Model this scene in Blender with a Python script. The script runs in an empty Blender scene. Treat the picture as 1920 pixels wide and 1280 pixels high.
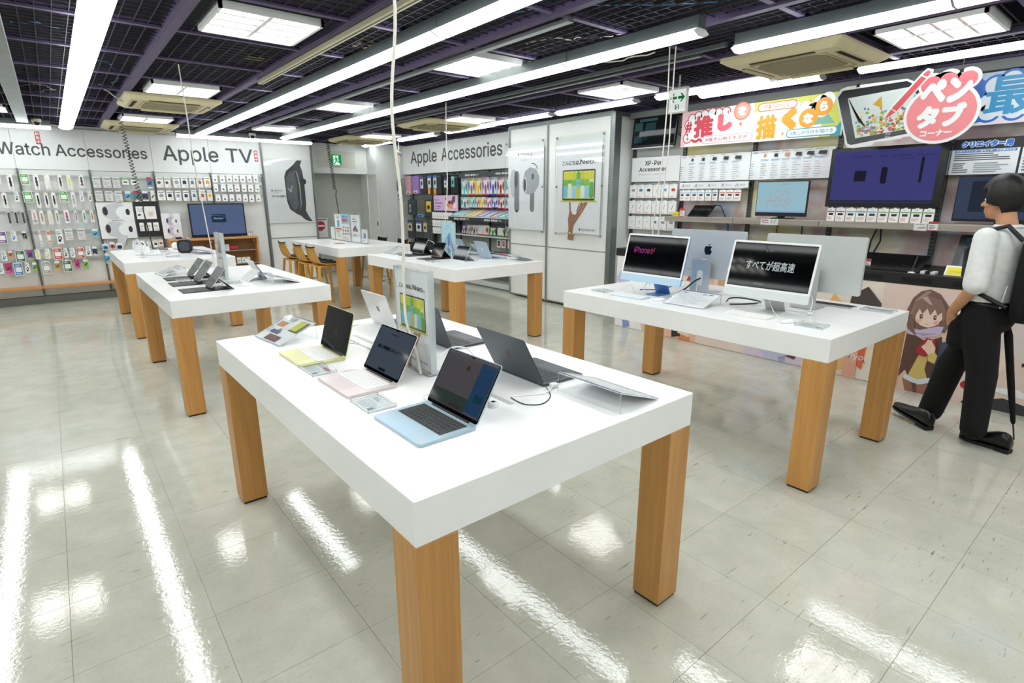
import bpy, math, random
from mathutils import Vector, Matrix
sc = bpy.context.scene
C = sc.collection
R = random.Random(11)
PI = math.pi

# ---------------------------------------------------------------- camera
def look(yaw, pitch, roll):
    f = Vector((math.sin(yaw)*math.cos(pitch), math.cos(yaw)*math.cos(pitch), -math.sin(pitch)))
    r = Vector((math.cos(yaw), -math.sin(yaw), 0)); u = r.cross(f)
    r2 = math.cos(roll)*r + math.sin(roll)*u; u2 = -math.sin(roll)*r + math.cos(roll)*u
    return Matrix((r2, u2, -f)).transposed().to_4x4()
cam = bpy.data.objects.new('camera', bpy.data.cameras.new('camera'))
C.objects.link(cam)
cam.matrix_world = Matrix.Translation((0, 0, 1.6178)) @ look(math.radians(39.285), math.radians(14.699), math.radians(-0.081))
cam.data.sensor_width = 36; cam.data.lens = 19.264; cam.data.clip_start = 0.05; cam.data.clip_end = 60
sc.camera = cam
# ---------------------------------------------------------------- world, light levels, exposure
w = bpy.data.worlds.new('world'); sc.world = w; w.use_nodes = True
w.node_tree.nodes['Background'].inputs[0].default_value = (0.8, 0.85, 0.9, 1)
w.node_tree.nodes['Background'].inputs[1].default_value = 0.02
L_TROFFER = 10.3      # square recessed lights
L_BATTEN = 10.3       # long batten lights
sc.view_settings.view_transform = 'Standard'; sc.view_settings.look = 'None'
sc.view_settings.exposure = 0.0; sc.view_settings.gamma = 1.0; sc.view_settings.use_curve_mapping = False
sc.cycles.use_denoising = True
sc.cycles.max_bounces = 8; sc.cycles.transparent_max_bounces = 16; sc.cycles.caustics_reflective = False; sc.cycles.caustics_refractive = False
sc.cycles.sample_clamp_indirect = 6.0

# ---------------------------------------------------------------- materials
def lin(h):
    out = []
    for i in (0, 2, 4):
        c = int(h[i:i+2], 16)/255
        out.append(c/12.92 if c <= .04045 else ((c+.055)/1.055)**2.4)
    return (*out, 1)
MATS = {}
def K(h, rough=.5, metal=0, spec=.5, emit=0, coat=0):
    key = (h, rough, metal, spec, emit, coat)
    if key in MATS: return MATS[key]
    m = bpy.data.materials.new('paint_'+h); m.use_nodes = True
    b = m.node_tree.nodes['Principled BSDF']
    b.inputs['Base Color'].default_value = lin(h); b.inputs['Roughness'].default_value = rough
    b.inputs['Metallic'].default_value = metal; b.inputs['Specular IOR Level'].default_value = spec
    if coat: b.inputs['Coat Weight'].default_value = coat; b.inputs['Coat Roughness'].default_value = .05
    if emit:
        b.inputs['Emission Color'].default_value = lin(h); b.inputs['Emission Strength'].default_value = emit
    nt = m.node_tree
    if not emit and metal < .5:      # slight procedural mottling of the paint
        tx = nt.nodes.new('ShaderNodeTexNoise'); tx.inputs['Scale'].default_value = 6
        tx.inputs['Detail'].default_value = 1
        mp = nt.nodes.new('ShaderNodeMapRange'); mp.inputs[3].default_value = .96; mp.inputs[4].default_value = 1.03
        mx = nt.nodes.new('ShaderNodeMix'); mx.data_type = 'RGBA'; mx.blend_type = 'MULTIPLY'; mx.inputs[0].default_value = 1
        nt.links.new(tx.outputs[0], mp.inputs[0]); mx.inputs[6].default_value = lin(h)
        nt.links.new(mp.outputs[0], mx.inputs[7]); nt.links.new(mx.outputs[2], b.inputs['Base Color'])
    MATS[key] = m
    return m
class NT:
    def __init__(s, name):
        s.m = bpy.data.materials.new(name); s.m.use_nodes = True; s.t = s.m.node_tree
        s.b = s.t.nodes['Principled BSDF']
    def n(s, typ, **k):
        o = s.t.nodes.new('ShaderNode'+typ)
        for a, v in k.items():
            if a.startswith('i_'): o.inputs[a[2:].replace('_', ' ')].default_value = v
            else: setattr(o, a, v)
        return o
    def l(s, a, b): s.t.links.new(a, b)
    def mix(s, fac, a, b, mode='MIX'):
        o = s.n('Mix', data_type='RGBA', blend_type=mode)
        for i, v in ((0, fac), (6, a), (7, b)):
            if isinstance(v, bpy.types.NodeSocket): s.l(v, o.inputs[i])
            else: o.inputs[i].default_value = v
        return o.outputs[2]
    def rng(s, x, a, b, c, d):
        o = s.n('MapRange'); s.l(x, o.inputs[0])
        for i, v in enumerate((a, b, c, d)): o.inputs[i+1].default_value = v
        return o.outputs[0]
def m_wood(name, a, b, axis, scale=1.0, rough=.42):
    t = NT(name); co = t.n('TexCoord'); mp = t.n('Mapping'); t.l(co.outputs['Object'], mp.inputs[0])
    s = [60*scale]*3; s[axis] = 2.2*scale; mp.inputs['Scale'].default_value = s
    oi = t.n('ObjectInfo'); va = t.n('VectorMath', operation='ADD'); t.l(mp.outputs[0], va.inputs[0]); 
    sv = t.n('VectorMath', operation='SCALE'); sv.inputs[0].default_value = (7, 11, 5); t.l(oi.outputs['Random'], sv.inputs['Scale']); t.l(sv.outputs[0], va.inputs[1])
    n1 = t.n('TexNoise', i_Scale=1.0, i_Detail=4.0, i_Roughness=.6); t.l(va.outputs[0], n1.inputs[0])
    n2 = t.n('TexNoise', i_Scale=.12, i_Detail=2.0); t.l(va.outputs[0], n2.inputs[0])
    f = t.n('Math', operation='ADD'); t.l(n1.outputs[0], f.inputs[0]); t.l(n2.outputs[0], f.inputs[1])
    t.l(t.mix(t.rng(f.outputs[0], .7, 1.3, 0, 1), lin(a), lin(b)), t.b.inputs['Base Color'])
    t.b.inputs['Roughness'].default_value = rough
    return t.m
WOOD = m_wood('table_leg_wood', 'ab7840', 'c8934f', 2)
WOODX = m_wood('shelf_wood', 'b97c45', 'd19a60', 0)
STOOLW = m_wood('stool_wood', 'c08a35', 'd9a548', 2)
GREYWOOD = m_wood('grey_shelf_wood', '8f867c', 'b3aaa0', 1, .7, .55)
def m_floor():
    t = NT('vinyl_tile'); g = t.n('NewGeometry'); P = g.outputs['Position']; oi = t.n('ObjectInfo')
    n1 = t.n('TexNoise', i_Scale=5.0, i_Detail=6.0, i_Roughness=.65); t.l(P, n1.inputs[0])
    n2 = t.n('TexNoise', i_Scale=70.0, i_Detail=3.0); t.l(P, n2.inputs[0])
    c = t.mix(t.rng(n1.outputs[0], .3, .7, 0, 1), lin('b4b4a6'), lin('c3c3b7'))
    c = t.mix(t.rng(n2.outputs[0], .55, .8, 0, .35), c, lin('9c978a'))
    c = t.mix(1.0, c, t.rng(oi.outputs['Random'], 0, 1, .975, 1.02), 'MULTIPLY')
    n6 = t.n('TexNoise', i_Scale=1.7, i_Detail=3.0); t.l(P, n6.inputs[0]); wear = t.rng(n6.outputs[0], .42, .62, .25, 1)
    for ang, sc_, off in ((.5, (4, 62, 1), 3.1), (-.7, (9, 66, 1), 9.7), (1.4, (7.5, 80, 1), 5.3), (2.2, (5, 70, 1), 1.7), (-.2, (12, 60, 1), 7.7)):
        mp = t.n('Mapping'); t.l(P, mp.inputs[0]); mp.inputs['Rotation'].default_value = (0, 0, ang); mp.inputs['Scale'].default_value = sc_; mp.inputs['Location'].default_value = (off, off*2, 0)
        n3 = t.n('TexNoise', i_Scale=1.0, i_Detail=1.0); t.l(mp.outputs[0], n3.inputs[0])
        mk = t.n('Math', operation='MULTIPLY'); t.l(t.rng(n3.outputs[0], .735, .79, 0, .8), mk.inputs[0]); t.l(wear, mk.inputs[1])
        c = t.mix(mk.outputs[0], c, lin('6a6654'))
    t.l(c, t.b.inputs['Base Color'])
    n4 = t.n('TexNoise', i_Scale=3.0, i_Detail=5.0); t.l(P, n4.inputs[0])
    t.l(t.rng(n4.outputs[0], .3, .7, .02, .06), t.b.inputs['Roughness'])
    n5 = t.n('TexNoise', i_Scale=48.0, i_Detail=3.0, i_Roughness=.6); t.l(P, n5.inputs[0])
    bp = t.n('Bump', i_Strength=.085, i_Distance=.004); t.l(n5.outputs[0], bp.inputs['Height']); t.l(bp.outputs[0], t.b.inputs['Normal'])
    t.b.inputs['Specular IOR Level'].default_value = .6
    return t.m
FLOOR = m_floor()
def m_noise(name, a, b, scale=8, rough=.6, metal=0, bump=0, spec=.4):
    t = NT(name); co = t.n('TexCoord'); n1 = t.n('TexNoise', i_Scale=float(scale), i_Detail=4.0); t.l(co.outputs['Object'], n1.inputs[0])
    t.l(t.mix(t.rng(n1.outputs[0], .3, .7, 0, 1), lin(a), lin(b)), t.b.inputs['Base Color'])
    t.b.inputs['Roughness'].default_value = rough; t.b.inputs['Metallic'].default_value = metal; t.b.inputs['Specular IOR Level'].default_value = spec
    if bump:
        bp = t.n('Bump', i_Strength=bump, i_Distance=.002); t.l(n1.outputs[0], bp.inputs['Height']); t.l(bp.outputs[0], t.b.inputs['Normal'])
    return t.m
LAMINATE = m_noise('white_laminate', 'ecedec', 'f1f2f1', 3, .22, spec=.5)
WALLW = m_noise('white_wall', 'd9dcd9', 'e0e2df', 2, .5)
WALLG = m_noise('grey_green_wall', 'b3b6ae', 'bbbeb6', 2, .6)
PANELW = m_noise('white_panel', 'e2e4e1', 'e8eae8', 3, .38)
SIGNW = m_noise('sign_white', 'e0e3e4', 'e6e8e8', 3, .3)
VOID = m_noise('ceiling_void', '060509', '0d0b12', 3, .9)
GRIDP = m_noise('purple_grid', '4c4260', '564a6a', 4, .55)
MESHP = m_noise('purple_mesh', '1d1826', '272032', 4, .6)
BEIGE = m_noise('beige_plastic', 'cfc49c', 'd8cda6', 3, .45)
BEIGED = m_noise('beige_grille', '8f8766', '9a9170', 90, .7)
STEEL = m_noise('grey_steel', '7d8484', '8a9191', 5, .35, .7)
STEELD = m_noise('dark_steel', '4d5454', '575e5e', 5, .45, .5)
ALU = m_noise('silver_aluminium', 'c9cccd', 'd2d4d5', 3, .32, .75)
BLACKP = m_noise('black_plastic', '121314', '1a1b1c', 20, .4)
CLOTHB = m_noise('black_cloth', '060607', '0c0c0f', 60, .9, bump=.3)
CLOTHW = m_noise('white_shirt', 'd6d9d6', 'e2e4e2', 30, .8, bump=.25)
SKIN = m_noise('skin', 'b98562', 'c8946f', 12, .5)
HAIR = m_noise('black_hair', '0d0b0a', '1c1815', 80, .45)
LEATHER = m_noise('black_leather', '0c0c0d', '161617', 30, .25)
GREYFELT = m_noise('grey_fabric', '3f4347', '4a4e52', 60, .85, bump=.2)
def m_acrylic():
    t = NT('clear_acrylic'); nt = t.t
    tr = t.n('BsdfTransparent'); tr.inputs[0].default_value = (.985, .992, .99, 1)
    gl = t.n('BsdfGlossy'); gl.inputs['Roughness'].default_value = .03
    fr = t.n('LayerWeight', i_Blend=.5); pw = t.n('Math', operation='POWER'); pw.inputs[1].default_value = 4.0; mx = t.n('MixShader')
    t.l(fr.outputs['Facing'], pw.inputs[0]); t.l(t.rng(pw.outputs[0], 0, 1, .025, .5), mx.inputs[0]); t.l(tr.outputs[0], mx.inputs[1]); t.l(gl.outputs[0], mx.inputs[2])
    t.l(mx.outputs[0], nt.nodes['Material Output'].inputs['Surface'])
    return t.m
ACRYL = m_acrylic()
def m_edge():
    t = NT('acrylic_edge'); t.b.inputs['Base Color'].default_value = lin('c9d3d2'); t.b.inputs['Roughness'].default_value = .1; t.b.inputs['Alpha'].default_value = .55
    return t.m
AEDGE = m_edge()
def m_water():
    t = NT('watercolour_panel'); co = t.n('NewGeometry'); n1 = t.n('TexNoise', i_Scale=1.6, i_Detail=3.0); t.l(co.outputs['Position'], n1.inputs[0])
    cr = t.n('ValToRGB'); t.l(n1.outputs[0], cr.inputs[0]); e = cr.color_ramp.elements
    e[0].position = .3; e[0].color = lin('eadb7c'); e[1].position = .75; e[1].color = lin('9fb6cf')
    for p, c in ((.42, 'efe8c4'), (.5, 'efeade'), (.57, 'd9b9b6'), (.64, 'cfd3da')):
        k = e.new(p); k.color = lin(c)
    t.l(cr.outputs[0], t.b.inputs['Base Color']); t.b.inputs['Roughness'].default_value = .6
    return t.m
WATER = m_water()
def emit(name, col, st, gloss=False):
    t = NT(name); t.b.inputs['Base Color'].default_value = lin('f4f4f4'); t.b.inputs['Emission Color'].default_value = col; t.b.inputs['Emission Strength'].default_value = st
    return t.m
TROF = emit('troffer_diffuser', (1.0, .985, .955, 1), L_TROFFER)
BATT = emit('batten_diffuser', (.95, 1.0, 1.0, 1), L_BATTEN)
GLASSB = K('050607', .05, 0, .18)
def screen(h, st): 
    key = ('scr', h, st)
    if key not in MATS:
        t = NT('screen_'+h); t.b.inputs['Base Color'].default_value = (.004, .004, .005, 1); t.b.inputs['Roughness'].default_value = .06; t.b.inputs['Specular IOR Level'].default_value = .16
        t.b.inputs['Emission Color'].default_value = lin(h); t.b.inputs['Emission Strength'].default_value = st; MATS[key] = t.m
    return MATS[key]

# ---------------------------------------------------------------- mesh building
class MB:
    def __init__(s, M=None): s.v = []; s.f = []; s.mi = []; s.sm = []; s.mats = []; s.M = M or Matrix()
    def add(s, vs, fs, mat, smooth=False):
        if mat not in s.mats: s.mats.append(mat)
        k = s.mats.index(mat); n = len(s.v)
        s.v += [tuple(s.M @ Vector(p)) for p in vs]
        for f in fs: s.f.append([n+i for i in f]); s.mi.append(k); s.sm.append(smooth)
        return s
    def box(s, x0, x1, y0, y1, z0, z1, mat, ch=0):
        if x0 > x1: x0, x1 = x1, x0
        if y0 > y1: y0, y1 = y1, y0
        if z0 > z1: z0, z1 = z1, z0
        if ch <= 0:
            v = [(x, y, z) for z in (z0, z1) for y in (y0, y1) for x in (x0, x1)]
            return s.add(v, [(0, 2, 3, 1), (4, 5, 7, 6), (0, 1, 5, 4), (2, 6, 7, 3), (0, 4, 6, 2), (1, 3, 7, 5)], mat)
        ch = min(ch, (x1-x0)*.45, (y1-y0)*.45, (z1-z0)*.45)
        c = ((x0+x1)/2, (y0+y1)/2, (z0+z1)/2); h = ((x1-x0)/2, (y1-y0)/2, (z1-z0)/2)
        v = []; idx = {}
        for sx in (-1, 1):
            for sy in (-1, 1):
                for sz in (-1, 1):
                    sg = (sx, sy, sz)
                    for a in range(3):
                        idx[(sg, a)] = len(v)
                        v.append(tuple(c[i]+sg[i]*(h[i] - (0 if i == a else ch)) for i in range(3)))
        fs = []
        for a in range(3):
            b, d = (a+1) % 3, (a+2) % 3
            for q in (-1, 1):
                ring = []
                for sb, sd in ((-1, -1), (1, -1), (1, 1), (-1, 1)):
                    sg = [0, 0, 0]; sg[a] = q; sg[b] = sb; sg[d] = sd; ring.append(idx[(tuple(sg), a)])
                fs.append(ring if q > 0 else ring[::-1])
        for a in range(3):
            b, d = (a+1) % 3, (a+2) % 3
            for sb in (-1, 1):
                for sd in (-1, 1):
                    g0 = [0]*3; g1 = [0]*3; g0[a] = -1; g1[a] = 1; g0[b] = g1[b] = sb; g0[d] = g1[d] = sd
                    r = [idx[(tuple(g0), b)], idx[(tuple(g1), b)], idx[(tuple(g1), d)], idx[(tuple(g0), d)]]
                    fs.append(r if sb*sd < 0 else r[::-1])
        for sx in (-1, 1):
            for sy in (-1, 1):
                for sz in (-1, 1):
                    sg = (sx, sy, sz); r = [idx[(sg, 0)], idx[(sg, 1)], idx[(sg, 2)]]
                    fs.append(r if sx*sy*sz > 0 else r[::-1])
        return s.add(v, fs, mat)
    def prism(s, poly, z0, z1, mat, smooth=False):       # polygon in local xy, extruded along local z
        n = len(poly); v = [(x, y, z0) for x, y in poly]+[(x, y, z1) for x, y in poly]
        s.add(v, [list(range(n))[::-1], list(range(n, 2*n))], mat)
        return s.add(v, [(i, (i+1) % n, n+(i+1) % n, n+i) for i in range(n)], mat, smooth)
    def flat(s, poly, z, mat):
        return s.add([(x, y, z) for x, y in poly], [list(range(len(poly)))], mat)
    def tube(s, pts, r, mat, n=6, caps=True):
        P = [Vector(p) for p in pts]; m = len(P); v = []; up = None
        for i in range(m):
            d = (P[min(i+1, m-1)]-P[max(i-1, 0)]).normalized()
            if up is None: up = Vector((0, 0, 1)) if abs(d.z) < .9 else Vector((1, 0, 0))
            a = d.cross(up)
            if a.length < 1e-6: a = d.cross(Vector((0, 1, 0)))
            a.normalize(); b = a.cross(d).normalized(); up = b
            rr = r[i] if isinstance(r, (list, tuple)) else r
            v += [tuple(P[i]+rr*(math.cos(2*PI*k/n)*a+math.sin(2*PI*k/n)*b)) for k in range(n)]
        fs = [(i*n+k, (i+1)*n+k, (i+1)*n+(k+1) % n, i*n+(k+1) % n) for i in range(m-1) for k in range(n)]
        s.add(v, fs, mat, True)
        if caps: s.add(v, [list(range(n)), list(range((m-1)*n, m*n))[::-1]], mat)
        return s
    def lathe(s, prof, c, mat, n=16, smooth=True):       # prof of (radius, height) about local z through c
        v = [(c[0]+r*math.cos(2*PI*k/n), c[1]+r*math.sin(2*PI*k/n), c[2]+z) for r, z in prof for k in range(n)]
        fs = [(i*n+k, i*n+(k+1) % n, (i+1)*n+(k+1) % n, (i+1)*n+k) for i in range(len(prof)-1) for k in range(n)]
        s.add(v, fs, mat, smooth)
        return s.add(v, [list(range(n))[::-1], list(range((len(prof)-1)*n, len(prof)*n))], mat)
    def build(s, name, parent=None, stuff=False):
        me = bpy.data.meshes.new(name); me.from_pydata(s.v, [], s.f)
        for m in s.mats: me.materials.append(m)
        me.polygons.foreach_set('material_index', s.mi); me.polygons.foreach_set('use_smooth', s.sm); me.update()
        return link(name, me, parent, stuff)
def link(name, me, parent=None, stuff=False):
    o = bpy.data.objects.new(name, me); C.objects.link(o)
    if parent is not None: o.parent = parent
    if stuff: o['kind'] = 'stuff'
    return o
def tag(o, label, cat, group=None):
    o['label'] = label; o['category'] = cat
    if group: o['group'] = group
    return o
def thing(name, label, cat, loc=(0, 0, 0), rz=0, group=None):
    o = bpy.data.objects.new(name, None); C.objects.link(o); o.empty_display_size = .05
    o.location = loc; o.rotation_euler = (0, 0, rz)
    return tag(o, label, cat, group)
def struct(o): o['kind'] = 'structure'; return o
ORD = ['first', 'second', 'third', 'fourth', 'fifth', 'sixth', 'seventh', 'eighth', 'ninth', 'tenth', 'eleventh', 'twelfth', 'thirteenth', 'fourteenth', 'fifteenth']
def frame(O, U, V, W):
    M = Matrix((Vector(U), Vector(V), Vector(W))).transposed().to_4x4(); M.translation = Vector(O); return M
def FB(x, y, z): return frame((x, y, z), (1, 0, 0), (0, 0, 1), (0, -1, 0))      # faces -y (back wall)
def FR(x, y, z): return frame((x, y, z), (0, -1, 0), (0, 0, 1), (-1, 0, 0))     # faces -x (right wall)
def FT(x, y, z, rz=0): return Matrix.Translation((x, y, z)) @ Matrix.Rotation(rz, 4, 'Z')  # lies face up
def rr(w, h, r, seg=4, cx=None, cy=None):
    cx = w/2 if cx is None else cx; cy = h/2 if cy is None else cy; out = []
    for qx, qy, a in ((1, 1, 0), (-1, 1, 90), (-1, -1, 180), (1, -1, 270)):
        for i in range(seg+1):
            t = math.radians(a+90*i/seg); out.append((cx+qx*(w/2-r)+r*math.cos(t), cy+qy*(h/2-r)+r*math.sin(t)))
    return out
def ell(cx, cy, rx, ry, n=20, a0=0, a1=360):
    return [(cx+rx*math.cos(math.radians(a0+(a1-a0)*i/n)), cy+ry*math.sin(math.radians(a0+(a1-a0)*i/n))) for i in range(n if a1-a0 >= 360 else n+1)]
TXT = {}
def bundled(n):      # fonts that ship inside Blender itself
    try: return bpy.data.fonts.load(bpy.utils.system_resource('DATAFILES', path='fonts')+'/'+n)
    except Exception: return None
FONT, FONTJ = bundled('Inter.woff2'), bundled('Noto Sans CJK Regular.woff2')
def glyphs(s):
    key = s
    if key not in TXT:
        cu = bpy.data.curves.new('t', 'FONT'); cu.body = s; cu.size = 1; cu.resolution_u = 3; cu.fill_mode = 'FRONT'
        f_ = FONT if s.isascii() else FONTJ
        if f_: cu.font = f_
        o = bpy.data.objects.new('t', cu); me = bpy.data.meshes.new_from_object(o)
        vs = [tuple(v.co) for v in me.vertices]; fs = [tuple(p.vertices) for p in me.polygons]
        bpy.data.meshes.remove(me); bpy.data.objects.remove(o); bpy.data.curves.remove(cu)
        xs = [v[0] for v in vs] or [0, 1]; ys = [v[1] for v in vs] or [0, 1]
        TXT[key] = (vs, fs, min(xs), max(xs), min(ys), max(ys))
    return TXT[key]
def put_text(mb, s, u0, v0, u1, v1, z, mat, bold=0.0, shear=0):
    """lettering fitted to a rectangle of the current frame; u1 None keeps the aspect"""
    vs, fs, a, b, c, d = glyphs(s)
    if not fs: return mb
    bold = max(0, bold)
    a, b, c, d = a-bold, b+bold, c-bold, d+bold
    sy = (v1-v0)/(d-c); sx = sy if u1 is None else (u1-u0)/(b-a)
    offs = [(0, 0)]      # heavier weight: the same strokes laid around the outline
    if bold >= .004: offs += [(bold*math.cos(2*PI*(q+.5)/8), bold*math.sin(2*PI*(q+.5)/8)) for q in range(8)]
    if bold >= .03: offs += [(bold*.5*math.cos(2*PI*q/6), bold*.5*math.sin(2*PI*q/6)) for q in range(6)]
    for q, (dx, dy) in enumerate(offs):
        mb.add([(u0+(x+dx-a)*sx+shear*(y-c)*sy, v0+(y+dy-c)*sy, z+q*2e-5) for x, y, _ in vs], fs, mat)
    return mb
APPLE = [(.50, .74), (.56, .77), (.64, .80), (.72, .80), (.80, .77), (.86, .71), (.78, .65), (.74, .56), (.75, .46), (.80, .38), (.88, .33), (.84, .23), (.77, .11), (.70, .03), (.63, .01), (.56, .04), (.50, .05), (.43, .04), (.36, .01), (.29, .04), (.21, .14), (.15, .28), (.12, .43), (.13, .58), (.18, .70), (.26, .78), (.35, .80), (.43, .77)]
LEAF = [(.50, .83), (.51, .90), (.56, .97), (.66, 1.01), (.66, .94), (.61, .87)]
def logo(mb, u, v, h, z, mat):
    for p in (APPLE, LEAF): mb.flat([(u+(x-.5)*h, v+y*h) for x, y in p], z, mat)
    return mb
STEP = .0005
def art(mb, w, h, items, z=0, rough=.45, em=0):
    """flat print: coloured shapes in 0..1 of a w x h sheet, each layer a hair above the last"""
    for it in items:
        z += STEP; k = it[0]
        m = K(it[-1], rough) if not em else screen(it[-1], em)
        if k == 'r': mb.flat([(it[1]*w, it[2]*h), (it[3]*w, it[2]*h), (it[3]*w, it[4]*h), (it[1]*w, it[4]*h)], z, m)
        elif k == 'e': mb.flat(ell(it[1]*w, it[2]*h, it[3]*w, it[4]*h, 16), z, m)
        elif k == 'p': mb.flat([(x*w, y*h) for x, y in it[1]], z, m)
        elif k == 'o': mb.flat(rr((it[3]-it[1])*w, (it[4]-it[2])*h, it[5]*min((it[3]-it[1])*w, (it[4]-it[2])*h), 4, (it[1]+it[3])/2*w, (it[2]+it[4])/2*h), z, m)
        elif k == 't': put_text(mb, it[1], it[2]*w, it[3]*h, None if it[4] is None else it[4]*w, it[5]*h, z, m, it[6])
        elif k == 'l': logo(mb, it[1]*w, it[2]*h, it[3]*h, z, m)
        elif k == 'n':                    # lines of small print
            u0, v0, u1, v1, rows = it[1:6]
            for i in range(rows):
                vv = v1-(i+.25)*(v1-v0)/rows; uu = u0+(u1-u0)*(.55+.45*R.random()); hh = (v1-v0)/rows*.45
                mb.flat([(u0*w, (vv-hh)*h), (uu*w, (vv-hh)*h), (uu*w, vv*h), (u0*w, vv*h)], z, m)
    return mb
# ================================================================ the setting
X0, X1, Y0, Y1, ZC, ZV = -3.7, 6.45, -3.4, 12.3, 2.72, 3.3
mb = MB(); mb.box(X0, X1, Y0, Y1, -.08, -.0045, K('8d897c', .5)); floor = struct(mb.build('floor'))
TS, TX, TY = .45, 1.1475, 1.283
mb = MB(); mb.box(.0007, TS-.0007, .0007, TS-.0007, -.0044, 0, FLOOR); tile_me = mb.build('tile', floor); tile_me.hide_render = False
tiles = []
i0 = math.floor((X0-TX)/TS); j0 = math.floor((Y0-TY)/TS)
cells = [(TX+i*TS, TY+j*TS) for i in range(i0, i0+24) for j in range(j0, j0+37)]
cells = [(x, y) for x, y in cells if x > X0-.01 and x+TS < 6.5 and y > Y0-.01 and y+TS < Y1+.2]
def seen(x, y):
    v = cam.matrix_world.inverted() @ Vector((x+.22, y+.22, 0)); return v.z < -.3 and abs(v.x/v.z) < 1.05 and abs(v.y/v.z) < .72
near = sorted([c for c in cells if seen(*c)], key=lambda c: c[0]**2+c[1]**2)[:300]
ns = set(near); rest = MB()
for n, (x, y) in enumerate(near):
    o = tile_me if n == 0 else tile_me.copy()
    if n: C.objects.link(o)
    o.location = (x, y, 0)
for x, y in cells:
    if (x, y) not in ns: rest.box(x+.0007, x+TS-.0007, y+.0007, y+TS-.0007, -.0044, 0, FLOOR)
rest.build('tile', floor, True)
def wall(name, *b, mat=WALLW):
    m = MB(); m.box(*b, mat); return struct(m.build(name))
wall('wall_left', X0-.1, X0, Y0, Y1, 0, ZC)
wall('wall_behind', X0-.1, X1+.1, Y0-.1, Y0, 0, ZC)
wall('wall_right', 6.37, X1+.1, Y0, 11.36, 0, ZC)
wall('wall_back', X0-.1, 4.2, 11.48, 12.3, 0, ZC)
m = MB(); m.box(4.2, 5.54, 12.2, 12.3, 0, ZC, WALLG); struct(m.build('wall_recess'))
m = MB(); m.box(4.2, 5.54, 11.8, 12.2, 2.12, ZC, WALLW, .006); struct(m.build('trim_lintel'))
m = MB(); m.box(5.54, 6.6, 11.36, 12.3, 0, ZC, WALLW); struct(m.build('wall_pillar'))
for n, (p, q) in zip(('left', 'back', 'right', 'front'), (((X0-.1, X0), (Y0, Y1)), ((X0, X1), (Y1, Y1+.1)), ((X1, X1+.1), (Y0, Y1)), ((X0, X1), (Y0-.1, Y0)))):
    m = MB(); m.box(*p, *q, ZC-.005, ZV+.1, VOID); struct(m.build('wall_above_'+n))
# door beside the pillar, with frame and recessed pull
m = MB(FR(5.54, 11.79, 0)); m.box(0, .44, .02, 2.1, 0, .012, PANELW); door = struct(m.build('door_1'))
m = MB(FR(5.54, 11.79, 0)); m.box(-.02, 0, .02, 2.13, 0, .03, WALLW); m.box(.44, .47, .02, 2.13, 0, .03, WALLW); m.box(0, .44, 2.1, 2.13, 0, .03, WALLW); m.build('door_frame', door)
m = MB(FR(5.54, 11.79, 0)); m.prism(rr(.035, .09, .012, 3, .375, 1.07), .01, .018, K('3a352c', .3, .8)); m.build('door_handle', door)

# ---------------------------------------------------------------- open grid ceiling
m = MB(); m.box(X0-.1, X1+.1, Y0-.1, Y1+.1, ZV, ZV+.08, VOID); ceil = struct(m.build('ceiling'))
RX = [-.09+.911*k for k in range(-4, 8)]; RY = [2.79+.9485*k for k in range(-7, 11)]
def copies(src, places):
    for n, p in enumerate(places):
        o = src if n == 0 else src.copy()
        if n: C.objects.link(o)
        o.location = p
m = MB(); m.box(-.043, .043, Y0, Y1-.1, ZC, ZC+.05, GRIDP); m.box(-.028, .028, Y0, Y1-.1, ZC-.004, ZC, GRIDP)
copies(m.build('ceiling_runner', ceil), [(x, 0, 0) for x in RX])
m = MB(); m.box(X0, X1, -.02, .02, ZC+.004, ZC+.045, GRIDP)
copies(m.build('ceiling_cross_bar', ceil), [(0, y, 0) for y in RY])
mw, mh = .911-.086, .9485-.04
m = MB(); ww = .0022
for k in range(1, 10): m.box(-mw/2+mw*k/10-ww, -mw/2+mw*k/10+ww, -mh/2, mh/2, .012, .019, MESHP)
for k in range(0, 11): m.box(-mw/2, mw/2, -mh/2+mh*k/10-ww, -mh/2+mh*k/10+ww, .019, .026, MESHP)
cells_ok = []; cells_t = []
for i in range(len(RX)-1):
    for j in range(len(RY)-1):
        c = ((RX[i]+RX[i+1])/2, (RY[j]+RY[j+1])/2, ZC)
        (cells_t if (i in (3, 5, 7, 9, 1) and (j-2) % 3 == 0) else cells_ok).append(c)
copies(m.build('ceiling_mesh_panel', ceil), cells_ok)
m = MB()
for k in (1, 9): m.box(-mw/2+mw*k/10-ww, -mw/2+mw*k/10+ww, -mh/2, mh/2, .012, .019, MESHP)
for k in (0, 1, 9, 10): m.box(-mw/2, mw/2, -mh/2+mh*k/10-ww, -mh/2+mh*k/10+ww, .019, .026, MESHP)
copies(m.build('ceiling_mesh_border', ceil), cells_t)
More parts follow.
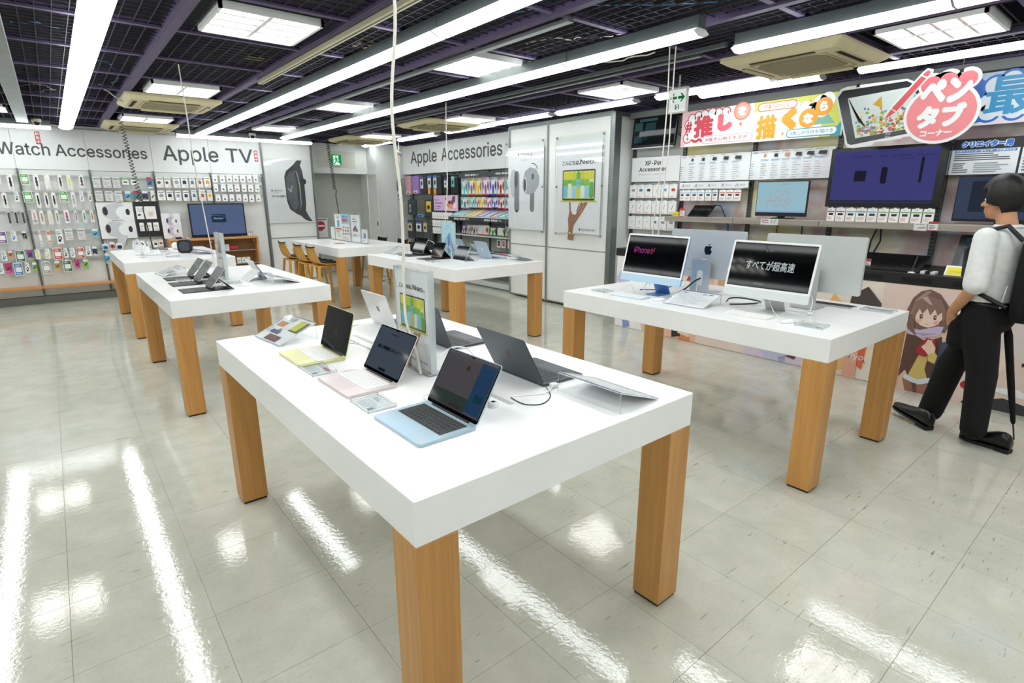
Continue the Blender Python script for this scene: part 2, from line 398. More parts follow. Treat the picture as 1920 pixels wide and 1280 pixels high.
# square recessed lights
colx = sorted({c[0] for c in cells_t}); coly = sorted({c[1] for c in cells_t}, reverse=True)
COLN = ['first', 'second', 'third', 'fourth', 'fifth']
def troffer(x, y, label):
    t = thing('ceiling_light', label, 'ceiling light', (x, y, ZC-.012), 0, 'square recessed ceiling lights')
    a, b = .315, .315
    m = MB(); m.box(-a+.004, a-.004, -a+.004, a-.004, .034, .038, TROF); m.build('diffuser', t)
    m = MB()
    for q in (-1, 1):
        m.box(q*a, q*(a-.02), -a, a, 0, .05, K('e9ebea', .3)); m.box(-a, a, q*a, q*(a-.02), 0, .05, K('e9ebea', .3))
    m.box(-a, a, -a, a, .05, .06, K('8d918f', .5)); m.build('frame', t)
    for q in (0,):
        m = MB(); m.prism([(-.012, .01), (.012, .01), (.03, .033), (-.03, .033)], -a+.02, a-.02, K('f0f2f0', .25)); m.v = [(p[0], p[2], p[1]) for p in m.v]; m.build('louvre', t)
    for q in (-.1475, 0, .1475):
        m = MB(); m.prism([(-.01, .014), (.01, .014), (.026, .033), (-.026, .033)], -a+.02, a-.02, K('f0f2f0', .25)); m.v = [(p[2], p[0]+q, p[1]) for p in m.v]; m.build('louvre', t)
for ci, x in enumerate(colx):
    for cj, y in enumerate(coly):
        if (x, y) == (0, 0): continue
        troffer(x, y, 'square louvred ceiling light, %s from the back wall in %s column from left' % (ORD[cj], ORD[ci]))
# long batten lights
def batten(x, y0, y1, label, along='y', z=2.598):
    t = thing('batten_light', label, 'light', (x, (y0+y1)/2, z) if along == 'y' else ((y0+y1)/2, x, z), 0 if along == 'y' else PI/2, 'batten lights under the ceiling')
    h = (y1-y0)/2-.003
    def pr(poly, mat, name, a=-h, b=h):
        m = MB(); m.prism(poly, a, b, mat); m.v = [(p[0], -p[2], p[1]) for p in m.v]; m.build(name, t)
    pr([(-.03, 0), (.03, 0), (.082, .022), (.04, .045), (-.04, .045), (-.082, .022)], BATT, 'diffuser', -h+.004, h-.004)
    hc = 2.716-z
    pr([(-.042, .045), (.042, .045), (.042, hc), (-.042, hc)], STEELD, 'channel')
    for a, b in ((-h, -h+.004), (h-.004, h)): pr([(-.032, -.002), (.032, -.002), (.085, .022), (.042, .047), (-.042, .047), (-.085, .022)], K('eceeed', .4), 'end_cap', a, b)
def row(x, ya, yb, name, L=1.245, z=2.598):
    n = max(1, round(abs(yb-ya)/L)); d = (yb-ya)/n
    for k in range(n):
        a, b = sorted((ya+k*d, ya+(k+1)*d)); batten(x, a, b, 'white batten light, %s from the back end of %s' % (ORD[k], name), z=z)
row(.366, 10.85, -2.85, 'the leftmost row')
row(2.09, 10.72, -2.98, 'the row left of the middle')
row(3.345, 10.32, 2.2, 'the row over the tablet table')
row(3.92, 2.29, -2.7, 'the row over the computer table')
row(5.69, 2.13, -2.9, 'the row over the round hanging sign', z=2.668)
row(-1.05, 10.85, -2.85, 'the row beyond the left edge')
for x, a, b, l in ((5.44, 4.07, 2.78, 'white batten light behind the arrow sign, left of two'), (5.71, 3.7, 2.44, 'white batten light behind the arrow sign, right of two'),
                   (5.4, 5.62, 4.34, 'white batten light above the white poster panels'), (5.37, 7.0, 5.72, 'white batten light above the earphone poster'),
                   (5.42, 8.33, 7.05, 'white batten light over the right end of the grey bag wall'), (5.43, 10.03, 8.7, 'white batten light over the middle of the grey bag wall'),
                   (5.43, 11.6, 10.3, 'white batten light at the back corner by the camera')):
    batten(x, b, a, l, z=2.668)
for a, b, l in ((-1.2, .2, 'white batten light along the back wall, left end'), (1.8, 2.92, 'white batten light along the back wall, middle'), (2.92, 4.05, 'white batten light along the back wall, right end')):
    batten(11.0, a, b, l, 'x', 2.6)
# track rails under the grid
def rail(x, y0, y1, wd, z0, mat, label, groove=False):
    m = MB(); m.box(x-wd/2, x+wd/2, y0, y1, z0, ZC-.005, mat, .003); o = tag(m.build('ceiling_rail'), label, 'rail')
    if groove:
        m = MB(); m.box(x-wd*.14, x+wd*.14, y0+.01, y1-.01, z0-.0015, z0+.002, K('5e5436', .6)); m.build('groove', o)
rail(2.735, 2.75, 9.6, .055, 2.69, STEEL, 'silver ceiling rail beside the middle column of square lights')
rail(1.765, -2.5, 6.0, .05, 2.68, K('c9c2a4', .4), 'beige lighting track under the ceiling, nearest rail', True)
rail(4.17, 2.73, 9.5, .04, 2.69, STEEL, 'thin silver ceiling rail right of the tablet table')
rail(4.02, 2.43, 9.2, .04, 2.685, STEELD, 'dark ceiling rail running to the end of a batten light')
rail(-.11, -2.5, 11.2, .13, 2.67, STEEL, 'wide grey ceiling rail at the left edge')
# ceiling air conditioners
def aircon(x, y, label):
    t = thing('air_conditioner', label, 'air conditioner', (x, y, 2.655), 0, 'ceiling cassette air conditioners')
    a = .475
    m = MB(); 
    p = rr(2*a, 2*a, .05, 4, 0, 0); q = rr(2*a-.12, 2*a-.12, .04, 4, 0, 0); n = len(p)
    m.add([(u, v, .035) for u, v in p]+[(u, v, 0) for u, v in q]+[(u, v, .06) for u, v in p], [(i, (i+1) % n, n+(i+1) % n, n+i) for i in range(n)]+[(i, 2*n+i, 2*n+(i+1) % n, (i+1) % n) for i in range(n)]+[list(range(n, 2*n))[::-1]], BEIGE)
    m.build('panel', t)
    m = MB(); k = .265; m.prism([(-k, -k+.06), (-k+.06, -k), (k-.06, -k), (k, -k+.06), (k, k-.06), (k-.06, k), (-k+.06, k), (-k, k-.06)], -.006, .002, BEIGED); m.build('intake_grille', t)
    m = MB()
    for s in (-1, 1):
        m.box(-.3, .3, s*.285, s*.292, -.004, 0, K('b7ab80', .5)); m.box(s*.285, s*.292, -.3, .3, -.004, 0, K('b7ab80', .5))
    m.build('grille_frame', t)
    for s in (-1, 1):
        for ax in (0, 1):
            m = MB(Matrix.Rotation(PI/2*ax, 4, 'Z')); m.box(-.25, .25, s*.345, s*.385, -.002, .002, K('2a2519', .7)); o = m.build('air_outlet', t)
            m = MB(Matrix.Rotation(PI/2*ax, 4, 'Z')); m.add([(-.25, s*.352, -.002), (.25, s*.352, -.002), (.25, s*.372, -.022), (-.25, s*.372, -.022)], [(0, 1, 2, 3)], BEIGE); m.build('vane', o)
aircon(1.28, 7.92, 'beige ceiling air conditioner left of the middle, nearer of two'); aircon(1.28, 10.72, 'beige ceiling air conditioner left of the middle, farther of two')
aircon(4.8, 7.63, 'beige ceiling air conditioner above the bag wall'); aircon(4.82, 10.5, 'beige ceiling air conditioner in the back corner by the exit sign')
aircon(4.92, 2.28, 'beige ceiling air conditioner nearest, above the pen tablet counter')
# loose wiring resting on the grid
def wire(pts, r, mat, label, name='ceiling_cable'):
    P = []
    for a, b in zip(pts, pts[1:]):
        for k in range(5): P.append(Vector(a).lerp(Vector(b), k/5)+Vector((R.uniform(-.02, .02), R.uniform(-.02, .02), R.uniform(-.008, .008))))
    P.append(Vector(pts[-1])); m = MB(); m.tube(P, r, mat, 5); return tag(m.build(name), label, 'cable')
BLUE = K('4f86b8', .4); CREAM = K('c9c6b5', .5)
wire([(2.8, 2.65, 2.77), (3.3, 2.2, 2.77), (3.5, 1.6, 2.775), (4.1, 1.5, 2.77), (4.4, 1.0, 2.77)], .006, BLUE, 'blue cable lying on the ceiling mesh near the right')
wire([(2.5, 3.25, 2.77), (2.55, 2.9, 2.77), (2.7, 2.5, 2.77), (2.95, 2.25, 2.77)], .005, BLUE, 'short blue cable on the ceiling mesh by the middle light row')
wire([(-.05, 5.35, 2.77), (.1, 5.25, 2.77), (.25, 5.3, 2.77)], .006, BLUE, 'blue cable on the ceiling mesh left of the leftmost light row')
wire([(.53, 6.25, 2.77), (.62, 6.35, 2.77), (.72, 6.9, 2.77), (.7, 7.4, 2.77)], .006, BLUE, 'blue cable on the ceiling mesh right of the leftmost light row')
wire([(1.95, 2.95, 2.78), (1.5, 3.35, 2.78), (1.3, 3.15, 2.78), (1.15, 3.4, 2.78), (1.4, 3.5, 2.78), (1.7, 3.3, 2.78)], .006, CREAM, 'tangle of cream cable above the front square light')
wire([(3.05, 3.55, 2.77), (3.1, 3.3, 2.77), (3.25, 3.2, 2.77), (3.4, 3.05, 2.77), (3.45, 2.85, 2.77)], .006, CREAM, 'cream cable sagging over the mesh beside the tablet light row')
wire([(3.65, 3.6, 2.7), (3.75, 3.2, 2.69), (3.8, 2.9, 2.7)], .006, CREAM, 'cream cable under the tablet light row')
wire([(.45, 7.9, 2.78), (.6, 7.5, 2.76), (.75, 7.8, 2.7), (.85, 8.0, 2.67)], .007, CREAM, 'cream cable running to the left air conditioner')
wire([(-.1, 8.3, 2.78), (.1, 8.0, 2.78), (.25, 8.3, 2.78), (.05, 8.5, 2.77), (.2, 8.9, 2.77)], .006, CREAM, 'coil of cream cable above the left wall lights')
for (x, y), l in zip(((1.55, 5.35), (2.1, 4.4), (2.32, 5.6), (.9, 8.9)), ('near the front left square light', 'left of the long cord', 'by the middle row', 'above the left air conditioner')):
    m = MB(); m.box(x-.07, x+.07, y-.06, y+.06, 2.762, 2.80, K('6d6748', .6), .004); tag(m.build('junction_box'), 'small olive box lying on the ceiling mesh '+l, 'box')
# ================================================================ tables
TZ, TT, LS = .90, .1322, .128
TABW = LAMINATE
def table(x0, x1, y0, y1, rot, label, name='display_table'):
    cx, cy = (x0+x1)/2, (y0+y1)/2; a, b = (x1-x0)/2, (y1-y0)/2
    t = thing(name, label, 'table', (cx, cy, 0), math.radians(rot), 'white display tables with wooden legs')
    m = MB(); m.box(-a, a, -b, b, TZ-TT, TZ, TABW, .003); top = m.build('tabletop', t)
    m = MB(); m.box(-.012, .012, -b+.35, b-.35, TZ, TZ+.0006, K('b9bbba', .4)); m.build('cable_slot', top)
    for sx in (-1, 1):
        for sy in (-1, 1):
            m = MB(); u0, u1 = sorted((sx*a, sx*(a-LS))); v0, v1 = sorted((sy*b, sy*(b-LS)))
            m.box(-LS/2, LS/2, -LS/2, LS/2, .012, TZ-TT, WOOD, .002); l = m.build('leg', t); l.location = ((u0+u1)/2, (v0+v1)/2, 0)
            m = MB(); m.box(-LS/2+.006, LS/2-.006, -LS/2+.006, LS/2-.006, 0, .012, BLACKP); m.build('foot_pad', l)
    return t
table(.562, 1.77, 1.08, 3.119, .43, 'white table nearest the viewer, with six open laptops')
table(3.055, 4.242, 1.08, 3.09, -.69, 'white table on the right carrying desktop computers and displays')
table(.551, 1.74, 4.582, 6.549, .33, 'white table on the left with three tablets on keyboards')
table(.544, 1.723, 7.681, 9.677, 0, 'white table at the far left with headphones and a speaker')
table(3.123, 4.355, 4.753, 6.816, 0, 'white table in the middle with tablets and a blue laptop')
t6 = table(3.174, 4.36, 7.9, 9.957, 0, 'white table at the back with wooden stools around it')
# ================================================================ back wall (faces the viewer on the left)
BAYX = [-3.0, -.295, .578, 1.45, 2.322, 3.207]
HD = 'back wall'
m = MB(); m.box(-3.6, 3.21, 11.43, 11.478, .115, 2.04, WALLW); o = m.build('gondola_back_panel'); o2 = tag(o, 'pale grey back panel behind the hanging goods on the back wall', 'panel')
m = MB(); m.box(-3.6, 3.21, 11.36, 11.478, 0, .11, K('70736d', .5)); tag(m.build('kick_plate'), 'grey metal kick plate along the foot of the back wall', 'plinth')
for k, x in enumerate(BAYX[1:]):
    m = MB(); m.box(x-.014, x+.014, 11.40, 11.43, .12, 2.06, K('7a807d', .4, .4)); o = tag(m.build('slotted_post'), 'slotted grey upright, %s from left on the back wall' % ORD[k], 'post', 'slotted posts of the back wall')
    m = MB()
    for q in range(60): m.box(x-.008, x-.002, 11.399, 11.401, .16+q*.031, .178+q*.031, K('1e2020', .6)); m.box(x+.002, x+.008, 11.399, 11.401, .16+q*.031, .178+q*.031, K('1e2020', .6))
    m.build('slot', o, True)
# header boards with lettering
edges = [-1.17, -.297, .585, 1.468, 2.348, 3.243]
grp = 'white header boards over the back wall'
boards = []
for k in range(5):
    a, b = edges[k], edges[k+1]
    m = MB(); m.box(a+.0015, b-.0015, 11.425, 11.47, 2.045, 2.665, SIGNW, .003)
    boards.append(tag(m.build('header_board'), 'white header board with grey lettering, %s from left on the back wall' % ORD[k], 'sign', grp))
m = MB(); m.box(-3.6, edges[0]-.0015, 11.425, 11.47, 2.045, 2.665, SIGNW, .003); tag(m.build('header_board'), 'long white header board running out of view at far left', 'sign', grp)
DARKT = K('4a4e50', .5)
def letters(M, s, u0, v0, u1, v1, parent, mat=DARKT, bold=0.0, z=.002, name='lettering', shear=0):
    m = MB(M); put_text(m, s, u0, v0, u1, v1, z, mat, bold, shear); return m.build(name, parent)
F = FB(0, 11.425, 0)
letters(F, 'Watch', -.475, 2.252, .135, 2.432, boards[0], bold=.01)
letters(F, 'Accessories', .197, 2.252, 1.405, 2.432, boards[2], bold=.01)
letters(F, 'Apple', 1.63, 2.178, 2.50, 2.492, boards[3], bold=.01)
letters(F, 'TV', 2.625, 2.25, 3.085, 2.492, boards[4], bold=.01)
for (a, b, c, d), l in (((-.008, 2.418, .052, 2.598), 'left'), ((3.113, 2.28, 3.172, 2.475), 'right')):
    m = MB(FB(a, 11.4249, b)); w_, h_ = c-a, d-b; m.box(0, w_, 0, h_, 0, .0035, K('c0252b', .4)); o = tag(m.build('warning_sticker'), 'red vertical warning sticker with white characters, %s header board' % l, 'sticker')
    m = MB(FB(a, 11.4212, b))
    for q, ch in enumerate('防犯中' if l == 'left' else '録画中'): put_text(m, ch, .008, h_*(.69-.32*q), w_-.008, h_*(.95-.32*q), .0005, K('f2f2f2'), .01)
    m.build('lettering', o)
# security cameras on the header boards
def domecam(x, y, z, label):
    t = thing('security_camera', label, 'camera', (x, y, z))
    m = MB(); m.lathe([(.055, .06), (.06, .03), (.05, .02)][::-1], (0, 0, 0), K('cfc9b4', .4), 18); m.build('housing', t)
    m = MB(); m.lathe([(.005, -.03), (.03, -.02), (.042, 0), (.045, .022)], (0, 0, 0), K('0b0b0c', .08), 18); m.build('dome', t)
domecam(.045, 10.82, 2.658, 'beige dome camera above the left header board'); domecam(2.955, 10.82, 2.658, 'beige dome camera above the right end of the header boards')
m = MB(); # hook rails
HOOKM = K('b9bfbf', .25, .6)
k = 0
for bay, zs in ((0, (1.945, 1.70, 1.42, 1.12, .84, .655)), (1, (1.955, 1.70, 1.42, 1.12, .84, .655)), (2, (1.935, 1.72)), (3, (1.95, 1.735)), (4, (2.0, 1.84, 1.665))):
    a, b = max(BAYX[bay], -1.2)+.02, BAYX[bay+1]-.02
    for n, z in enumerate(zs):
        m = MB(); m.box(a, b, 11.385, 11.40, z-.012, z+.012, HOOKM, .002); tag(m.build('hook_rail'), 'metal hook rail, %s from top in the %s bay of the back wall' % (ORD[n], ORD[bay]), 'rail', 'hook rails of the back wall')
        m.v
# ---- hanging goods: kind, u0, z0, u1, z1
PAL = dict(black='17181a', orange='d9752c', navy='26305a', white='e3e4e0', yellow='d9cf62', forest='2d4a43', grey='9aa0a2', lilac='8d8fb0', pink='d9a79f', tan='b98a6a', cream='d6cdb0', olive='7f8a4e', magenta='b23a7c', purple='74508f', teal='3f7f86', mustard='a87c2c', red='c4452f', amber='e0a423', brown='5a4c42', blue='3d78b8', sky='54a9d6', green='62a356', green2='2f6b43', indigo='4a4aa0', lime='7dae45', gold='b78f3a')
NAMES = dict(green2='dark green', forest='dark green')
def cname(c): return NAMES.get(c, c)
CARD = K('e4e5e2', .45)
def prod(kind, col, M, w, h, label, group, name=None, cat='package'):
    c = PAL[col]; d = .014; m = MB(M)
    nm = dict(band='watch_strap_pack', memo='purchase_ticket', paper='boxed_accessory', flat='slim_box', pack='printed_pack', chip='cable_pack', strap='slim_strap_pack', box='boxed_strap', case='earphone_case_box', bud='earphone_pack', ear='earphone_case_pack', watch='small_white_box', tag='spec_card', pen='pen_box').get(kind, 'package')
    if kind in ('paper', 'ear', 'case', 'bud', 'watch', 'box', 'pen', 'flat'): d = .035
    body = c if kind == 'pack' else ('b9bdbd' if kind == 'box' else ('f0f0ee' if kind != 'paper' else 'd9dad8'))
    if kind in ('band', 'strap', 'chip', 'tag', 'memo'):
        m.prism(rr(w, h, .006, 2), 0, d, K(body, .4)); m.prism(rr(w*.3, .012, .004, 2, w/2, h+.004), .003, .006, CARD)
    else:
        m.box(0, w, 0, h, 0, d, K(body, .4), .003); m.box(w*.35, w*.65, h, h+.01, d*.4, d*.5, CARD)
    o = tag(m.build(nm), label, cat, group)
    hk = MB(M); gap = .095 if M.translation.y > 11 else .1
    hk.tube([(w/2, h+.002, d+.01), (w/2, h+.002, 0), (w/2, h+.004, -gap)], .0022, HOOKM, 4); hk.build('hook', o)
    p = MB(M); A = []
    if kind == 'band':
        m2 = MB(M); m2.prism(rr(w*.34, h*.62, w*.1, 3, w*.52, h*.52), d, d+.006, K(c, .5)); m2.prism(rr(w*.46, h*.12, .003, 2, w*.52, h*.5), d+.001, d+.0075, K(c, .35)); m2.build('watch_strap', o)
        A = [('n', .3, .05, .85, .16, 2, 'b9a0a0'), ('r', .15, .9, .4, .95, 'c98a8a')]
        if col in ('forest', 'pink', 'magenta'): A.append(('r', .1, .17, .9, .24, 'c4452f' if col == 'forest' else '6a78c0'))
    elif kind == 'memo': A = [('o', .06, .05, .94, .95, .06, c), ('r', .16, .28, .84, .66, 'e9ece8'), ('n', .2, .72, .8, .9, 2, 'd9e2d6'), ('n', .2, .1, .8, .22, 1, 'd9e2d6')]
    elif kind == 'paper': A = [('r', .1, .78, .9, .85, '55585a'), ('n', .12, .25, .85, .65, 4, 'a9acad'), ('n', .3, .1, .9, .2, 1, 'c58f8a')]
    elif kind == 'flat': A = [('e', .35, .45, .13, .16, '3b3d3a'), ('e', .62, .42, .13, .16, '4d504a'), ('r', 0, .86, 1, 1, c)]
    elif kind == 'pack': A = [('r', 0, .74, 1, .98, 'c43a5a' if col in ('blue', 'teal', 'magenta', 'indigo') else 'e7e8e6'), ('p', [(.1, .35), (.75, .62), (.9, .55), (.3, .28)], '2b2d33' if col != 'black' else '8a8d90'), ('r', 0, .0, 1, .14, 'e9e8d8' if col in ('blue', 'teal', 'navy', 'white') else ('d65a9a' if col == 'magenta' else ('84c050' if col == 'lime' else 'c9b44a'))), ('r', .08, .2, .6, .24, 'd9dadb')]
    elif kind == 'chip': A = [('p', [(.15, .2), (.6, .5), (.85, .45), (.5, .12)], c), ('e', .5, .4, .26, .16, c), ('e', .5, .4, .14, .08, 'eeeeec'), ('r', .1, .68, .7, .75, '58b0b8' if col != 'yellow' else 'd8d440'), ('n', .1, .8, .9, .94, 2, 'b0b2b4')]
    elif kind == 'strap': A = [('r', .1, .72, .9, .95, c), ('r', .15, .4, .85, .62, 'efefec'), ('o', .12, .05, .88, .34, .2, c), ('o', .3, .1, .7, .26, .2, 'efeae4')]
    elif kind == 'box': A = [('o', .22, .08, .8, .9, .3, c), ('o', .4, .2, .62, .8, .3, '55585b')]
    elif kind == 'case': A = [('o', .08, .1, .92, .72, .3, c), ('o', .3, .3, .7, .55, .4, '2b2e33'), ('r', 0, .82, 1, 1, 'e9eaea')]
    elif kind == 'bud': A = [('e', .36, .5, .16, .2, c), ('e', .66, .5, .16, .2, c), ('n', .2, .78, .8, .92, 1, 'c98f8a')]
    elif kind == 'ear': A = [('r', .12, .82, .88, .88, '3a3d40'), ('o', .2, .3, .78, .7, .45, c), ('r', .36, .27, .6, .36, 'f0f0ee'), ('n', .5, .08, .92, .26, 3, 'd09a92')] if col != 'brown' else [('r', .12, .82, .88, .88, '3a3d40'), ('e', .38, .5, .26, .14, c), ('n', .55, .1, .92, .3, 3, 'd09a92')]
    elif kind == 'watch': A = [('r', .28, .24, .5, .46, c), ('r', .45, .22, .64, .4, PAL['indigo']), ('n', .2, .72, .8, .84, 1, 'c9cccd')]
    elif kind == 'pen': A = [('n', .1, .84, .6, .93, 2, 'b4b6b8'), ('p', [(.42, .36), (.47, .36), (.66, .7), (.61, .7)], c) if col == 'black' else ('o', .3, .5, .75, .7, .1, c), ('n', .15, .06, .7, .18, 2, 'd89a94')]
    elif kind == 'tag': A = [('r', .06, .70, .94, .78, c), ('o', .22, .45, .8, .62, .2, '23262a' if col != 'mustard' else 'c9a53a'), ('n', .12, .12, .85, .34, 3, 'd0938c'), ('n', .3, .84, .7, .92, 1, 'a9acae')]
    art(p, w, h, A, d); p.build('print', o)
    return o
KD = dict(band='%s watch strap on white card', memo='white ticket holder with %s panel', paper='pale boxed accessory', flat='flat white box with %s top', pack='small printed pack, mainly %s', chip='narrow white pack, %s picture', strap='slim two-part pack, %s', box='grey boxed %s strap', case='chunky box with %s earphone case', bud='white earphone pack, %s picture', ear='white pack picturing %s oval case', watch='small white box with %s mark')
BACKGOODS = ('band:black,-0.43,1.74,-0.37,1.96;band:orange,-0.56,1.82,-0.50,1.92;memo:green,-0.28,1.82,-0.18,1.98;band:navy,-0.13,1.75,-0.07,1.97;band:white,0.00,1.75,0.06,1.97;'
    'band:black,0.16,1.75,0.21,1.97;band:yellow,0.27,1.75,0.32,1.97;band:forest,0.42,1.78,0.48,1.98;paper:grey,0.59,1.78,0.69,1.95;paper:grey,0.72,1.78,0.83,1.95;'
    'paper:grey,0.85,1.78,0.95,1.95;flat:green,0.98,1.83,1.07,1.93;flat:green,1.10,1.83,1.20,1.93;pack:blue,1.33,1.78,1.40,1.96;band:black,-0.53,1.48,-0.48,1.70;'
    'chip:black,-0.39,1.57,-0.34,1.72;memo:green,-0.29,1.56,-0.18,1.72;band:black,-0.15,1.48,-0.10,1.70;band:black,-0.05,1.48,-0.00,1.70;band:black,0.04,1.48,0.09,1.70;'
    'memo:green,0.14,1.56,0.24,1.73;band:grey,0.28,1.48,0.33,1.71;chip:lilac,0.39,1.57,0.44,1.73;chip:black,0.50,1.57,0.54,1.73;paper:grey,0.59,1.57,0.69,1.73;'
    'paper:grey,0.72,1.57,0.82,1.73;paper:grey,0.85,1.56,0.95,1.73;pack:sky,0.99,1.58,1.07,1.73;pack:teal,1.12,1.56,1.20,1.74;pack:navy,1.23,1.57,1.31,1.74;'
    'pack:white,1.35,1.57,1.41,1.74;box:black,-0.52,1.24,-0.48,1.43;box:black,-0.44,1.24,-0.40,1.43;box:black,-0.36,1.24,-0.32,1.43;band:pink,-0.24,1.24,-0.18,1.44;'
    'band:tan,-0.15,1.23,-0.10,1.43;band:cream,-0.05,1.23,0.00,1.43;band:olive,0.04,1.23,0.08,1.43;band:magenta,0.15,1.24,0.21,1.44;band:purple,0.28,1.24,0.31,1.43;'
    'band:teal,0.38,1.24,0.42,1.43;band:mustard,0.48,1.24,0.52,1.43;memo:purple,-0.69,0.96,-0.58,1.14;chip:blue,-0.53,0.99,-0.47,1.14;pack:black,-0.40,1.00,-0.35,1.14;'
    'strap:pink,-0.21,0.90,-0.18,1.14;strap:orange,-0.11,0.90,-0.07,1.13;chip:black,-0.00,0.92,0.08,1.14;paper:grey,0.11,0.97,0.21,1.15;paper:grey,0.27,0.97,0.37,1.15;'
    'pack:sky,0.46,0.99,0.54,1.14;chip:blue,-0.69,0.70,-0.63,0.85;pack:orange,-0.61,0.74,-0.56,0.85;memo:green2,-0.53,0.67,-0.42,0.85;pack:indigo,-0.39,0.70,-0.33,0.85;'
    'chip:yellow,-0.30,0.70,-0.24,0.85;chip:yellow,-0.18,0.70,-0.12,0.85;memo:red,-0.08,0.68,0.03,0.86;chip:black,0.05,0.70,0.10,0.85;chip:grey,0.13,0.70,0.19,0.85;'
    'memo:red,0.21,0.68,0.31,0.85;chip:navy,0.33,0.71,0.40,0.86;pack:navy,0.42,0.71,0.48,0.86;chip:grey,-0.76,0.51,-0.70,0.67;pack:magenta,-0.68,0.51,-0.60,0.67;'
    'memo:blue,-0.58,0.47,-0.48,0.66;chip:black,-0.45,0.50,-0.40,0.66;pack:lime,-0.36,0.51,-0.31,0.66;memo:grey,-0.25,0.47,-0.15,0.66;pack:gold,-0.09,0.51,-0.03,0.66;'
    'memo:green2,0.01,0.48,0.12,0.66;pack:magenta,0.16,0.52,0.22,0.66;pack:lime,0.27,0.51,0.33,0.66;pack:sky,0.57,0.57,0.63,0.74;case:blue,0.56,0.79,0.64,0.89;'
    'case:red,0.66,0.80,0.73,0.91;case:navy,0.75,0.79,0.83,0.89;bud:blue,0.98,0.82,1.07,0.92;bud:black,1.09,0.81,1.15,0.92;bud:white,1.18,0.81,1.24,0.91;'
    'bud:black,1.27,0.80,1.34,0.91;bud:red,1.35,0.81,1.42,0.92;ear:brown,1.46,1.79,1.56,1.96;ear:brown,1.58,1.79,1.67,1.96;ear:grey,1.71,1.79,1.81,1.97;'
    'ear:navy,1.83,1.79,1.93,1.97;ear:teal,1.96,1.79,2.04,1.97;ear:red,2.07,1.80,2.16,1.97;ear:amber,2.19,1.80,2.29,1.98;ear:grey,1.45,1.58,1.56,1.74;'
    'ear:black,1.58,1.58,1.68,1.74;ear:grey,1.71,1.57,1.80,1.74;ear:navy,1.83,1.57,1.92,1.74;ear:teal,1.96,1.57,2.04,1.75;ear:red,2.08,1.57,2.18,1.75;'
    'ear:amber,2.21,1.57,2.29,1.75;watch:teal,2.33,1.89,2.41,2.02;watch:purple,2.45,1.89,2.53,2.02;watch:red,2.56,1.90,2.65,2.03;watch:blue,2.67,1.90,2.76,2.03;'
    'watch:purple,2.79,1.90,2.88,2.03;watch:teal,2.91,1.90,2.99,2.03;watch:red,3.02,1.90,3.10,2.04;watch:blue,2.33,1.73,2.40,1.86;watch:navy,2.45,1.73,2.53,1.86;'
    'watch:grey,2.56,1.73,2.65,1.86;watch:red,2.68,1.73,2.76,1.86;watch:navy,2.80,1.73,2.88,1.86;watch:purple,2.91,1.73,3.00,1.86;watch:teal,3.03,1.73,3.11,1.86;'
    'watch:red,2.34,1.56,2.42,1.68;watch:navy,2.45,1.56,2.54,1.68;watch:blue,2.57,1.56,2.65,1.68;watch:grey,2.69,1.56,2.77,1.68;watch:blue,2.80,1.55,2.88,1.68;'
    'watch:navy,2.91,1.55,2.99,1.68;watch:red,3.03,1.55,3.11,1.68;')

goods = []
for e in BACKGOODS.strip(';').split(';'):
    k, a, b, c, d = e.split(','); kk, col = k.split(':'); goods.append((kk, col, float(a), float(b), float(c), float(d)))
def bay_of(x, edges): return max(i for i in range(len(edges)) if x >= edges[i]-1e-6)
BN = ['leftmost', 'second', 'third', 'fourth', 'fifth']
rowsd = {}
for g in goods:
    by = min(4, bay_of((g[2]+g[4])/2, BAYX)); rowsd.setdefault(by, []).append(g)
for by, gs in rowsd.items():
    gs.sort(key=lambda g: -(g[5]+g[3]) / 2); rws = []
    for g in gs:
        zc = (g[3]+g[5])/2
        for r_ in rws:
            if abs(r_[0]-zc) < .075: r_[1].append(g); break
        else: rws.append([zc, [g]])
    for rn, (_, gg) in enumerate(rws):
        gg.sort(key=lambda g: g[2])
        rname = 'top' if rn == 0 else ('bottom' if rn == len(rws)-1 else ORD[rn])
        for n, (kk, col, a, b, c, d) in enumerate(gg):
            ds = KD[kk]; ds = ds % cname(col) if '%s' in ds else ds
            lab = '%s, %s in %s row, %s bay of back wall' % (ds, ORD[n], rname, BN[by])
            prod(kk, col, FB(a, 11.335 if kk != 'memo' else 11.325, b), max(.03, c-a), d-b, lab, 'hanging goods on the back wall')
# wooden bottom shelf, posters, panel, cabinet, television
m = MB(); m.box(-3.6, BAYX[1]-.002, 11.2, 11.40, .25, .285, WOODX, .002); tag(m.build('wooden_shelf'), 'low wooden shelf board on the back wall, left length', 'shelf')
m = MB(); m.box(BAYX[1]+.002, BAYX[2]-.002, 11.2, 11.40, .25, .285, WOODX, .002); tag(m.build('wooden_shelf'), 'low wooden shelf board on the back wall, middle length', 'shelf')
m = MB(); m.box(BAYX[2]+.002, 1.45, 11.2, 11.40, .25, .285, WOODX, .002); tag(m.build('wooden_shelf'), 'low wooden shelf board on the back wall, behind the headphone table', 'shelf')
def bud_art(cx, cy, s, flip=1, c='dfe1e4', k='2a2c2f'):
    f = flip
    return [('p', [(cx-.05*s, cy+.10*s*f), (cx+.10*s, cy-.0*s), (cx+.34*s, cy-.02*s), (cx+.02*s, cy+.55*s*f), (cx-.12*s, cy+.55*s*f)], 'c9ccd0'), ('e', cx-.08*s, cy, .30*s, .22*s, c), ('e', cx+.22*s, cy-.02*s, .22*s, .17*s, 'eceef0'), ('e', cx-.28*s, cy+.02*s, .07*s, .12*s, k), ('e', cx+.34*s, cy-.01*s, .06*s, .09*s, k)]
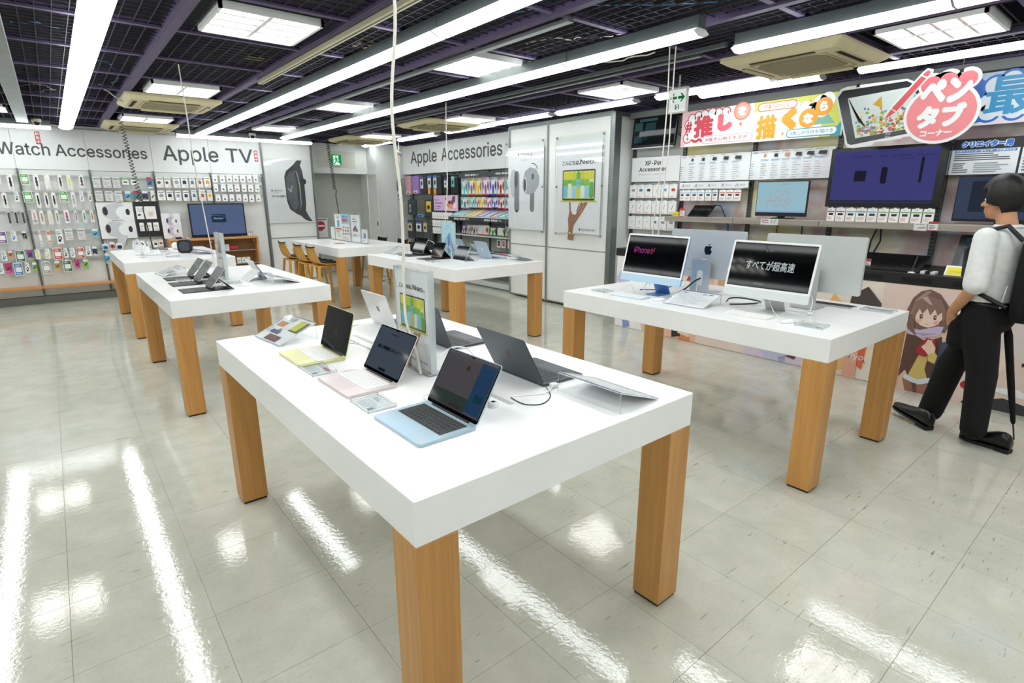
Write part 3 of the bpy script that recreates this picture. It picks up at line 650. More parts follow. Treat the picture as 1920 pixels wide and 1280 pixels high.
m = MB(FB(.575, 11.34, .97)); m.box(0, .49, 0, .583, 0, .02, K('e9eaec', .3), .002); o = tag(m.build('poster_board'), 'white poster with two white earphones on the back wall', 'poster')
m = MB(FB(.575, 11.34, .97)); art(m, .49, .583, bud_art(.5, .74, 1.0, 1, 'c6cacf')+[('l', .37, .4835, .03, '333638'), ('t', 'AirPods Pro 3', .41, .485, .69, .525, 0, '333638'), ('r', .3, .455, .78, .46, 'd99a9a')]+bud_art(.5, .26, 1.0, -1, 'c6cacf'), .02); m.build('print', o)
m = MB(FB(1.45, 11.34, .932)); m.box(0, .285, 0, .43, 0, .02, K('e9eaee', .3), .002); o = tag(m.build('poster_board'), 'small poster with two lilac headphones beside the television', 'poster')
m = MB(FB(1.45, 11.34, .932)); art(m, .285, .43, bud_art(.5, .7, .75, 1, 'b9b2cf', '3d3550')+[('n', .35, .47, .7, .52, 1, 'c9a0a0')]+bud_art(.5, .3, .75, -1, 'c0bad4', '3d3550'), .02); m.build('print', o)
m = MB(FB(1.085, 11.36, .98)); m.box(0, .355, 0, .585, 0, .02, K('1c1d20', .4), .002); o = tag(m.build('notice_board'), 'tall black panel with a white notice on the back wall', 'panel')
for k, (a, b, c, d) in enumerate(((1.105, 1.275, 1.39, 1.485),)):
    m = MB(FB(a, 11.339, b)); m.box(0, c-a, 0, d-b, 0, .006, K('eff0ee', .3)); q = tag(m.build('notice_card'), 'white notice card on the upper half of the black panel', 'card')
    m = MB(FB(a, 11.339, b)); art(m, c-a, d-b, [('p', [(.05, .25), (.22, .3), (.2, .42), (.08, .4)], '3a2f45'), ('n', .08, .55, .5, .9, 3, 'c2c4c6'), ('n', .6, .2, .95, .6, 4, 'd69a92')], .006); m.build('print', q)
for k, (a, c) in enumerate(((1.12, 1.185), (1.215, 1.295), (1.318, 1.4))):
    m = MB(FB(a, 11.335, 1.075)); m.box(0, c-a, 0, .14, 0, .014, K('f1f1ef', .35), .006); q = tag(m.build('price_tag'), 'white tag on the black panel, %s from left' % ORD[k], 'tag')
    m = MB(FB(a, 11.335, 1.075)); art(m, c-a, .14, [('n', .15, .45, .85, .75, 2, '8a8c8e'), ('n', .2, .1, .8, .35, 2, 'd09a92')], .014); m.build('print', q)
# wooden cabinet with glass shelves
cab = thing('display_cabinet', 'low open wooden cabinet with glass shelves under the television', 'cabinet', (2.2, 11.08, 0))
cw = .72
def part(mb, name, parent): return mb.build(name, parent)
m = MB(); m.box(-cw, cw, 0, .275, .895, .93, WOODX, .002); part(m, 'top', cab)
for x in (-cw, -.02, cw-.03): m = MB(); m.box(x, x+.03, 0, .275, .04, .895, WOODX, .001); part(m, 'upright', cab)
m = MB(); m.box(-cw+.03, cw-.03, .255, .256+.014, .05, .893, m_wood('cabinet_back_wood', '8a5c30', '9c6a3a', 0)); part(m, 'back_board', cab)
m = MB(); m.box(-cw, cw, 0, .275, 0, .05, WOODX); part(m, 'plinth', cab)
for a, b in ((-cw+.03, -.02), (.01, cw-.03)):
    for z in (.68, .44): m = MB(); m.box(a, b, .01, .265, z, z+.008, AEDGE); part(m, 'glass_shelf', cab)
for x in (-cw+.08, -.07, .06, cw-.08): m = MB(FB(x, 0, .86)); m.lathe([(.012, 0), (.012, .006), (.004, .009)], (0, 0, 0), K('c9cbc9', .2, .9), 10); part(m, 'lock', cab)
for i, (x, z, wd, hh, c, l) in enumerate(((2.30, .688, .13, .11, 'dfe3e6', 'white box on the upper glass shelf of the cabinet'),)):
    m = MB(FB(x, 11.18, z)); m.box(0, wd, 0, hh, -.06, 0, K(c, .4), .002); o = tag(m.build('product_box'), l, 'box'); m = MB(FB(x, 11.18, z)); art(m, wd, hh, [('n', .1, .2, .9, .8, 3, 'b9bec2')]); m.build('print', o)
t = thing('portable_speaker', 'red pill shaped speaker on the upper glass shelf of the cabinet', 'speaker', (2.5, 11.2, .733))
m = MB(Matrix.Rotation(PI/2, 4, 'Y')); m.lathe([(.005, -.07), (.03, -.066), (.042, -.045), (.042, .045), (.03, .066), (.005, .07)], (0, 0, 0), K('b52a24', .6), 14); m.build('body', t); m = MB(Matrix.Translation((.072, 0, 0)) @ Matrix.Rotation(PI/2, 4, 'Y')); m.lathe([(.026, 0), (.026, .004)], (0, 0, 0), K('d9dadc', .3), 14); m.build('end_cap', t)
for i, (x, z, r_) in enumerate(((2.535, .448, 'middle'), (2.615, .448, 'middle'), (2.695, .448, 'middle'), (2.62, .215, 'lowest'), (2.70, .215, 'lowest'))):
    zz = z if r_ == 'middle' else .33
    m = MB(FB(x, 11.17, zz if r_ == 'middle' else .052)); hh = .10 if r_ == 'middle' else .28
    m.box(0, .068, 0, hh, -.05, 0, K('eceded', .35), .003); o = tag(m.build('earphone_box'), 'white earphone box, %s from left on the %s level of the cabinet' % (ORD[i if i < 3 else i-3], r_), 'box', 'white boxes in the cabinet')
    m = MB(FB(x, 11.17, zz if r_ == 'middle' else .052)); art(m, .068, hh, [('e', .38, .45, .14, .09, '3a3c40'), ('e', .66, .45, .14, .09, '3a3c40')]); m.build('print', o)
# television on the cabinet
tv = thing('television', 'television showing a streaming tile on blue, standing on the wooden cabinet', 'television', (2.315, 11.24, .93))
FT_ = FB(-.455, -.02, .01)
m = MB(FT_); m.box(0, .91, 0, .585, -.035, .012, K('0c0d0e', .25), .004); m.build('frame', tv)
m = MB(FT_); m.flat([(.02, .045), (.89, .045), (.89, .567), (.02, .567)], .0135, screen('5a6a90', .75)); s_ = m.build('screen', tv)
m = MB(FT_); m.prism(rr(.235, .145, .02, 4, .465, .325), .0137, .0142, screen('16324a', .8)); put_text(m, 'Disney+', .385, .30, .545, .345, .0146, screen('a9c4d6', .9), -.005); m.tube([(.40+.2*math.cos(t_/10*PI), .325+.055*math.sin(t_/10*PI), .0146) for t_ in range(1, 8)], .0012, screen('7fa9c4', .9), 4); m.build('app_tile', tv)
m = MB(); m.box(-.25, .25, -.06, .06, 0, .012, K('0c0d0e', .3), .003); m.box(-.05, .05, -.02, .02, .012, .03, K('0c0d0e', .3)); m.build('stand', tv)
m = MB(); m.box(1.60, 1.70, 11.14, 11.22, .931, .962, BLACKP, .008); o = tag(m.build('set_top_box'), 'small black media box on the cabinet left of the television', 'box'); m = MB(); m.box(1.675, 1.683, 11.137, 11.14, .942, .95, screen('8a6cff', 2)); m.build('indicator_lamp', o)
m = MB(); m.box(1.76, 1.80, 11.10, 11.24, .931, .943, K('e4e5e5', .3), .004); tag(m.build('remote_control'), 'white remote control lying on the cabinet', 'remote')
for i, x in enumerate((2.80, 2.84)):
    t = thing('charger', 'white plug charger at right end of cabinet top, %s' % ('left of two' if i == 0 else 'right of two'), 'charger', (x, 11.2, .931)); m = MB(); m.box(-.012, .012, -.02, .02, 0, .05, K('e9eaea', .3), .004); m.build('body', t)
    m = MB(); m.tube([(0, 0, .05), (.005, 0, .085), (.02, .01, .09), (.032, .02, .06), (.034, .03, .01)], .003, BLACKP, 5); m.build('cord', t)
# watch poster panel at right end
m = MB(); m.box(3.25, 4.19, 11.43, 11.478, .02, 2.7, PANELW); o = tag(m.build('white_panel'), 'white wall panel carrying the watch poster, left of the exit corridor', 'panel')
m = MB(); m.box(3.25, 4.19, 11.426, 11.43, .845, .86, K('8b908d', .4, .4)); m.build('joint_strip', o)
for x, l in ((3.235, 'left'), (4.18, 'right')):
    m = MB(); m.box(x-.014, x+.014, 11.395, 11.43, .02, 2.7, K('7c8280', .4, .5)); tag(m.build('slotted_post'), 'slotted upright at the %s side of the watch poster' % l, 'post')
m = MB(FB(3.255, 11.42, 1.14)); m.box(0, .9, 0, 1.19, 0, .012, K('e2e3e5', .25)); o = tag(m.build('watch_poster'), 'tall white poster with a black wristwatch seen from the side', 'poster')
m = MB(FB(3.255, 11.42, 1.14))
body = [(.40, .74), (.45, .83), (.60, .92), (.66, .97), (.70, 1.0), (.80, 1.0), (.76, .92), (.80, .82), (.82, .6), (.82, .3), (.80, .2), (.86, .1), (.93, .02), (.86, .02), (.78, .04), (.68, .11), (.58, .15), (.46, .22), (.41, .35)]
art(m, .9, 1.19, [('p', body, '34373a'), ('p', [(.43, .72), (.50, .80), (.62, .85), (.66, .6), (.65, .3), (.58, .19), (.49, .25), (.44, .37)], '575b60'), ('p', [(.66, .84), (.69, .8), (.73, .6), (.72, .3), (.68, .2), (.70, .3), (.70, .6)], '9a9da1'), ('e', .80, .665, .065, .05, '1b1c1e'), ('e', .80, .665, .04, .031, '2d2f32'),
    ('p', [(.455, .545), (.52, .49), (.56, .60), (.545, .60), (.515, .52), (.46, .56)], 'b9bcc0')]+[('p', [(.54+.002*q, .79-.04*q), (.60, .765-.04*q), (.60, .755-.04*q)], '8a8e92') for q in range(14)]+[('l', .115, .505, .03, '2b2d30'), ('t', 'WATCH', .16, .507, .34, .53, 0, '2b2d30'), ('n', .16, .475, .3, .49, 1, 'a9abae'), ('t', '大いなる薄さ。', .1, .415, .42, .445, .005, '2b2d30')], .012)
m.build('print', o)
m = MB(FB(3.255, 11.400, 1.12)); m.box(-.02, .92, -.02, 1.23, 0, .004, ACRYL); tag(m.build('acrylic_cover'), 'clear acrylic sheet held over the watch poster', 'sheet')
# exit corridor: lintel plate, exit sign, door sign
m = MB(FB(4.45, 11.8, 2.24)); m.box(0, .82, 0, .33, 0, .008, K('cfcfc2', .5), .002); o = tag(m.build('mounting_plate'), 'beige plate behind the green exit sign', 'plate')
ex = thing('exit_sign', 'green running man exit sign over the corridor', 'sign', (4.71, 11.785, 2.275))
m = MB(FB(0, 0, 0)); m.box(0, .235, 0, .24, -.006, .04, K('e9ebe8', .4), .004); m.build('housing', ex)
def runman(m, s, z, g, wht):
    m.flat([(0, 0), (s, 0), (s, s), (0, s)], z, g); m.flat([(.2*s, .04*s), (.86*s, .04*s), (.86*s, .12*s), (.72*s, .3*s), (.72*s, .9*s), (.22*s, .9*s)], z+.0006, wht)
    for p in ([(.40, .66), (.5, .70), (.60, .62), (.56, .45), (.44, .45)], [(.44, .48), (.56, .48), (.66, .34), (.84, .30), (.82, .24), (.6, .28), (.5, .38)], [(.44, .48), (.52, .46), (.44, .26), (.30, .06), (.22, .1), (.36, .3)], [(.42, .66), (.48, .62), (.36, .54), (.26, .44), (.22, .48), (.32, .58)], [(.56, .66), (.60, .6), (.70, .55), (.80, .6), (.78, .66), (.7, .62)]): m.flat([(x*s, y*s) for x, y in p], z+.0012, g)
    m.flat(ell(.47*s, .78*s, .07*s, .07*s, 12), z+.0012, g)
m = MB(FB(.008, 0, .008)); runman(m, .22, .0405, screen('0c9a52', .9), screen('e9f7ee', .95)); m.build('sign_face', ex)
sg = thing('no_entry_sign', 'white no entry sign with red disc in the corridor', 'sign', (4.27, 11.93, .795))
M = Matrix.Rotation(.12, 4, 'X') @ FB(0, 0, 0)
m = MB(M); m.box(0, .31, 0, .41, 0, .006, K('e6eaee', .3), .002); m.build('board', sg)
m = MB(M); art(m, .31, .41, [('r', .08, .89, .92, .955, 'b52a3a'), ('e', .5, .60, .33, .255, 'b52a3a'), ('r', .22, .56, .78, .64, 'eceff0'), ('n', .2, .3, .8, .36, 1, 'd9a0a4'), ('t', '関係者以外立入禁止', .14, .14, .86, .2, 0, 'c98088'), ('n', .25, .05, .75, .1, 1, 'd9b4b8')], .006); m.build('print', sg)
m = MB(); m.box(.13, .18, .02, .04, -.79, .42, K('b9bcbc', .4)); m.box(.0, .31, -.08, .2, -.795, -.78, K('b9bcbc', .4)); m.build('stand', sg)
t = thing('wall_speaker', 'small white dome on the ceiling edge in the corridor', 'detector', (4.9, 11.7, 2.66)); m = MB(); m.lathe([(.02, 0), (.06, .02), (.06, .055)], (0, 0, 0), K('e4e6e4', .4), 14); m.build('body', t)
# white bullet camera hanging in the corner
t = thing('bullet_camera', 'white bullet camera hanging in the back corner', 'camera', (5.45, 10.15, 2.47))
m = MB(); m.tube([(0, 0, .24), (0, 0, .06)], .012, K('dcdcd4', .4), 8); m.lathe([(.035, .24), (.035, .255)], (0, 0, 0), K('dcdcd4', .4), 12); m.build('bracket', t)
m = MB(Matrix.Rotation(.5, 4, 'Z') @ Matrix.Rotation(1.9, 4, 'Y')); m.lathe([(.02, -.08), (.033, -.07), (.033, .07), (.028, .075)], (0, 0, 0), K('c9ccca', .3, .3), 14); m.build('housing', t)
m = MB(Matrix.Rotation(.5, 4, 'Z') @ Matrix.Rotation(1.9, 4, 'Y')); m.lathe([(.026, .075), (.02, .08)], (0, 0, 0), K('0c0c0e', .1), 14); m.build('lens', t)
m = MB(FB(-.012, 0, -.2)); m.box(0, .024, 0, .16, 0, .002, K('d9a8a0', .5)); m.build('ribbon', t)
# ================================================================ right side: grey bag wall (gondola), x = 6.3
m = MB(); m.box(6.33, 6.368, 7.3, 11.355, .125, 2.105, K('9aa09b', .55)); tag(m.build('gondola_back_panel'), 'grey back panel of the bag and carton wall', 'panel')
m = MB(); m.box(6.05, 6.37, 7.3, 11.36, 0, .12, K('c9ccc9', .45), .004); o = tag(m.build('base_deck'), 'pale base deck under the bag and carton wall', 'plinth')
m = MB(); m.box(6.047, 6.05, 7.3, 11.36, .005, .03, K('6d726f', .4)); m.build('kick_strip', o)
PY = [11.2, 10.28, 9.33, 8.37, 7.42]
for k, y in enumerate(PY):
    m = MB(); m.box(6.30, 6.33, y-.012, y+.012, .12, 2.12, K('565b5a', .4, .4)); tag(m.build('slotted_post'), 'dark slotted upright, %s from left on the bag and carton wall' % ORD[k], 'post')
gb = []
for k, (a, b) in enumerate(((11.42-.06, 9.35), (9.35, 7.3))):
    m = MB(); m.box(6.19, 6.33, b+.0015, a-.0015, 2.11, 2.70, SIGNW, .003); gb.append(tag(m.build('header_board'), 'big white header board over the bag wall, %s half' % ('left' if k == 0 else 'right'), 'sign'))
F = FR(6.19, 0, 0)
letters(F, 'Apple', -11.01, 2.26, -9.95, 2.575, gb[0], bold=.01); letters(F, 'Accessories', -9.78, 2.325, -7.82, 2.575, gb[1], bold=.01)
BK = 'bags on the grey wall'
def bag(y0, z0, y1, z1, col, label, card=None, x=6.15, name='laptop_sleeve', strap=False):
    w, h = y0-y1, z1-z0; M = FR(x, y0, z0); c = K(col, .75)
    m = MB(M); p = rr(w, h, min(w, h)*.1, 3); q = rr(w*.94, h*.96, min(w, h)*.1, 3, w/2, h/2); n = len(p)
    m.add([(u, v, -.03) for u, v in p]+[(u, v, .0) for u, v in p]+[(u, v, .018) for u, v in q], [(i, (i+1) % n, n+(i+1) % n, n+i) for i in range(n)]+[(n+i, n+(i+1) % n, 2*n+(i+1) % n, 2*n+i) for i in range(n)]+[list(range(2*n, 3*n))], c)
    o = tag(m.build(name), label, 'bag', BK)
    m = MB(M); m.tube([(w*.5, h, .0), (w*.5, h+.02, -.06), (w*.5, h+.02, -.178)], .004, HOOKM, 5); m.build('hook', o)
    m = MB(M); m.tube([(w*.08, h*.86, .019), (w*.92, h*.86, .019)], .003, K('8a8d90' if col < '6' else '6a5a6a', .4), 4); m.build('zip', o)
    if strap: m = MB(M); m.tube([(w*.3, h*.98, .005), (w*.35, h*1.06, .005), (w*.65, h*1.06, .005), (w*.7, h*.98, .005)], .007, K('101112', .7), 5); m.build('handle', o)
    if card:
        u, v, cw_, ch_, cc, top = card; m = MB(M); m.prism(rr(w*cw_, h*ch_, .004, 2, w*(u+cw_/2), h*(v+ch_/2)), .018, .021, K(cc, .4)); k = m.build('swing_card', o)
        m = MB(M @ Matrix.Translation((w*u, h*v, .021))); art(m, w*cw_, h*ch_, [('r', 0, .8, 1, 1, top), ('e', .5, .45, .3, .2, '2b2e30'), ('n', .1, .05, .9, .2, 2, 'a9acae')]); m.build('print', k)
    return o
bag(11.21, 1.68, 10.97, 2.08, 'c79aa6', 'pink laptop sleeve, top row of the bag wall', (.2, .02, .6, .16, 'dccfd2', 'e6dadc'))
bag(10.9, 1.70, 10.62, 2.07, '9a78b8', 'purple laptop sleeve, top row of the bag wall', (.2, .02, .6, .16, 'd5cbe0', 'e0d9ea'))
bag(10.55, 1.69, 10.28, 2.08, '2e3236', 'charcoal sleeve with blue and white card, top row', (.02, .3, .4, .6, 'e2e4e4', '3f58b8'))
bag(10.25, 1.69, 10.05, 2.08, '2a2d31', 'charcoal sleeve with orange stripe and white card, left of its twin', (.02, .32, .6, .62, 'e4e5e2', '3f6fc0'))
m = MB(FR(6.13, 10.24, 1.69)); m.box(0, .09, 0, .12, 0, .003, K('e09a2a', .5)); m.build('orange_stripe', bpy.data.objects['laptop_sleeve.003'])
bag(10.03, 1.68, 9.73, 2.08, '2b2e31', 'charcoal sleeve with orange stripe and pale blue card', (.02, .32, .4, .62, 'b9d9e0', '3f6fc0'))
m = MB(FR(6.13, 10.02, 1.68)); m.box(0, .1, 0, .12, 0, .003, K('e09a2a', .5)); m.build('orange_stripe', bpy.data.objects['laptop_sleeve.004'])
bag(9.66, 1.69, 9.44, 2.05, '17191b', 'black briefcase bag with white card, top row', (.2, .35, .4, .42, 'e4e5e4', '4a78c0'), strap=True, name='carry_bag')
bag(9.4, 1.70, 9.13, 2.05, '151719', 'black briefcase bag with teal card, top row right end', (.15, .35, .4, .55, '4fb0b0', '8fd0cc'), strap=True, name='carry_bag')
bag(11.14, 1.25, 10.79, 1.58, '33424a', 'slate blue bag with tan tag, second row', (.2, .2, .2, .5, 'cfb08a', 'd9c2a0'), strap=True, name='carry_bag')
bag(10.74, 1.22, 10.41, 1.60, '5d5a50', 'olive grey sleeve with blue band at its foot, second row', (.05, .0, .8, .16, '3f8fc8', '58a6d9'))
bag(10.36, 1.22, 10.08, 1.58, '34373a', 'grey sleeve with yellow card, partly behind the pink sign', (.05, .3, .7, .6, 'd9b93a', 'e6c84a'))
bag(11.19, .74, 10.87, 1.14, '3a3d40', 'grey sleeve with tan card, third row left', (.05, .42, .6, .5, 'd6c4a2', '4a6a9a'))
bag(10.83, .72, 10.52, 1.14, '3b3f42', 'grey sleeve with blue topped white card, third row middle', (.1, .45, .7, .5, 'e6e8ea', '3a50c0'))
bag(10.51, .72, 10.15, 1.14, '43474a', 'grey sleeve with tan card, third row right', (.05, .45, .4, .48, 'd6c4a2', 'c9a070'))
bag(11.34, 1.57, 11.22, 2.0, '47565c', 'slate bag hanging at the left end by the pillar, upper', (.1, .05, .7, .4, 'dfe3e3', 'c9d0d0'), x=6.02)
bag(11.35, 1.19, 11.22, 1.53, 'b9bdbb', 'grey bag hanging at the left end by the pillar, lower', None, x=6.02)
for (y0, z0, y1, z1), c, l in zip(((11.3, .3, 10.95, .66), (10.9, .3, 10.5, .68), (10.45, .3, 10.12, .68)), ('2a2522', '313437', '26282b'), 'left middle right'.split()):
    bag(y0, z0, y1, z1, c, 'dark bag in the bottom row of the bag wall, '+l)
# pink sign and black board with small white boxes
m = MB(); m.box(6.11, 6.16, 9.25, 10.06, .88, 1.67, K('17181a', .5), .003); bb = tag(m.build('notice_board'), 'black board of small white boxes under the pink sign', 'board')
M = FR(6.11, 9.985, 1.365); m = MB(M); m.box(0, .88, 0, .30, 0, .012, K('d9b9e0', .4), .002); o = tag(m.build('pink_sign'), 'pink and lilac sign board on the bag wall', 'sign')
m = MB(M); art(m, .88, .30, [('r', .45, 0, 1, 1, 'e9c2d2'), ('l', .06, .86, .06, '3a3050'), ('t', 'あと1つ', .05, .66, .25, .78, .01, '3a2a60'), ('t', '好きなものを、', .05, .44, .38, .56, .01, '3a2a60'), ('t', 'この一枚で。', .05, .22, .32, .34, .01, '3a2a60'), ('n', .05, .08, .42, .14, 1, '6a5a80'), ('e', .62, .35, .05, .14, 'd98a50'), ('e', .72, .3, .06, .16, 'e9a868'), ('e', .80, .55, .08, .14, 'c02a60'), ('e', .68, .55, .05, .12, '33405e'), ('p', [(.78, .62), (.9, .6), (.92, .95), (.8, .92)], '4a5a6e'), ('r', .84, .2, .94, .5, 'eceef2'), ('e', .55, .78, .04, .1, '5a5a9a'), ('e', .6, .2, .03, .08, 'eceef2')], .012); m.build('print', o)
k = 0
for r_, z in enumerate((1.205, 1.05, .905)):
    for c_ in range(10):
        y = 10.03-c_*.075
        M = FR(6.09, y, z); m = MB(M); m.box(0, .066, 0, .125, -.02, .012, K('efefed', .35), .002); m.box(.024, .042, .125, .138, 0, .002, CARD)
        o = tag(m.build('gift_card_box'), 'small white box, %s from left in %s row of the black board' % (ORD[c_], ('top', 'middle', 'bottom')[r_]), 'box', 'small white boxes on the black board')
        m = MB(M); cc = R.choice(['8a8d90', 'c4452f', '33363a', '3d78b8', '5a5a5a']); art(m, .066, .125, [('r', .4, .3, .62, .48, cc)], .012); m.build('print', o)
# cartons with printed fronts (plain blocks of colour)
def carton(y0, z0, y1, z1, pal, label, x=6.16, d=.03, grp='printed software cartons', tilt=0, name='software_carton'):
    w, h = y0-y1, z1-z0; M = FR(x, y0, z0) @ Matrix.Rotation(-tilt, 4, 'X')
    m = MB(M); m.box(0, w, 0, h, -d, 0, K(pal[0], .4), .001); o = tag(m.build(name), label, 'box', grp)
    m = MB(M); art(m, w, h, [('r', .08, .1, .92, .84, 'ece9e6'), ('p', [(.4, .1), (.6, .1), (.66, .42), (.58, .6), (.42, .6), (.34, .42)], pal[1]), ('e', .5, .72, .2, .12, pal[2]), ('r', 0, 0, 1, .08, pal[3]), ('p', [(.1, .2), (.3, .5), (.18, .9), (.04, .7)], pal[1]), ('p', [(.9, .2), (.7, .5), (.82, .85), (.97, .6)], pal[3]), ('n', .1, .86, .6, .97, 2, pal[3])], 0); m.build('print', o)
    if tilt == 0: m = MB(M); m.box(w*.3, w*.7, .002, .006, -.17, -d, HOOKM); m.build('bracket', o)
    return o
PL = [('bfe0e6', '4fb5bd', 'f2d5c9', '1f7f8f'), ('e6d68c', '5a78a8', 'efe0c9', 'b8402f'), ('f0e6b8', 'e2c030', 'f2d9c4', '8a7a2a'), ('e0cdde', '8a5a96', 'f0d9d0', 'a83a6a'), ('cfe0f0', '3a50b0', 'f0dcd2', '2a3a90'), ('dcc4c8', '7a2a30', 'f0d8cc', 'b02a2a'), ('a9e0de', '2a9a9a', 'f0e0d6', 'd95a7a')]
PN = ['pale blue', 'yellow', 'cream yellow', 'pale purple', 'white and blue', 'dusty red', 'turquoise']
for i, r_ in enumerate(((9.06, 1.66, 8.86, 1.96), (8.83, 1.66, 8.61, 1.97), (8.59, 1.66, 8.41, 1.96), (8.39, 1.66, 8.17, 1.97), (8.16, 1.66, 7.95, 1.97), (7.94, 1.66, 7.73, 1.96), (7.71, 1.66, 7.5, 1.96))):
    carton(*r_, PL[i], '%s printed carton, %s from left in the upper carton row' % (PN[i], ORD[i]))
o6 = [6, 0, 1, 2, 3, 4, 5]
for i, r_ in enumerate(((9.09, 1.42, 8.81, 1.63), (8.79, 1.43, 8.63, 1.63), (8.61, 1.43, 8.47, 1.63), (8.46, 1.43, 8.30, 1.63), (8.29, 1.43, 8.12, 1.62), (8.09, 1.44, 7.93, 1.62), (7.91, 1.43, 7.73, 1.62), (7.7, 1.43, 7.5, 1.62))):
    carton(*r_, PL[(o6+[6])[i]], '%s printed carton, %s from left in the lower carton row' % (PN[(o6+[6])[i]], ORD[i]), d=.05)
for (y0, y1), l in (((9.06, 8.135), 'left'), ((8.125, 7.32), 'right')):
    m = MB(); m.box(6.10, 6.13, y1, y0, 1.985, 2.06, K('3c4347', .4), .002); o = tag(m.build('shelf_sign'), 'dark strip sign with white lettering above the cartons, %s' % l, 'sign')
    m = MB(FR(6.10, y0, 1.985)); put_text(m, '音声合成・歌声合成ソフト', .22, .02, .65, .056, .001, K('f0f2f2'), .012); m.build('lettering', o)
    m = MB(); m.box(6.13, 6.33, y1+.1, y1+.12, 2.0, 2.03, HOOKM); m.build('bracket', o)
# sloping shelf of flat cartons
m = MB(); m.add([(5.95, 9.2, 1.265), (5.95, 7.3, 1.265), (6.32, 7.3, 1.42), (6.32, 9.2, 1.42), (5.95, 9.2, 1.255), (5.95, 7.3, 1.255), (6.32, 7.3, 1.40), (6.32, 9.2, 1.40)], [(0, 1, 2, 3), (7, 6, 5, 4), (0, 4, 5, 1), (1, 5, 6, 2), (2, 6, 7, 3), (3, 7, 4, 0)], K('d5d8d6', .4)); sh = tag(m.build('sloping_shelf'), 'sloping shelf of flat cartons with dark front strip', 'shelf')
for a, b in ((9.2, 8.245), (8.235, 7.3)): 
    m = MB(); m.box(5.935, 5.95, b, a, 1.20, 1.268, K('31373b', .4), .002); q = m.build('front_strip', sh)
    m = MB(FR(5.935, a, 1.20)); put_text(m, '音声合成・歌声合成ソフト', .2, .014, .7, .052, .001, K('f0f2f2'), .012); m.build('lettering', q)
SL = math.atan2(.155, .37)
for i in range(9):
    y0 = 9.17-i*.205; pal = PL[(i+6) % 7]
    M = Matrix.Translation((5.965, y0, 1.275)) @ Matrix.Rotation(-SL, 4, 'Y') @ Matrix(((0, 1, 0, 0), (-1, 0, 0, 0), (0, 0, 1, 0), (0, 0, 0, 1)))
    m = MB(M); m.box(0, .19, .012, .30, 0, .02, K(pal[0], .4), .001); o = tag(m.build('software_carton'), '%s carton lying on the sloping shelf, %s from left' % (PN[(i+6) % 7], ORD[i]), 'box', 'cartons on the sloping shelf')
    m = MB(M @ Matrix.Translation((0, .012, .02))); art(m, .19, .288, [('p', [(.1, 0), (.35, 0), (.95, 1), (.65, 1)], pal[1]), ('p', [(.5, 0), (.7, 0), (1, .5), (1, .75)], 'f2f2ee'), ('p', [(0, .4), (.4, 1), (.15, 1), (0, .8)], pal[3])]); m.build('print', o)
# magazines shelf, hanging cases and low books
m = MB(); m.box(6.0, 6.33, 7.3, 9.2, .925, .945, K('c3c7c4', .4), .003); sh2 = tag(m.build('grey_shelf'), 'grey metal shelf holding upright leaflets', 'shelf')
for i, (r_, p_, n_) in enumerate((((9.0, .948, 8.86, 1.12), ('6a5aa0', '3a3560', 'c9a9d0', '2a2a50'), 'purple'), ((8.84, .948, 8.71, 1.12), ('d9d0cc', 'a9908a', 'e9ddd6', '8a6a60'), 'beige'), ((8.69, .948, 8.48, 1.12), ('e6e6e4', '55585a', 'd9a9a0', 'a9abad'), 'white sketch'), ((8.465, .952, 8.13, 1.13), ('eeeeec', 'd9dbdd', 'dfe1e2', 'c0392b'), 'large white'), ((8.12, .95, 7.9, 1.12), ('1d2320', '3f9a3f', 'd9dadb', '2a7a30'), 'black and green'), ((7.89, .95, 7.66, 1.13), ('1d2320', 'e6e8e6', 'dfe3df', '3f9a3f'), 'black, white and green'), ((7.65, .95, 7.5, 1.13), ('cfcac8', '8a8583', 'e0d9d6', 'a03a3a'), 'grey'))):
    carton(*r_, p_, '%s upright leaflet, %s from left on the grey shelf' % (n_, ORD[i]), x=6.10, d=.006, grp='leaflets on the grey shelf', tilt=.12, name='leaflet')
for i, (a, b, c) in enumerate(((7.94, 7.83, '2a3532'), (7.8, 7.69, 'c83a78'), (7.63, 7.53, 'dfe3e1'))):
    M = FR(6.16, a, .75); m = MB(M); m.prism(rr(a-b, .155, .006, 2), 0, .014, K('eeefee', .35)); o = tag(m.build('carded_accessory'), ('dark', 'pink and blue', 'pale')[i]+' colour case on a white card under the grey shelf', 'package')
    m = MB(M); art(m, a-b, .155, [('r', 0, .9, 1, 1, '2f9a80'), ('o', .2, .15, .8, .75, .15, c), ('r', .3, .3, .7, .42, 'c0452f' if i == 0 else '3a60c0'), ('r', .3, .48, .7, .6, '2f8a60' if i == 0 else 'd8c040')], .014); m.build('print', o)
    m = MB(M); m.tube([((a-b)/2, .15, .016), ((a-b)/2, .15, -.17)], .003, HOOKM, 5); m.build('hook', o)
m = MB(); m.box(6.0, 6.33, 7.3, 9.2, .62, .635, K('c3c7c4', .4), .003); tag(m.build('grey_shelf'), 'lower grey shelf with flat books behind the blue laptop', 'shelf')
for i, c in enumerate(('2f9a80', '1d1f20', '3a8ab0', 'c83a70', 'd93a7a', 'e6e3d8')):
    y0 = 8.15-i*.14; M = Matrix.Translation((6.02, y0, .636)) @ Matrix(((0, 1, 0, 0), (-1, 0, 0, 0), (0, 0, 1, 0), (0, 0, 0, 1)))
    m = MB(M); m.box(0, .13, 0, .25, 0, .018, K(c, .4), .002); o = tag(m.build('flat_book'), '%s flat pack on the lower grey shelf' % ('green', 'black', 'blue', 'crimson', 'pink', 'cream')[i], 'book'); m = MB(M @ Matrix.Translation((0, 0, .018))); art(m, .13, .25, [('r', .1, .1, .9, .3, 'e6e6e2'), ('e', .5, .6, .3, .2, 'd8b040')]); m.build('print', o)
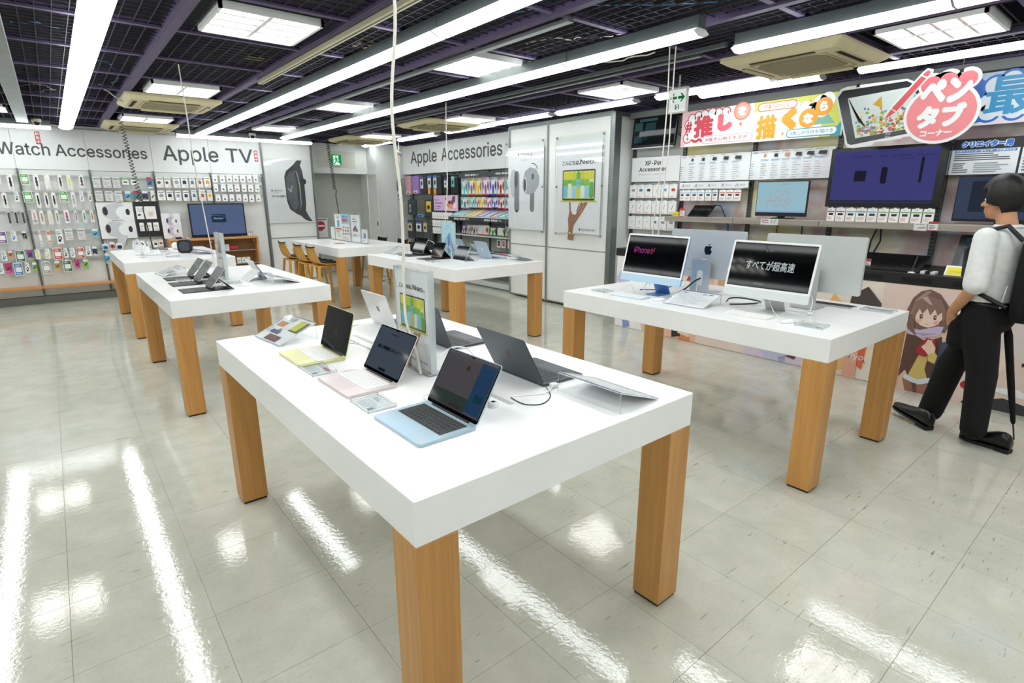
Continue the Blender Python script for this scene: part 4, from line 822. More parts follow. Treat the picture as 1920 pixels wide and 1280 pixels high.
m = MB(); m.box(6.0, 6.33, 7.3, 9.2, .33, .345, K('c3c7c4', .4), .003); tag(m.build('grey_shelf'), 'lowest grey shelf of the carton wall, above the base deck', 'shelf')
m = MB(); m.box(6.02, 6.2, 7.4, 7.75, .346, .42, K('202224', .5), .004); o = tag(m.build('storage_box'), 'dark box on the lowest grey shelf', 'box'); m = MB(); m.box(6.015, 6.02, 7.48, 7.67, .365, .4, K('55585a', .5)); m.build('label', o)

# ================================================================ white partition with two posters, x = 5.9
PF = 5.9
m = MB(); m.box(PF, 6.36, 5.1, 7.27, .03, 2.70, PANELW); wall_p = struct(m.build('wall_partition'))
m = MB(); m.box(PF-.003, PF, 5.1, 7.27, .87, .884, K('8e9491', .4, .3)); m.box(PF-.003, PF, 5.1, 7.27, .03, .05, K('8e9491', .4, .3)); m.build('joint_strip', wall_p)
for y, l in ((7.255, 'left'), (6.35, 'middle'), (5.12, 'right')):
    m = MB(); m.box(PF-.022, PF-.002, y-.013, y+.013, .03, 2.69, K('9ba19f', .35, .5)); o = tag(m.build('slotted_post'), 'slotted grey upright at the %s of the white partition' % l, 'post')
    m = MB()
    for q in range(75): m.box(PF-.0235, PF-.0215, y-.005, y+.003, .06+q*.035, .08+q*.035, K('2a2c2c', .6))
    m.build('slot', o, True)
m = MB(); m.box(PF-.03, 6.0, 5.045, 5.1, .0, 2.70, STEEL, .003); tag(m.build('metal_post'), 'grey metal end post of the white partition', 'post')
m = MB(); m.box(PF-.02, 6.3, 5.08, 7.27, 2.66, 2.715, K('7b8280', .4, .4)); tag(m.build('top_rail'), 'grey rail along the top of the white partition', 'rail')
def acry_panel(y0, y1, z0, z1, label, paper):
    M = FR(PF-.03, y0, z0); w, h = y0-y1, z1-z0
    m = MB(M); m.box(paper[0], paper[1], paper[2], paper[3], 0, .003, K('eaebee', .35)); o = tag(m.build('poster'), label, 'poster')
    m = MB(M); m.box(0, w, 0, h, .006, .0095, ACRYL); c = m.build('acrylic_sheet', o)
    m = MB(M)
    for u in (0, w-.004): m.box(u, u+.004, 0, h, .0055, .010, AEDGE)
    m.build('acrylic_edge', o)
    for u in (.03, w-.03):
        for v in (.02, h*.5, h-.02):
            q = MB(M); q.lathe([(.012, .0), (.012, .018), (.006, .021)], (u, v, 0), K('a9ab9c', .25, .9), 10); q.box(u-.004, u+.004, v-.02, v, -.01, .014, K('a9ab9c', .3, .8)); q.build('clip', o)
    return o, M
o, M = acry_panel(7.33, 6.40, 1.09, 2.47, 'tall white poster with two grey earphones behind acrylic', (.07, .92, .03, 1.30))
m = MB(M); Z0 = .003
def ax(y, z): return (7.33-y, z-1.09)
def capsule(m, y, z0, z1, r_, mat, z): m.prism(rr(r_*2, z1-z0, r_*.98, 5, 7.33-y, (z0+z1)/2-1.09), z, z+.0006, mat)
G = lambda h: K(h, .5)
m.flat(ell(7.33-7.12, 1.84-1.09, .10, .22, 24), .0036, G('c4c6ca')); capsule(m, 7.045, 1.385, 2.03, .062, G('85888e'), .0038); m.flat(ell(7.33-7.06, 1.90-1.09, .038, .13, 20), .0046, G('4a4c52')); m.flat(ell(7.33-7.045, 1.41-1.09, .03, .02, 12), .0048, G('222326'))
capsule(m, 6.67, 1.40, 1.74, .05, G('7d8086'), .0038); m.flat([(a_, b_) for a_, b_ in [(7.33-6.90, .78), (7.33-6.84, .93), (7.33-6.72, .985), (7.33-6.58, .955), (7.33-6.50, .83), (7.33-6.52, .70), (7.33-6.62, .60), (7.33-6.76, .575), (7.33-6.86, .60), (7.33-6.90, .68)]], .0047, G('a7aab0')); m.flat(ell(7.33-6.84, .72, .045, .12, 20), .0052, G('dfe1e4')); m.flat(ell(7.33-6.845, .72, .033, .10, 20), .0056, G('3f4146')); m.flat(ell(7.33-6.655, .845, .035, .045, 16), .0053, G('5b5e64'))
m.tube([(7.33-6.66+.13*math.cos(a_), .87+.17*math.sin(a_), .0052) for a_ in (1.75, 1.5, 1.25, 1.0, .75, .5)], .006, G('3a3c40'), 4)
logo(m, .325, 1.155, .05, .004, G('1e1f21')); put_text(m, 'AirPods 4', .365, 1.150, .655, 1.20, .004, G('3a3c3f'), -.012); put_text(m, '分の革新。', .39, 1.085, .54, 1.11, .004, G('9aa0b8'))
m.build('print', o)
o, M = acry_panel(6.15, 5.2, 1.08, 2.47, 'tall white poster of a laptop balanced on a raised hand', (.06, .90, .03, 1.30))
def neo_art(m, ox, oy, s, z):
    """printed laptop with striped wallpaper held up on a hand; s is the width of the laptop screen"""
    T = lambda pts: [(ox+x*s, oy+y*s) for x, y in pts]
    m.flat(T(rr(1.0, .66, .03, 3, .5, .35)), z, G('2c2f2c')); m.flat(T([(.03, .06), (.97, .06), (.97, .65), (.03, .65)]), z+.0006, K('dfe27a', .5))
    cols = (('d8d22a', '6db33c', '6cc0e0'), ('d8d22a', '5fae3c', 'e6e6c8'), ('cfc922', '7cb94a', '9ad4ec'), ('5fae3c', '6cc0e0', 'd3cf3a'), ('cfc922', '7cb94a', 'dfeee6'), ('d8d22a', '86bd4a', '8fd0ea'), ('d3d23c', 'e4e2b8', '5fae3c'))
    for i, (a_, b_, c_) in enumerate(cols):
        u = .04+i*.132
        m.flat(T(rr(.128, .58, .06, 4, u+.064, .355)), z+.0012, G(a_)); m.flat(T([(u, .30+.02*(i % 3)), (u+.128, .30+.02*(i % 3)), (u+.128, .47), (u, .47)]), z+.0016, G(b_)); m.flat(T(rr(.128, .28, .06, 4, u+.064, .205)), z+.002, G(c_)); 
        if i in (1, 3, 6): m.flat(T(ell(u+.064, .36, .064, .06, 14)), z+.0024, G('5fae3c')); m.flat(T(ell(u+.064, .345, .06, .05, 14)), z+.0028, G('6cc0e0' if i == 3 else c_))
    m.flat(T([(-.06, -.02), (1.06, -.02), (1.06, .02), (-.06, .02)]), z+.0008, K('c9c850', .5))
    sk = G('9c6a4c'); m.flat(T([(.22, -.02), (.27, -.02), (.29, -.2), (.34, -.28), (.42, -.3), (.52, -.2), (.58, -.02), (.64, -.02), (.66, -.05), (.70, -.02), (.76, -.02), (.80, -.03), (.66, -.22), (.52, -.38), (.40, -.52), (.36, -.66), (.36, -.86), (.20, -.86), (.22, -.6), (.20, -.4), (.24, -.22)]), z+.0004, sk)
    m.flat(T([(.46, -.22), (.54, -.03), (.56, -.03), (.5, -.24)]), z+.001, G('7a4c34')); m.flat(T([(.56, -.25), (.70, -.04), (.72, -.04), (.6, -.26)]), z+.001, G('b98868'))
    for i in range(6): m.flat(T(ell(.19+.035*i, -.70-.012*(i % 2), .02, .022, 8)), z+.0012, G(('d8d22a', '5b8a3a', 'e6e4da', 'c9b03a', '6a5a30', 'dfdc70')[i]))
m = MB(M); neo_art(m, .155, .485, .64, .0035); put_text(m, 'こんにちは、', .145, .985, .50, 1.045, .004, G('17181a'), .012); put_text(m, 'Neo', .50, .99, .755, 1.055, .004, G('17181a'), .012); put_text(m, '。', .765, .99, .79, 1.01, .004, G('17181a'))
logo(m, .52, .075, .04, .004, G('1e1f21')); put_text(m, 'MacBook Neo', .55, .075, .83, .11, .004, G('3a3c3f'), -.008); m.build('print', o)
# side face of the partition and white boarded bay
m = MB(); m.box(6.0, 6.36, 5.05, 5.1, 0, 2.62, WALLW); struct(m.build('wall_partition_side'))
# ================================================================ pen tablet wall, x = 6.3
WX = 6.30; PW = [5.03, 4.24, 3.325, 2.43, 1.515, .6, -.3, -1.2]
m = MB(); m.box(WX, 6.368, 4.24, 5.05, 1.0, 2.55, K('dfe1de', .5)); tag(m.build('pegboard'), 'white board behind the boxed pens, left end of the tablet wall', 'panel')
for k in range(1, 7):
    m = MB(); m.box(WX, 6.368, PW[k+1], PW[k], 1.0, 2.62, WATER); tag(m.build('printed_back_panel'), 'watercolour printed back panel, %s from left on the tablet wall' % ORD[k-1], 'panel')
m = MB(); m.box(6.17, 6.368, -3.3, 5.05, 2.625, 2.70, K('6f7371', .5)); tag(m.build('grey_fascia'), 'long grey fascia above the tablet wall banners', 'fascia')
for k, y in enumerate(PW):
    m = MB(); m.box(WX-.035, WX, y-.02, y+.02, 1.0, 2.62, K('5c615f', .4, .5)); o = tag(m.build('slotted_post'), 'dark slotted post, %s from left on the tablet wall' % ORD[k], 'post')
    m = MB()
    for q in range(46): m.box(WX-.0365, WX-.034, y-.011, y-.003, 1.03+q*.034, 1.05+q*.034, K('151616', .6)); m.box(WX-.0365, WX-.034, y+.003, y+.011, 1.03+q*.034, 1.05+q*.034, K('151616', .6))
    m.build('slot', o, True)
# dark security television high up
tv = thing('wall_television', 'black wall television tilted down, showing faint camera pictures', 'television', (6.12, 4.62, 2.43)); tv.rotation_euler = (0, .12, 0)
M = FR(0, .335, -.185)
m = MB(M); m.box(0, .67, 0, .38, -.04, 0, K('0d0f10', .25), .004); m.build('frame', tv)
m = MB(M); m.flat([(.012, .03), (.658, .03), (.658, .365), (.012, .365)], .001, screen('0c1214', .8))
for a, b, c, d, h in ((.03, .21, .16, .31, '2c4a4c'), (.20, .19, .36, .30, '223c40'), (.04, .06, .17, .15, '1c3c44'), (.19, .09, .25, .15, '162c32'), (.10, .32, .38, .355, '33504e')): m.flat([(a, b), (c, b), (c, d), (a, d)], .0016, screen(h, .8))
m.build('screen', tv)
m = MB(M); m.box(.02, .65, -.012, .0, -.03, .0, K('c9cccc', .3)); m.build('lower_trim', tv)
m = MB(M); m.tube([(.3, .2, -.04), (.3, .2, -.18)], .03, BLACKP, 6); m.build('wall_arm', tv)
m = MB(); m.tube([(6.2, 4.27, 2.45), (6.15, 4.2, 2.5), (6.14, 4.18, 2.42), (6.18, 4.28, 2.38), (6.2, 4.2, 2.3), (6.25, 4.3, 2.25)], .006, BLACKP, 5); tag(m.build('cord'), 'black looped cord beside the dark wall television', 'cable')
def board(y0, z0, y1, z1, x, mat, label, name='sign_board', d=.015, cat='sign', hang=True):
    M = FR(x, y0, z0); m = MB(M); m.box(0, y0-y1, 0, z1-z0, -d, 0, mat, .001); o = tag(m.build(name), label, cat)
    if hang: m = MB(M); m.box(.02, .05, (z1-z0)*.5, (z1-z0)*.5+.03, -(WX-x), -d, BLACKP); m.box(y0-y1-.05, y0-y1-.02, (z1-z0)*.5, (z1-z0)*.5+.03, -(WX-x), -d, BLACKP); m.build('bracket', o)
    return o, M, y0-y1, z1-z0
o, M, W_, H_ = board(5.0, 1.82, 4.245, 2.13, 6.2, SIGNW, 'white sign with black lettering above the boxed pens')
m = MB(M); B_ = K('17181a', .5); put_text(m, 'XP-Pen', .215, .205, .49, .265, .001, B_, .018); put_text(m, 'Accessories', .125, .13, .565, .185, .001, B_, .018); put_text(m, 'XP-PENオプションと周辺アイテム', .12, .08, .55, .105, .001, K('8a8d90'), -.002); put_text(m, 'ペンとケーブルのコーナー', .21, .035, .47, .05, .001, K('b9bcbe')); m.build('lettering', o)
# rows of boxed pens
k = 0
for r_, (z, h) in enumerate(((1.61, .17), (1.405, .17), (1.20, .17))):
    for c_ in range(6):
        y = 4.99-c_*.127; col = ['grey', 'blue', 'navy', 'black', 'sky', 'red'][c_] if r_ == 0 else 'black'
        kind = 'pen' if not (r_ == 0) else 'pen'
        col2 = col if r_ == 0 else ('black' if (r_ == 1 or c_ == 1) else ('white' if c_ in (0, 2) else ('teal' if c_ == 3 else 'grey')))
        prod('pen', col2, FR(6.2, y, z), .118, h, 'white pen accessory box, %s from left in the %s row of the pen board' % (ORD[c_], ('top', 'middle', 'bottom')[r_]), 'boxed pens on the pen board')
for z, l in ((1.80, 'top'), (1.59, 'middle'), (1.385, 'lowest')):
    m = MB(); m.box(6.27, 6.30, 4.26, 5.01, z-.01, z+.01, HOOKM); tag(m.build('hook_rail'), 'metal rail, %s of three on the pen board' % l, 'rail')
# banner with bubble lettering
def blob(m, pts, r_, z, mat):      # soft cloud outline from discs
    for x, y in pts: m.flat(ell(x, y, r_, r_, 18), z, mat)
o, M, W_, H_ = board(4.19, 2.21, 3.282, 2.61, 6.1, K('f1f0ef', .35), 'pink banner with big red bubble lettering', 'banner')
m = MB(M); RED = K('d5394f', .4); WH = K('f4f3f2', .4); PK = K('eaa9b4', .4)
m.flat([(0, 0), (.05, 0), (.22, H_), (0, H_)], .0005, K('f2c2ca', .4)); m.flat([(.5, .33), (.62, .4), (.42, .4)], .0006, K('f2c2ca', .4))
blob(m, [(.10, .25), (.14, .31), (.22, .33), (.30, .34), (.40, .35), (.48, .34), (.57, .34), (.12, .16), (.09, .10), (.2, .1), (.3, .1), (.42, .12)], .062, .001, RED)
blob(m, [(.10, .25), (.14, .31), (.22, .33), (.30, .34), (.40, .35), (.48, .34), (.57, .34), (.12, .16), (.09, .10), (.2, .12), (.3, .12), (.42, .14)], .05, .0014, WH)
m.flat([(.09, .08), (.66, .1), (.66, .34), (.1, .3)], .0017, WH)
put_text(m, '#', .055, .16, .145, .285, .0022, RED, .03); put_text(m, '推', .17, .09, .425, .335, .0022, RED, .02); put_text(m, 'し', .475, .14, .665, .335, .0022, K('dd5f72', .4), .05)
m.flat(ell(.765, .335, .098, .095, 24), .0016, K('d9543f', .4)); m.flat(ell(.765, .335, .088, .085, 24), .0018, K('ea9a86', .4)); put_text(m, 'を', .715, .285, .815, .385, .0024, WH, .03)
m.prism(rr(.62, .085, .04, 5, .60, .06), .0024, .0027, PK); m.prism(rr(.60, .07, .034, 5, .60, .06), .0027, .003, WH); put_text(m, '#描き心地エモすぎ', .34, .04, .855, .082, .0034, K('b9505a', .5), .006)
def star(m, x, y, r_, z, mat): m.flat([(x+(r_ if q % 2 == 0 else r_*.32)*math.cos(q*PI/4), y+(r_*1.3 if q % 2 == 0 else r_*.32)*math.sin(q*PI/4)) for q in range(8)], z, mat)
star(m, .60, .34, .024, .002, RED); star(m, .76, .2, .034, .002, K('e0794a', .4)); star(m, .09, .09, .026, .002, RED)
m.build('lettering', o)
o, M, W_, H_ = board(3.278, 2.205, 2.37, 2.61, 6.1, K('f3f2ec', .35), 'yellow and white banner with orange bubble lettering', 'banner')
m = MB(M); OR = K('ea9a1e', .4); YG = K('c9cf5a', .4); TE = K('3a9aa8', .4)
m.flat([(0, .3), (0, H_), (.9, H_), (.9, .1), (.8, 0), (.7, 0), (.72, .2), (.5, .34)], .0005, YG); m.flat([(.62, .12), (.72, .26), (.84, .12)], .0006, K('7ab0a0', .4)); m.flat([(.8, 0), (.9, 0), (.9, .15)], .0007, TE)
blob(m, [(.08, .25), (.1, .12), (.2, .1), (.3, .2), (.2, .28), (.32, .3), (.42, .3), (.48, .22), (.4, .14), (.56, .2), (.62, .26), (.54, .28), (.68, .32), (.74, .34), (.7, .26)], .075, .0012, WH)
m.flat([(.05, .05), (.5, .05), (.6, .3), (.3, .35), (.05, .3)], .0013, WH)
put_text(m, '描', .035, .02, .255, .265, .002, OR, .021); put_text(m, 'く', .30, .09, .47, .315, .002, OR, .06)
m.flat(ell(.575, .19, .092, .092, 26), .0018, OR); m.flat(ell(.715, .285, .082, .085, 26), .0019, OR); put_text(m, 'な', .525, .135, .625, .24, .0024, WH, .03); put_text(m, 'ら', .675, .24, .755, .335, .0024, WH, .03)
m.prism(rr(.42, .085, .04, 5, .24, .345), .002, .0023, K('dd6a2a', .4)); m.prism(rr(.40, .067, .033, 5, .24, .345), .0023, .0026, WH); put_text(m, '#作業がはかどる', .085, .325, .37, .365, .003, K('b9783a', .5), .006)
m.prism(rr(.50, .085, .04, 5, .62, .055), .0024, .0027, TE); m.prism(rr(.48, .067, .033, 5, .62, .055), .0027, .003, WH); put_text(m, '#推しが今日も描ける', .41, .035, .83, .075, .0034, K('4a9ac0', .5), .006)
star(m, .845, .2, .045, .002, YG); star(m, .575, .35, .02, .002, OR); star(m, .33, .06, .025, .002, OR)
m.build('lettering', o)
o, M, W_, H_ = board(1.51, 2.2, .30, 2.605, 6.15, K('2a5aa8', .4), 'blue banner with a huge pale outlined character, right edge', 'banner')
m = MB(M); m.flat([(.1, H_), (.3, H_), (.26, .36), (.2, .33)], .0005, K('a9b9cf', .5)); m.flat([(.1, 0), (.9, 0), (.9, .08), (.5, .05), (.3, .1), (.2, .03)], .0005, K('d9cfd6', .5))
blob(m, [(.25, .3), (.22, .17), (.24, .1), (.4, .1), (.55, .09), (.35, .33), (.5, .35), (.65, .34)], .085, .001, K('1f66b8', .4)); blob(m, [(.25, .3), (.22, .17), (.24, .1), (.4, .1), (.55, .09), (.35, .33), (.5, .35), (.65, .34)], .066, .0014, K('cfd6dd', .4)); m.flat([(.2, .06), (.7, .06), (.7, .37), (.24, .36)], .0016, K('cfd6dd', .4))
put_text(m, '最', .20, .07, .56, .365, .0022, K('2f8ab8', .4), .008); put_text(m, '新', .62, .07, .95, .365, .0022, K('2f8ab8', .4), .008); m.build('lettering', o)
# comparison charts
for k, (y0, y1, l, nn) in enumerate(((4.235, 3.325, 'left', 5), (3.318, 2.44, 'right', 6))):
    o, M, W_, H_ = board(y0, 1.81, y1, 2.115, 6.2, K('e6e9ec', .35), 'white comparison chart of black pen tablets, %s of two' % l, 'chart_board')
    m = MB(M); A = [('t', '比較表', .02, .91, .08, .955, .01, '2f6fc0')]
    for q in range(nn):
        u = .16+q*.8/nn; s_ = .035+.012*q
        A += [('p', [(u, .78), (u+s_, .76), (u+s_*1.1, .88), (u+.012, .89)], '2b2d30' if not (k and q in (0, 2)) else 'c98a6a'), ('n', u-.03, .93, u+.07, .965, 1, '8a8d90'), ('n', u-.03, .64, u+.09, .71, 2, '6f9ac0')]
        for r_ in range(7): A.append(('n', u-.02, .05+.08*r_, u+.06+.02*(r_ % 2), .085+.08*r_, 1, 'c0665e' if (k and q > 3 and r_ in (1, 4, 6)) else '9a9da0'))
    for r_ in range(7): A.append(('n', .02, .05+.08*r_, .07, .085+.08*r_, 1, '6a6d70'))
    art(m, W_, H_, A); m.build('print', o)
o, M, W_, H_ = board(4.195, 1.722, 3.295, 1.795, 6.15, K('e3e6e7', .35), 'white strip sign with five coloured marks above small cards', 'strip_sign')
m = MB(M)
for q in range(5):
    u = .04+q*.178
    for x_, y_, c in ((.0, .025, 'c43a3a'), (.012, .04, '6a3a90'), (.024, .025, '3a70c0'), (.02, .045, '5aa03a')): m.flat(ell(u+x_, y_, .007, .007, 8), .0008, K(c, .5))
    put_text(m, 'wacom', u+.045, .025, u+.115, .045, .001, K('9a9da0', .5))
m.build('lettering', o)
for c_, (a, b) in enumerate(((4.15, 4.08), (4.08, 3.995), (3.99, 3.905), (3.90, 3.81), (3.80, 3.715), (3.705, 3.635), (3.615, 3.53), (3.525, 3.435), (3.43, 3.345))):
    prod('tag', ('sky', 'sky', 'sky', 'sky', 'sky', 'blue', 'red', 'red', 'red')[c_], FR(6.12, a, 1.58), a-b-.004, .122, 'small white card with %s bar, %s from left under the strip sign' % ('orange' if c_ > 5 else 'blue', ORD[c_]), 'cards under the strip sign', cat='card').children
m = MB(); m.box(6.11, 6.3, 3.33, 4.2, 1.712, 1.722, HOOKM); tag(m.build('hook_rail'), 'metal bar carrying the cards under the strip sign', 'rail')
# grey wooden shelf along the wall
for k, (a, b) in enumerate(((4.21, 3.302), (3.298, 2.385), (2.381, 1.42), (1.416, .5), (.496, -.42))):
    m = MB(); m.box(5.9, 6.262, b, a, 1.333, 1.392, GREYWOOD, .003); tag(m.build('grey_wood_shelf'), 'grey wood grain shelf, %s from left on the tablet wall' % ORD[k], 'shelf')
# leaning pen display with stand on the shelf
t = thing('pen_display', 'black pen display leaning back on the left end of the grey shelf', 'tablet', (5.98, 3.81, 1.392))
M = Matrix.Rotation(math.radians(50), 4, 'Y') @ FR(0, .14, .012)
m = MB(M); m.box(0, .28, 0, .20, -.012, 0, K('0f1011', .3), .004); m.build('body', t); m = MB(M); m.flat([(.015, .015), (.265, .015), (.265, .185), (.015, .185)], .0006, K('131517', .12)); m.build('screen', t)
m = MB(); m.tube([(.10, .05, .10), (.13, .05, .006)], .006, BLACKP, 5); m.tube([(.10, -.05, .10), (.13, -.05, .006)], .006, BLACKP, 5); m.build('stand', t)
m = MB(); m.tube([(6.13, 3.68, 1.53), (6.17, 3.62, 1.52), (6.2, 3.58, 1.42), (6.27, 3.56, 1.3), (6.28, 3.55, 1.1)], .005, BLACKP, 5); tag(m.build('cord'), 'black cord from the leaning pen display down behind the shelf', 'cable')
def standcard(x, y0, y1, z, h, col, label, top=None):
    M = FR(x, y0, z); m = MB(M); m.box(0, y0-y1, 0, h, -.004, 0, K(col, .4)); m.box(0, y0-y1, 0, .004, -.03, 0, K(col, .4)); o = tag(m.build('price_card'), label, 'card')
    m = MB(M); art(m, y0-y1, h, ([('r', 0, .7, 1, 1, top), ('r', 0, 0, 1, .1, top)] if top else [])+[('n', .1, .2, .9, .65, 3, 'a06a50')]); m.build('print', o)
standcard(5.95, 4.13, 4.045, 1.392, .055, 'e8d82a', 'yellow price card at the left end of the grey shelf'); standcard(5.95, 4.03, 3.965, 1.392, .10, 'eceeee', 'white price card with red bands near the leaning pen display', 'c8303a')
# monitor with scribbles
mo = thing('monitor', 'black monitor with red scribbles on pale blue, on the grey shelf', 'monitor', (6.06, 2.862, 1.392))
M = FR(0, .272, .028)
m = MB(M); m.box(0, .544, 0, .365, -.03, 0, K('0d0e10', .3), .003); m.build('frame', mo); m = MB(M); m.flat([(.008, .04), (.536, .04), (.536, .357), (.008, .357)], .0006, screen('9cc4d2', .85)); m.flat([(.008, .04), (.536, .04), (.536, .058), (.008, .058)], .0009, screen('8fb0d8', .85)); m.build('screen', mo)
m = MB(M); rs = random.Random(3)
for q in range(26):
    x, y = rs.uniform(.08, .34), rs.uniform(.1, .24); P = []
    for j in range(9): P.append((x, y, .0014)); x = min(.45, max(.04, x+rs.uniform(-.02, .045))); y = min(.27, max(.08, y+rs.uniform(-.03, .032)))
    m.tube(P, .0007, screen(('c8486a', 'd0607a', 'd89a70')[q % 3], .8), 3, False)
for q, c in enumerate(('8a6ac0', '3a3a40', 'd06a6a', 'd8a060', '90b850', '50a8a0', '5080d0')): m.flat([(.27+q*.013, .33), (.278+q*.013, .33), (.278+q*.013, .337), (.27+q*.013, .337)], .0012, screen(c, .8))
m.build('scribble', mo, True)
m = MB(); m.box(.0, .16, -.10, .10, 0, .010, BLACKP, .004); m.box(.035, .07, -.035, .035, .01, .2, BLACKP, .004); m.build('stand', mo)
m = MB(); m.tube([(6.1, 2.92, 1.40), (6.22, 2.95, 1.405), (6.276, 2.96, 1.385), (6.28, 2.97, 1.32), (6.28, 2.98, 1.06)], .005, BLACKP, 5); tag(m.build('cord'), 'black cord below the scribble monitor', 'cable')
m = MB(); m.tube([(6.28, 2.70, 1.33), (6.285, 2.70, 1.02)], .006, BLACKP, 5); tag(m.build('cord'), 'straight black cord below the shelf right of the scribble monitor', 'cable')
M = FR(5.896, 2.975, 1.335); m = MB(M); m.box(0, .19, 0, .062, -.003, 0, K('dfe2e0', .35)); o = tag(m.build('price_card'), 'wide white price card on the shelf edge under the scribble monitor', 'card'); m = MB(M); art(m, .19, .062, [('p', [(.05, .8), (.15, .5), (.1, .5)], '33363a'), ('n', .1, .2, .5, .5, 1, 'c86a6a'), ('n', .1, .6, .5, .9, 1, '55585a'), ('p', [(.6, .3), (.63, .3), (.68, .85), (.65, .85)], '2a2c30'), ('p', [(.75, .3), (.78, .3), (.86, .85), (.83, .85)], '2a2c30')]); m.build('print', o)
for (a, b, c), l, top in (((1.58, 1.485, .062), 'white price card reading red digits on the shelf edge', None), ((1.475, 1.405, .08), 'small red banded price card on the shelf edge', 'c8303a')):
    M = FR(5.896, a, 1.332); m = MB(M); m.box(0, a-b, 0, c, -.003, 0, K('e2e5e3', .35)); o = tag(m.build('price_card'), l, 'card'); m = MB(M)
    if top: art(m, a-b, c, [('r', 0, .75, 1, 1, top), ('r', 0, 0, 1, .1, top), ('n', .1, .2, .9, .65, 3, '4a5a80')])
    else: art(m, a-b, c, [('n', .1, .75, .9, .92, 1, '8a8d90')]); put_text(m, '6,600円', .03, .014, .088, .034, .001, K('b84a4a'), .01)
    m.build('print', o)
# big television
tv = thing('wall_television', 'large wall television with dim purple picture of accessories', 'television', (6.08, 1.945, 1.525))
M = FR(0, .478, 0); W_, H_ = .956, .553
m = MB(M); m.box(0, W_, 0, H_, -.06, 0, K('0c0d0f', .22), .006); m.build('frame', tv)
m = MB(M); m.flat([(.04, .065), (W_-.065, .065), (W_-.065, H_-.03), (.04, H_-.03)], .0006, screen('45458c', .62)); m.flat([(.04, .038), (W_-.065, .038), (W_-.065, .052), (.04, .052)], .0006, screen('35356a', .6)); m.build('screen', tv)
D_ = screen('16142c', .5); m = MB(M)
m.flat([(.235, .24), (.335, .24), (.335, .335), (.235, .335)], .0012, D_); m.box(.25, .255, .335, .36, .0008, .0012, D_); m.box(.28, .285, .335, .36, .0008, .0012, D_); m.prism(rr(.05, .15, .02, 4, .485, .29), .0008, .0012, D_); m.prism(rr(.022, .22, .01, 3, .775, .33), .0008, .0012, D_)
put_text(m, 'Power Adapter', .215, .455, .37, .475, .0012, screen('25234e', .5)); put_text(m, 'Cable', .43, .455, .49, .473, .0012, screen('25234e', .5)); put_text(m, 'Nib Extractor', .53, .452, .68, .472, .0012, screen('25234e', .5)); put_text(m, 'X3 Pro Pencil 2', .72, .45, .86, .47, .0012, screen('25234e', .5)); put_text(m, '(Pen Nibs)', .61, .425, .70, .443, .0012, screen('25234e', .5))
m.build('picture', tv)
m = MB(M); m.box(.3, .65, .2, .4, -.22, -.06, BLACKP); m.build('wall_bracket', tv)
TAGY = [(2.335, 2.255), (2.255, 2.165), (2.165, 2.072), (2.075, 1.98), (1.98, 1.89), (1.89, 1.80), (1.80, 1.715), (1.715, 1.63), (1.63, 1.54), (1.54, 1.45)]
for c_, (a, b) in enumerate(TAGY):
    prod('tag', ('red', 'red', 'sky', 'blue', 'sky', 'green', 'green', 'green', 'green', 'green')[c_], FR(5.96, a, 1.393), a-b-.01, .122, 'white spec card, %s from left in the row below the large television' % ORD[c_], 'spec cards below the large television', cat='card')
# right board and second monitor
o, M, W_, H_ = board(1.465, 1.805, .35, 2.095, 6.15, K('17181b', .35), 'black topped notice board with dense print, right edge', 'notice_board')
m = MB(M); art(m, W_, H_, [('r', .0, 0, .40, .70, 'e3e6ea'), ('r', .415, 0, 1, .70, 'e3e6ea'), ('r', .02, .615, .385, .69, '3a78c8'), ('n', .02, .38, .36, .60, 4, '4a4d52'), ('n', .02, .04, .12, .34, 5, '5a5d62'), ('n', .15, .04, .37, .34, 5, '9a9da2'), ('n', .43, .05, .8, .6, 7, '6a6d72')]); put_text(m, 'クリエイター用', .055, .215, .40, .275, .0022, K('e9eef4'), .07); put_text(m, 'クリエイター用', .058, .219, .397, .271, .003, K('2a70d0'), .03); put_text(m, 'なぜクリエイター用モニターが必要なのか', .03, .181, .42, .199, .003, K('d6e2f2'), .015); m.build('print', o)
mo = thing('monitor', 'black monitor with dark blue picture behind the walking person', 'monitor', (6.06, .95, 1.392))
M = FR(0, .41, .025); m = MB(M); m.box(0, .82, 0, .37, -.03, 0, K('0d0e10', .3), .003); m.build('frame', mo); m = MB(M); m.flat([(.008, .02), (.812, .02), (.812, .362), (.008, .362)], .0006, screen('3a4560', .7)); m.flat([(.1, .08), (.75, .08), (.75, .33), (.1, .33)], .001, screen('20293a', .7)); m.build('screen', mo); m = MB(); m.box(0, .16, -.12, .12, 0, .025, BLACKP, .004); m.build('stand', mo)
for i, (y, d_) in enumerate(((1.98, .03), (1.95, -.02))):
    m = MB(); m.tube([(6.28, y, 1.34), (6.25, y+d_, 1.2), (6.27, y+.05, 1.03)], .007, BLACKP, 5); tag(m.build('cord'), 'thick black cord under the large television shelf, %s' % ('left' if i == 0 else 'right'), 'cable')
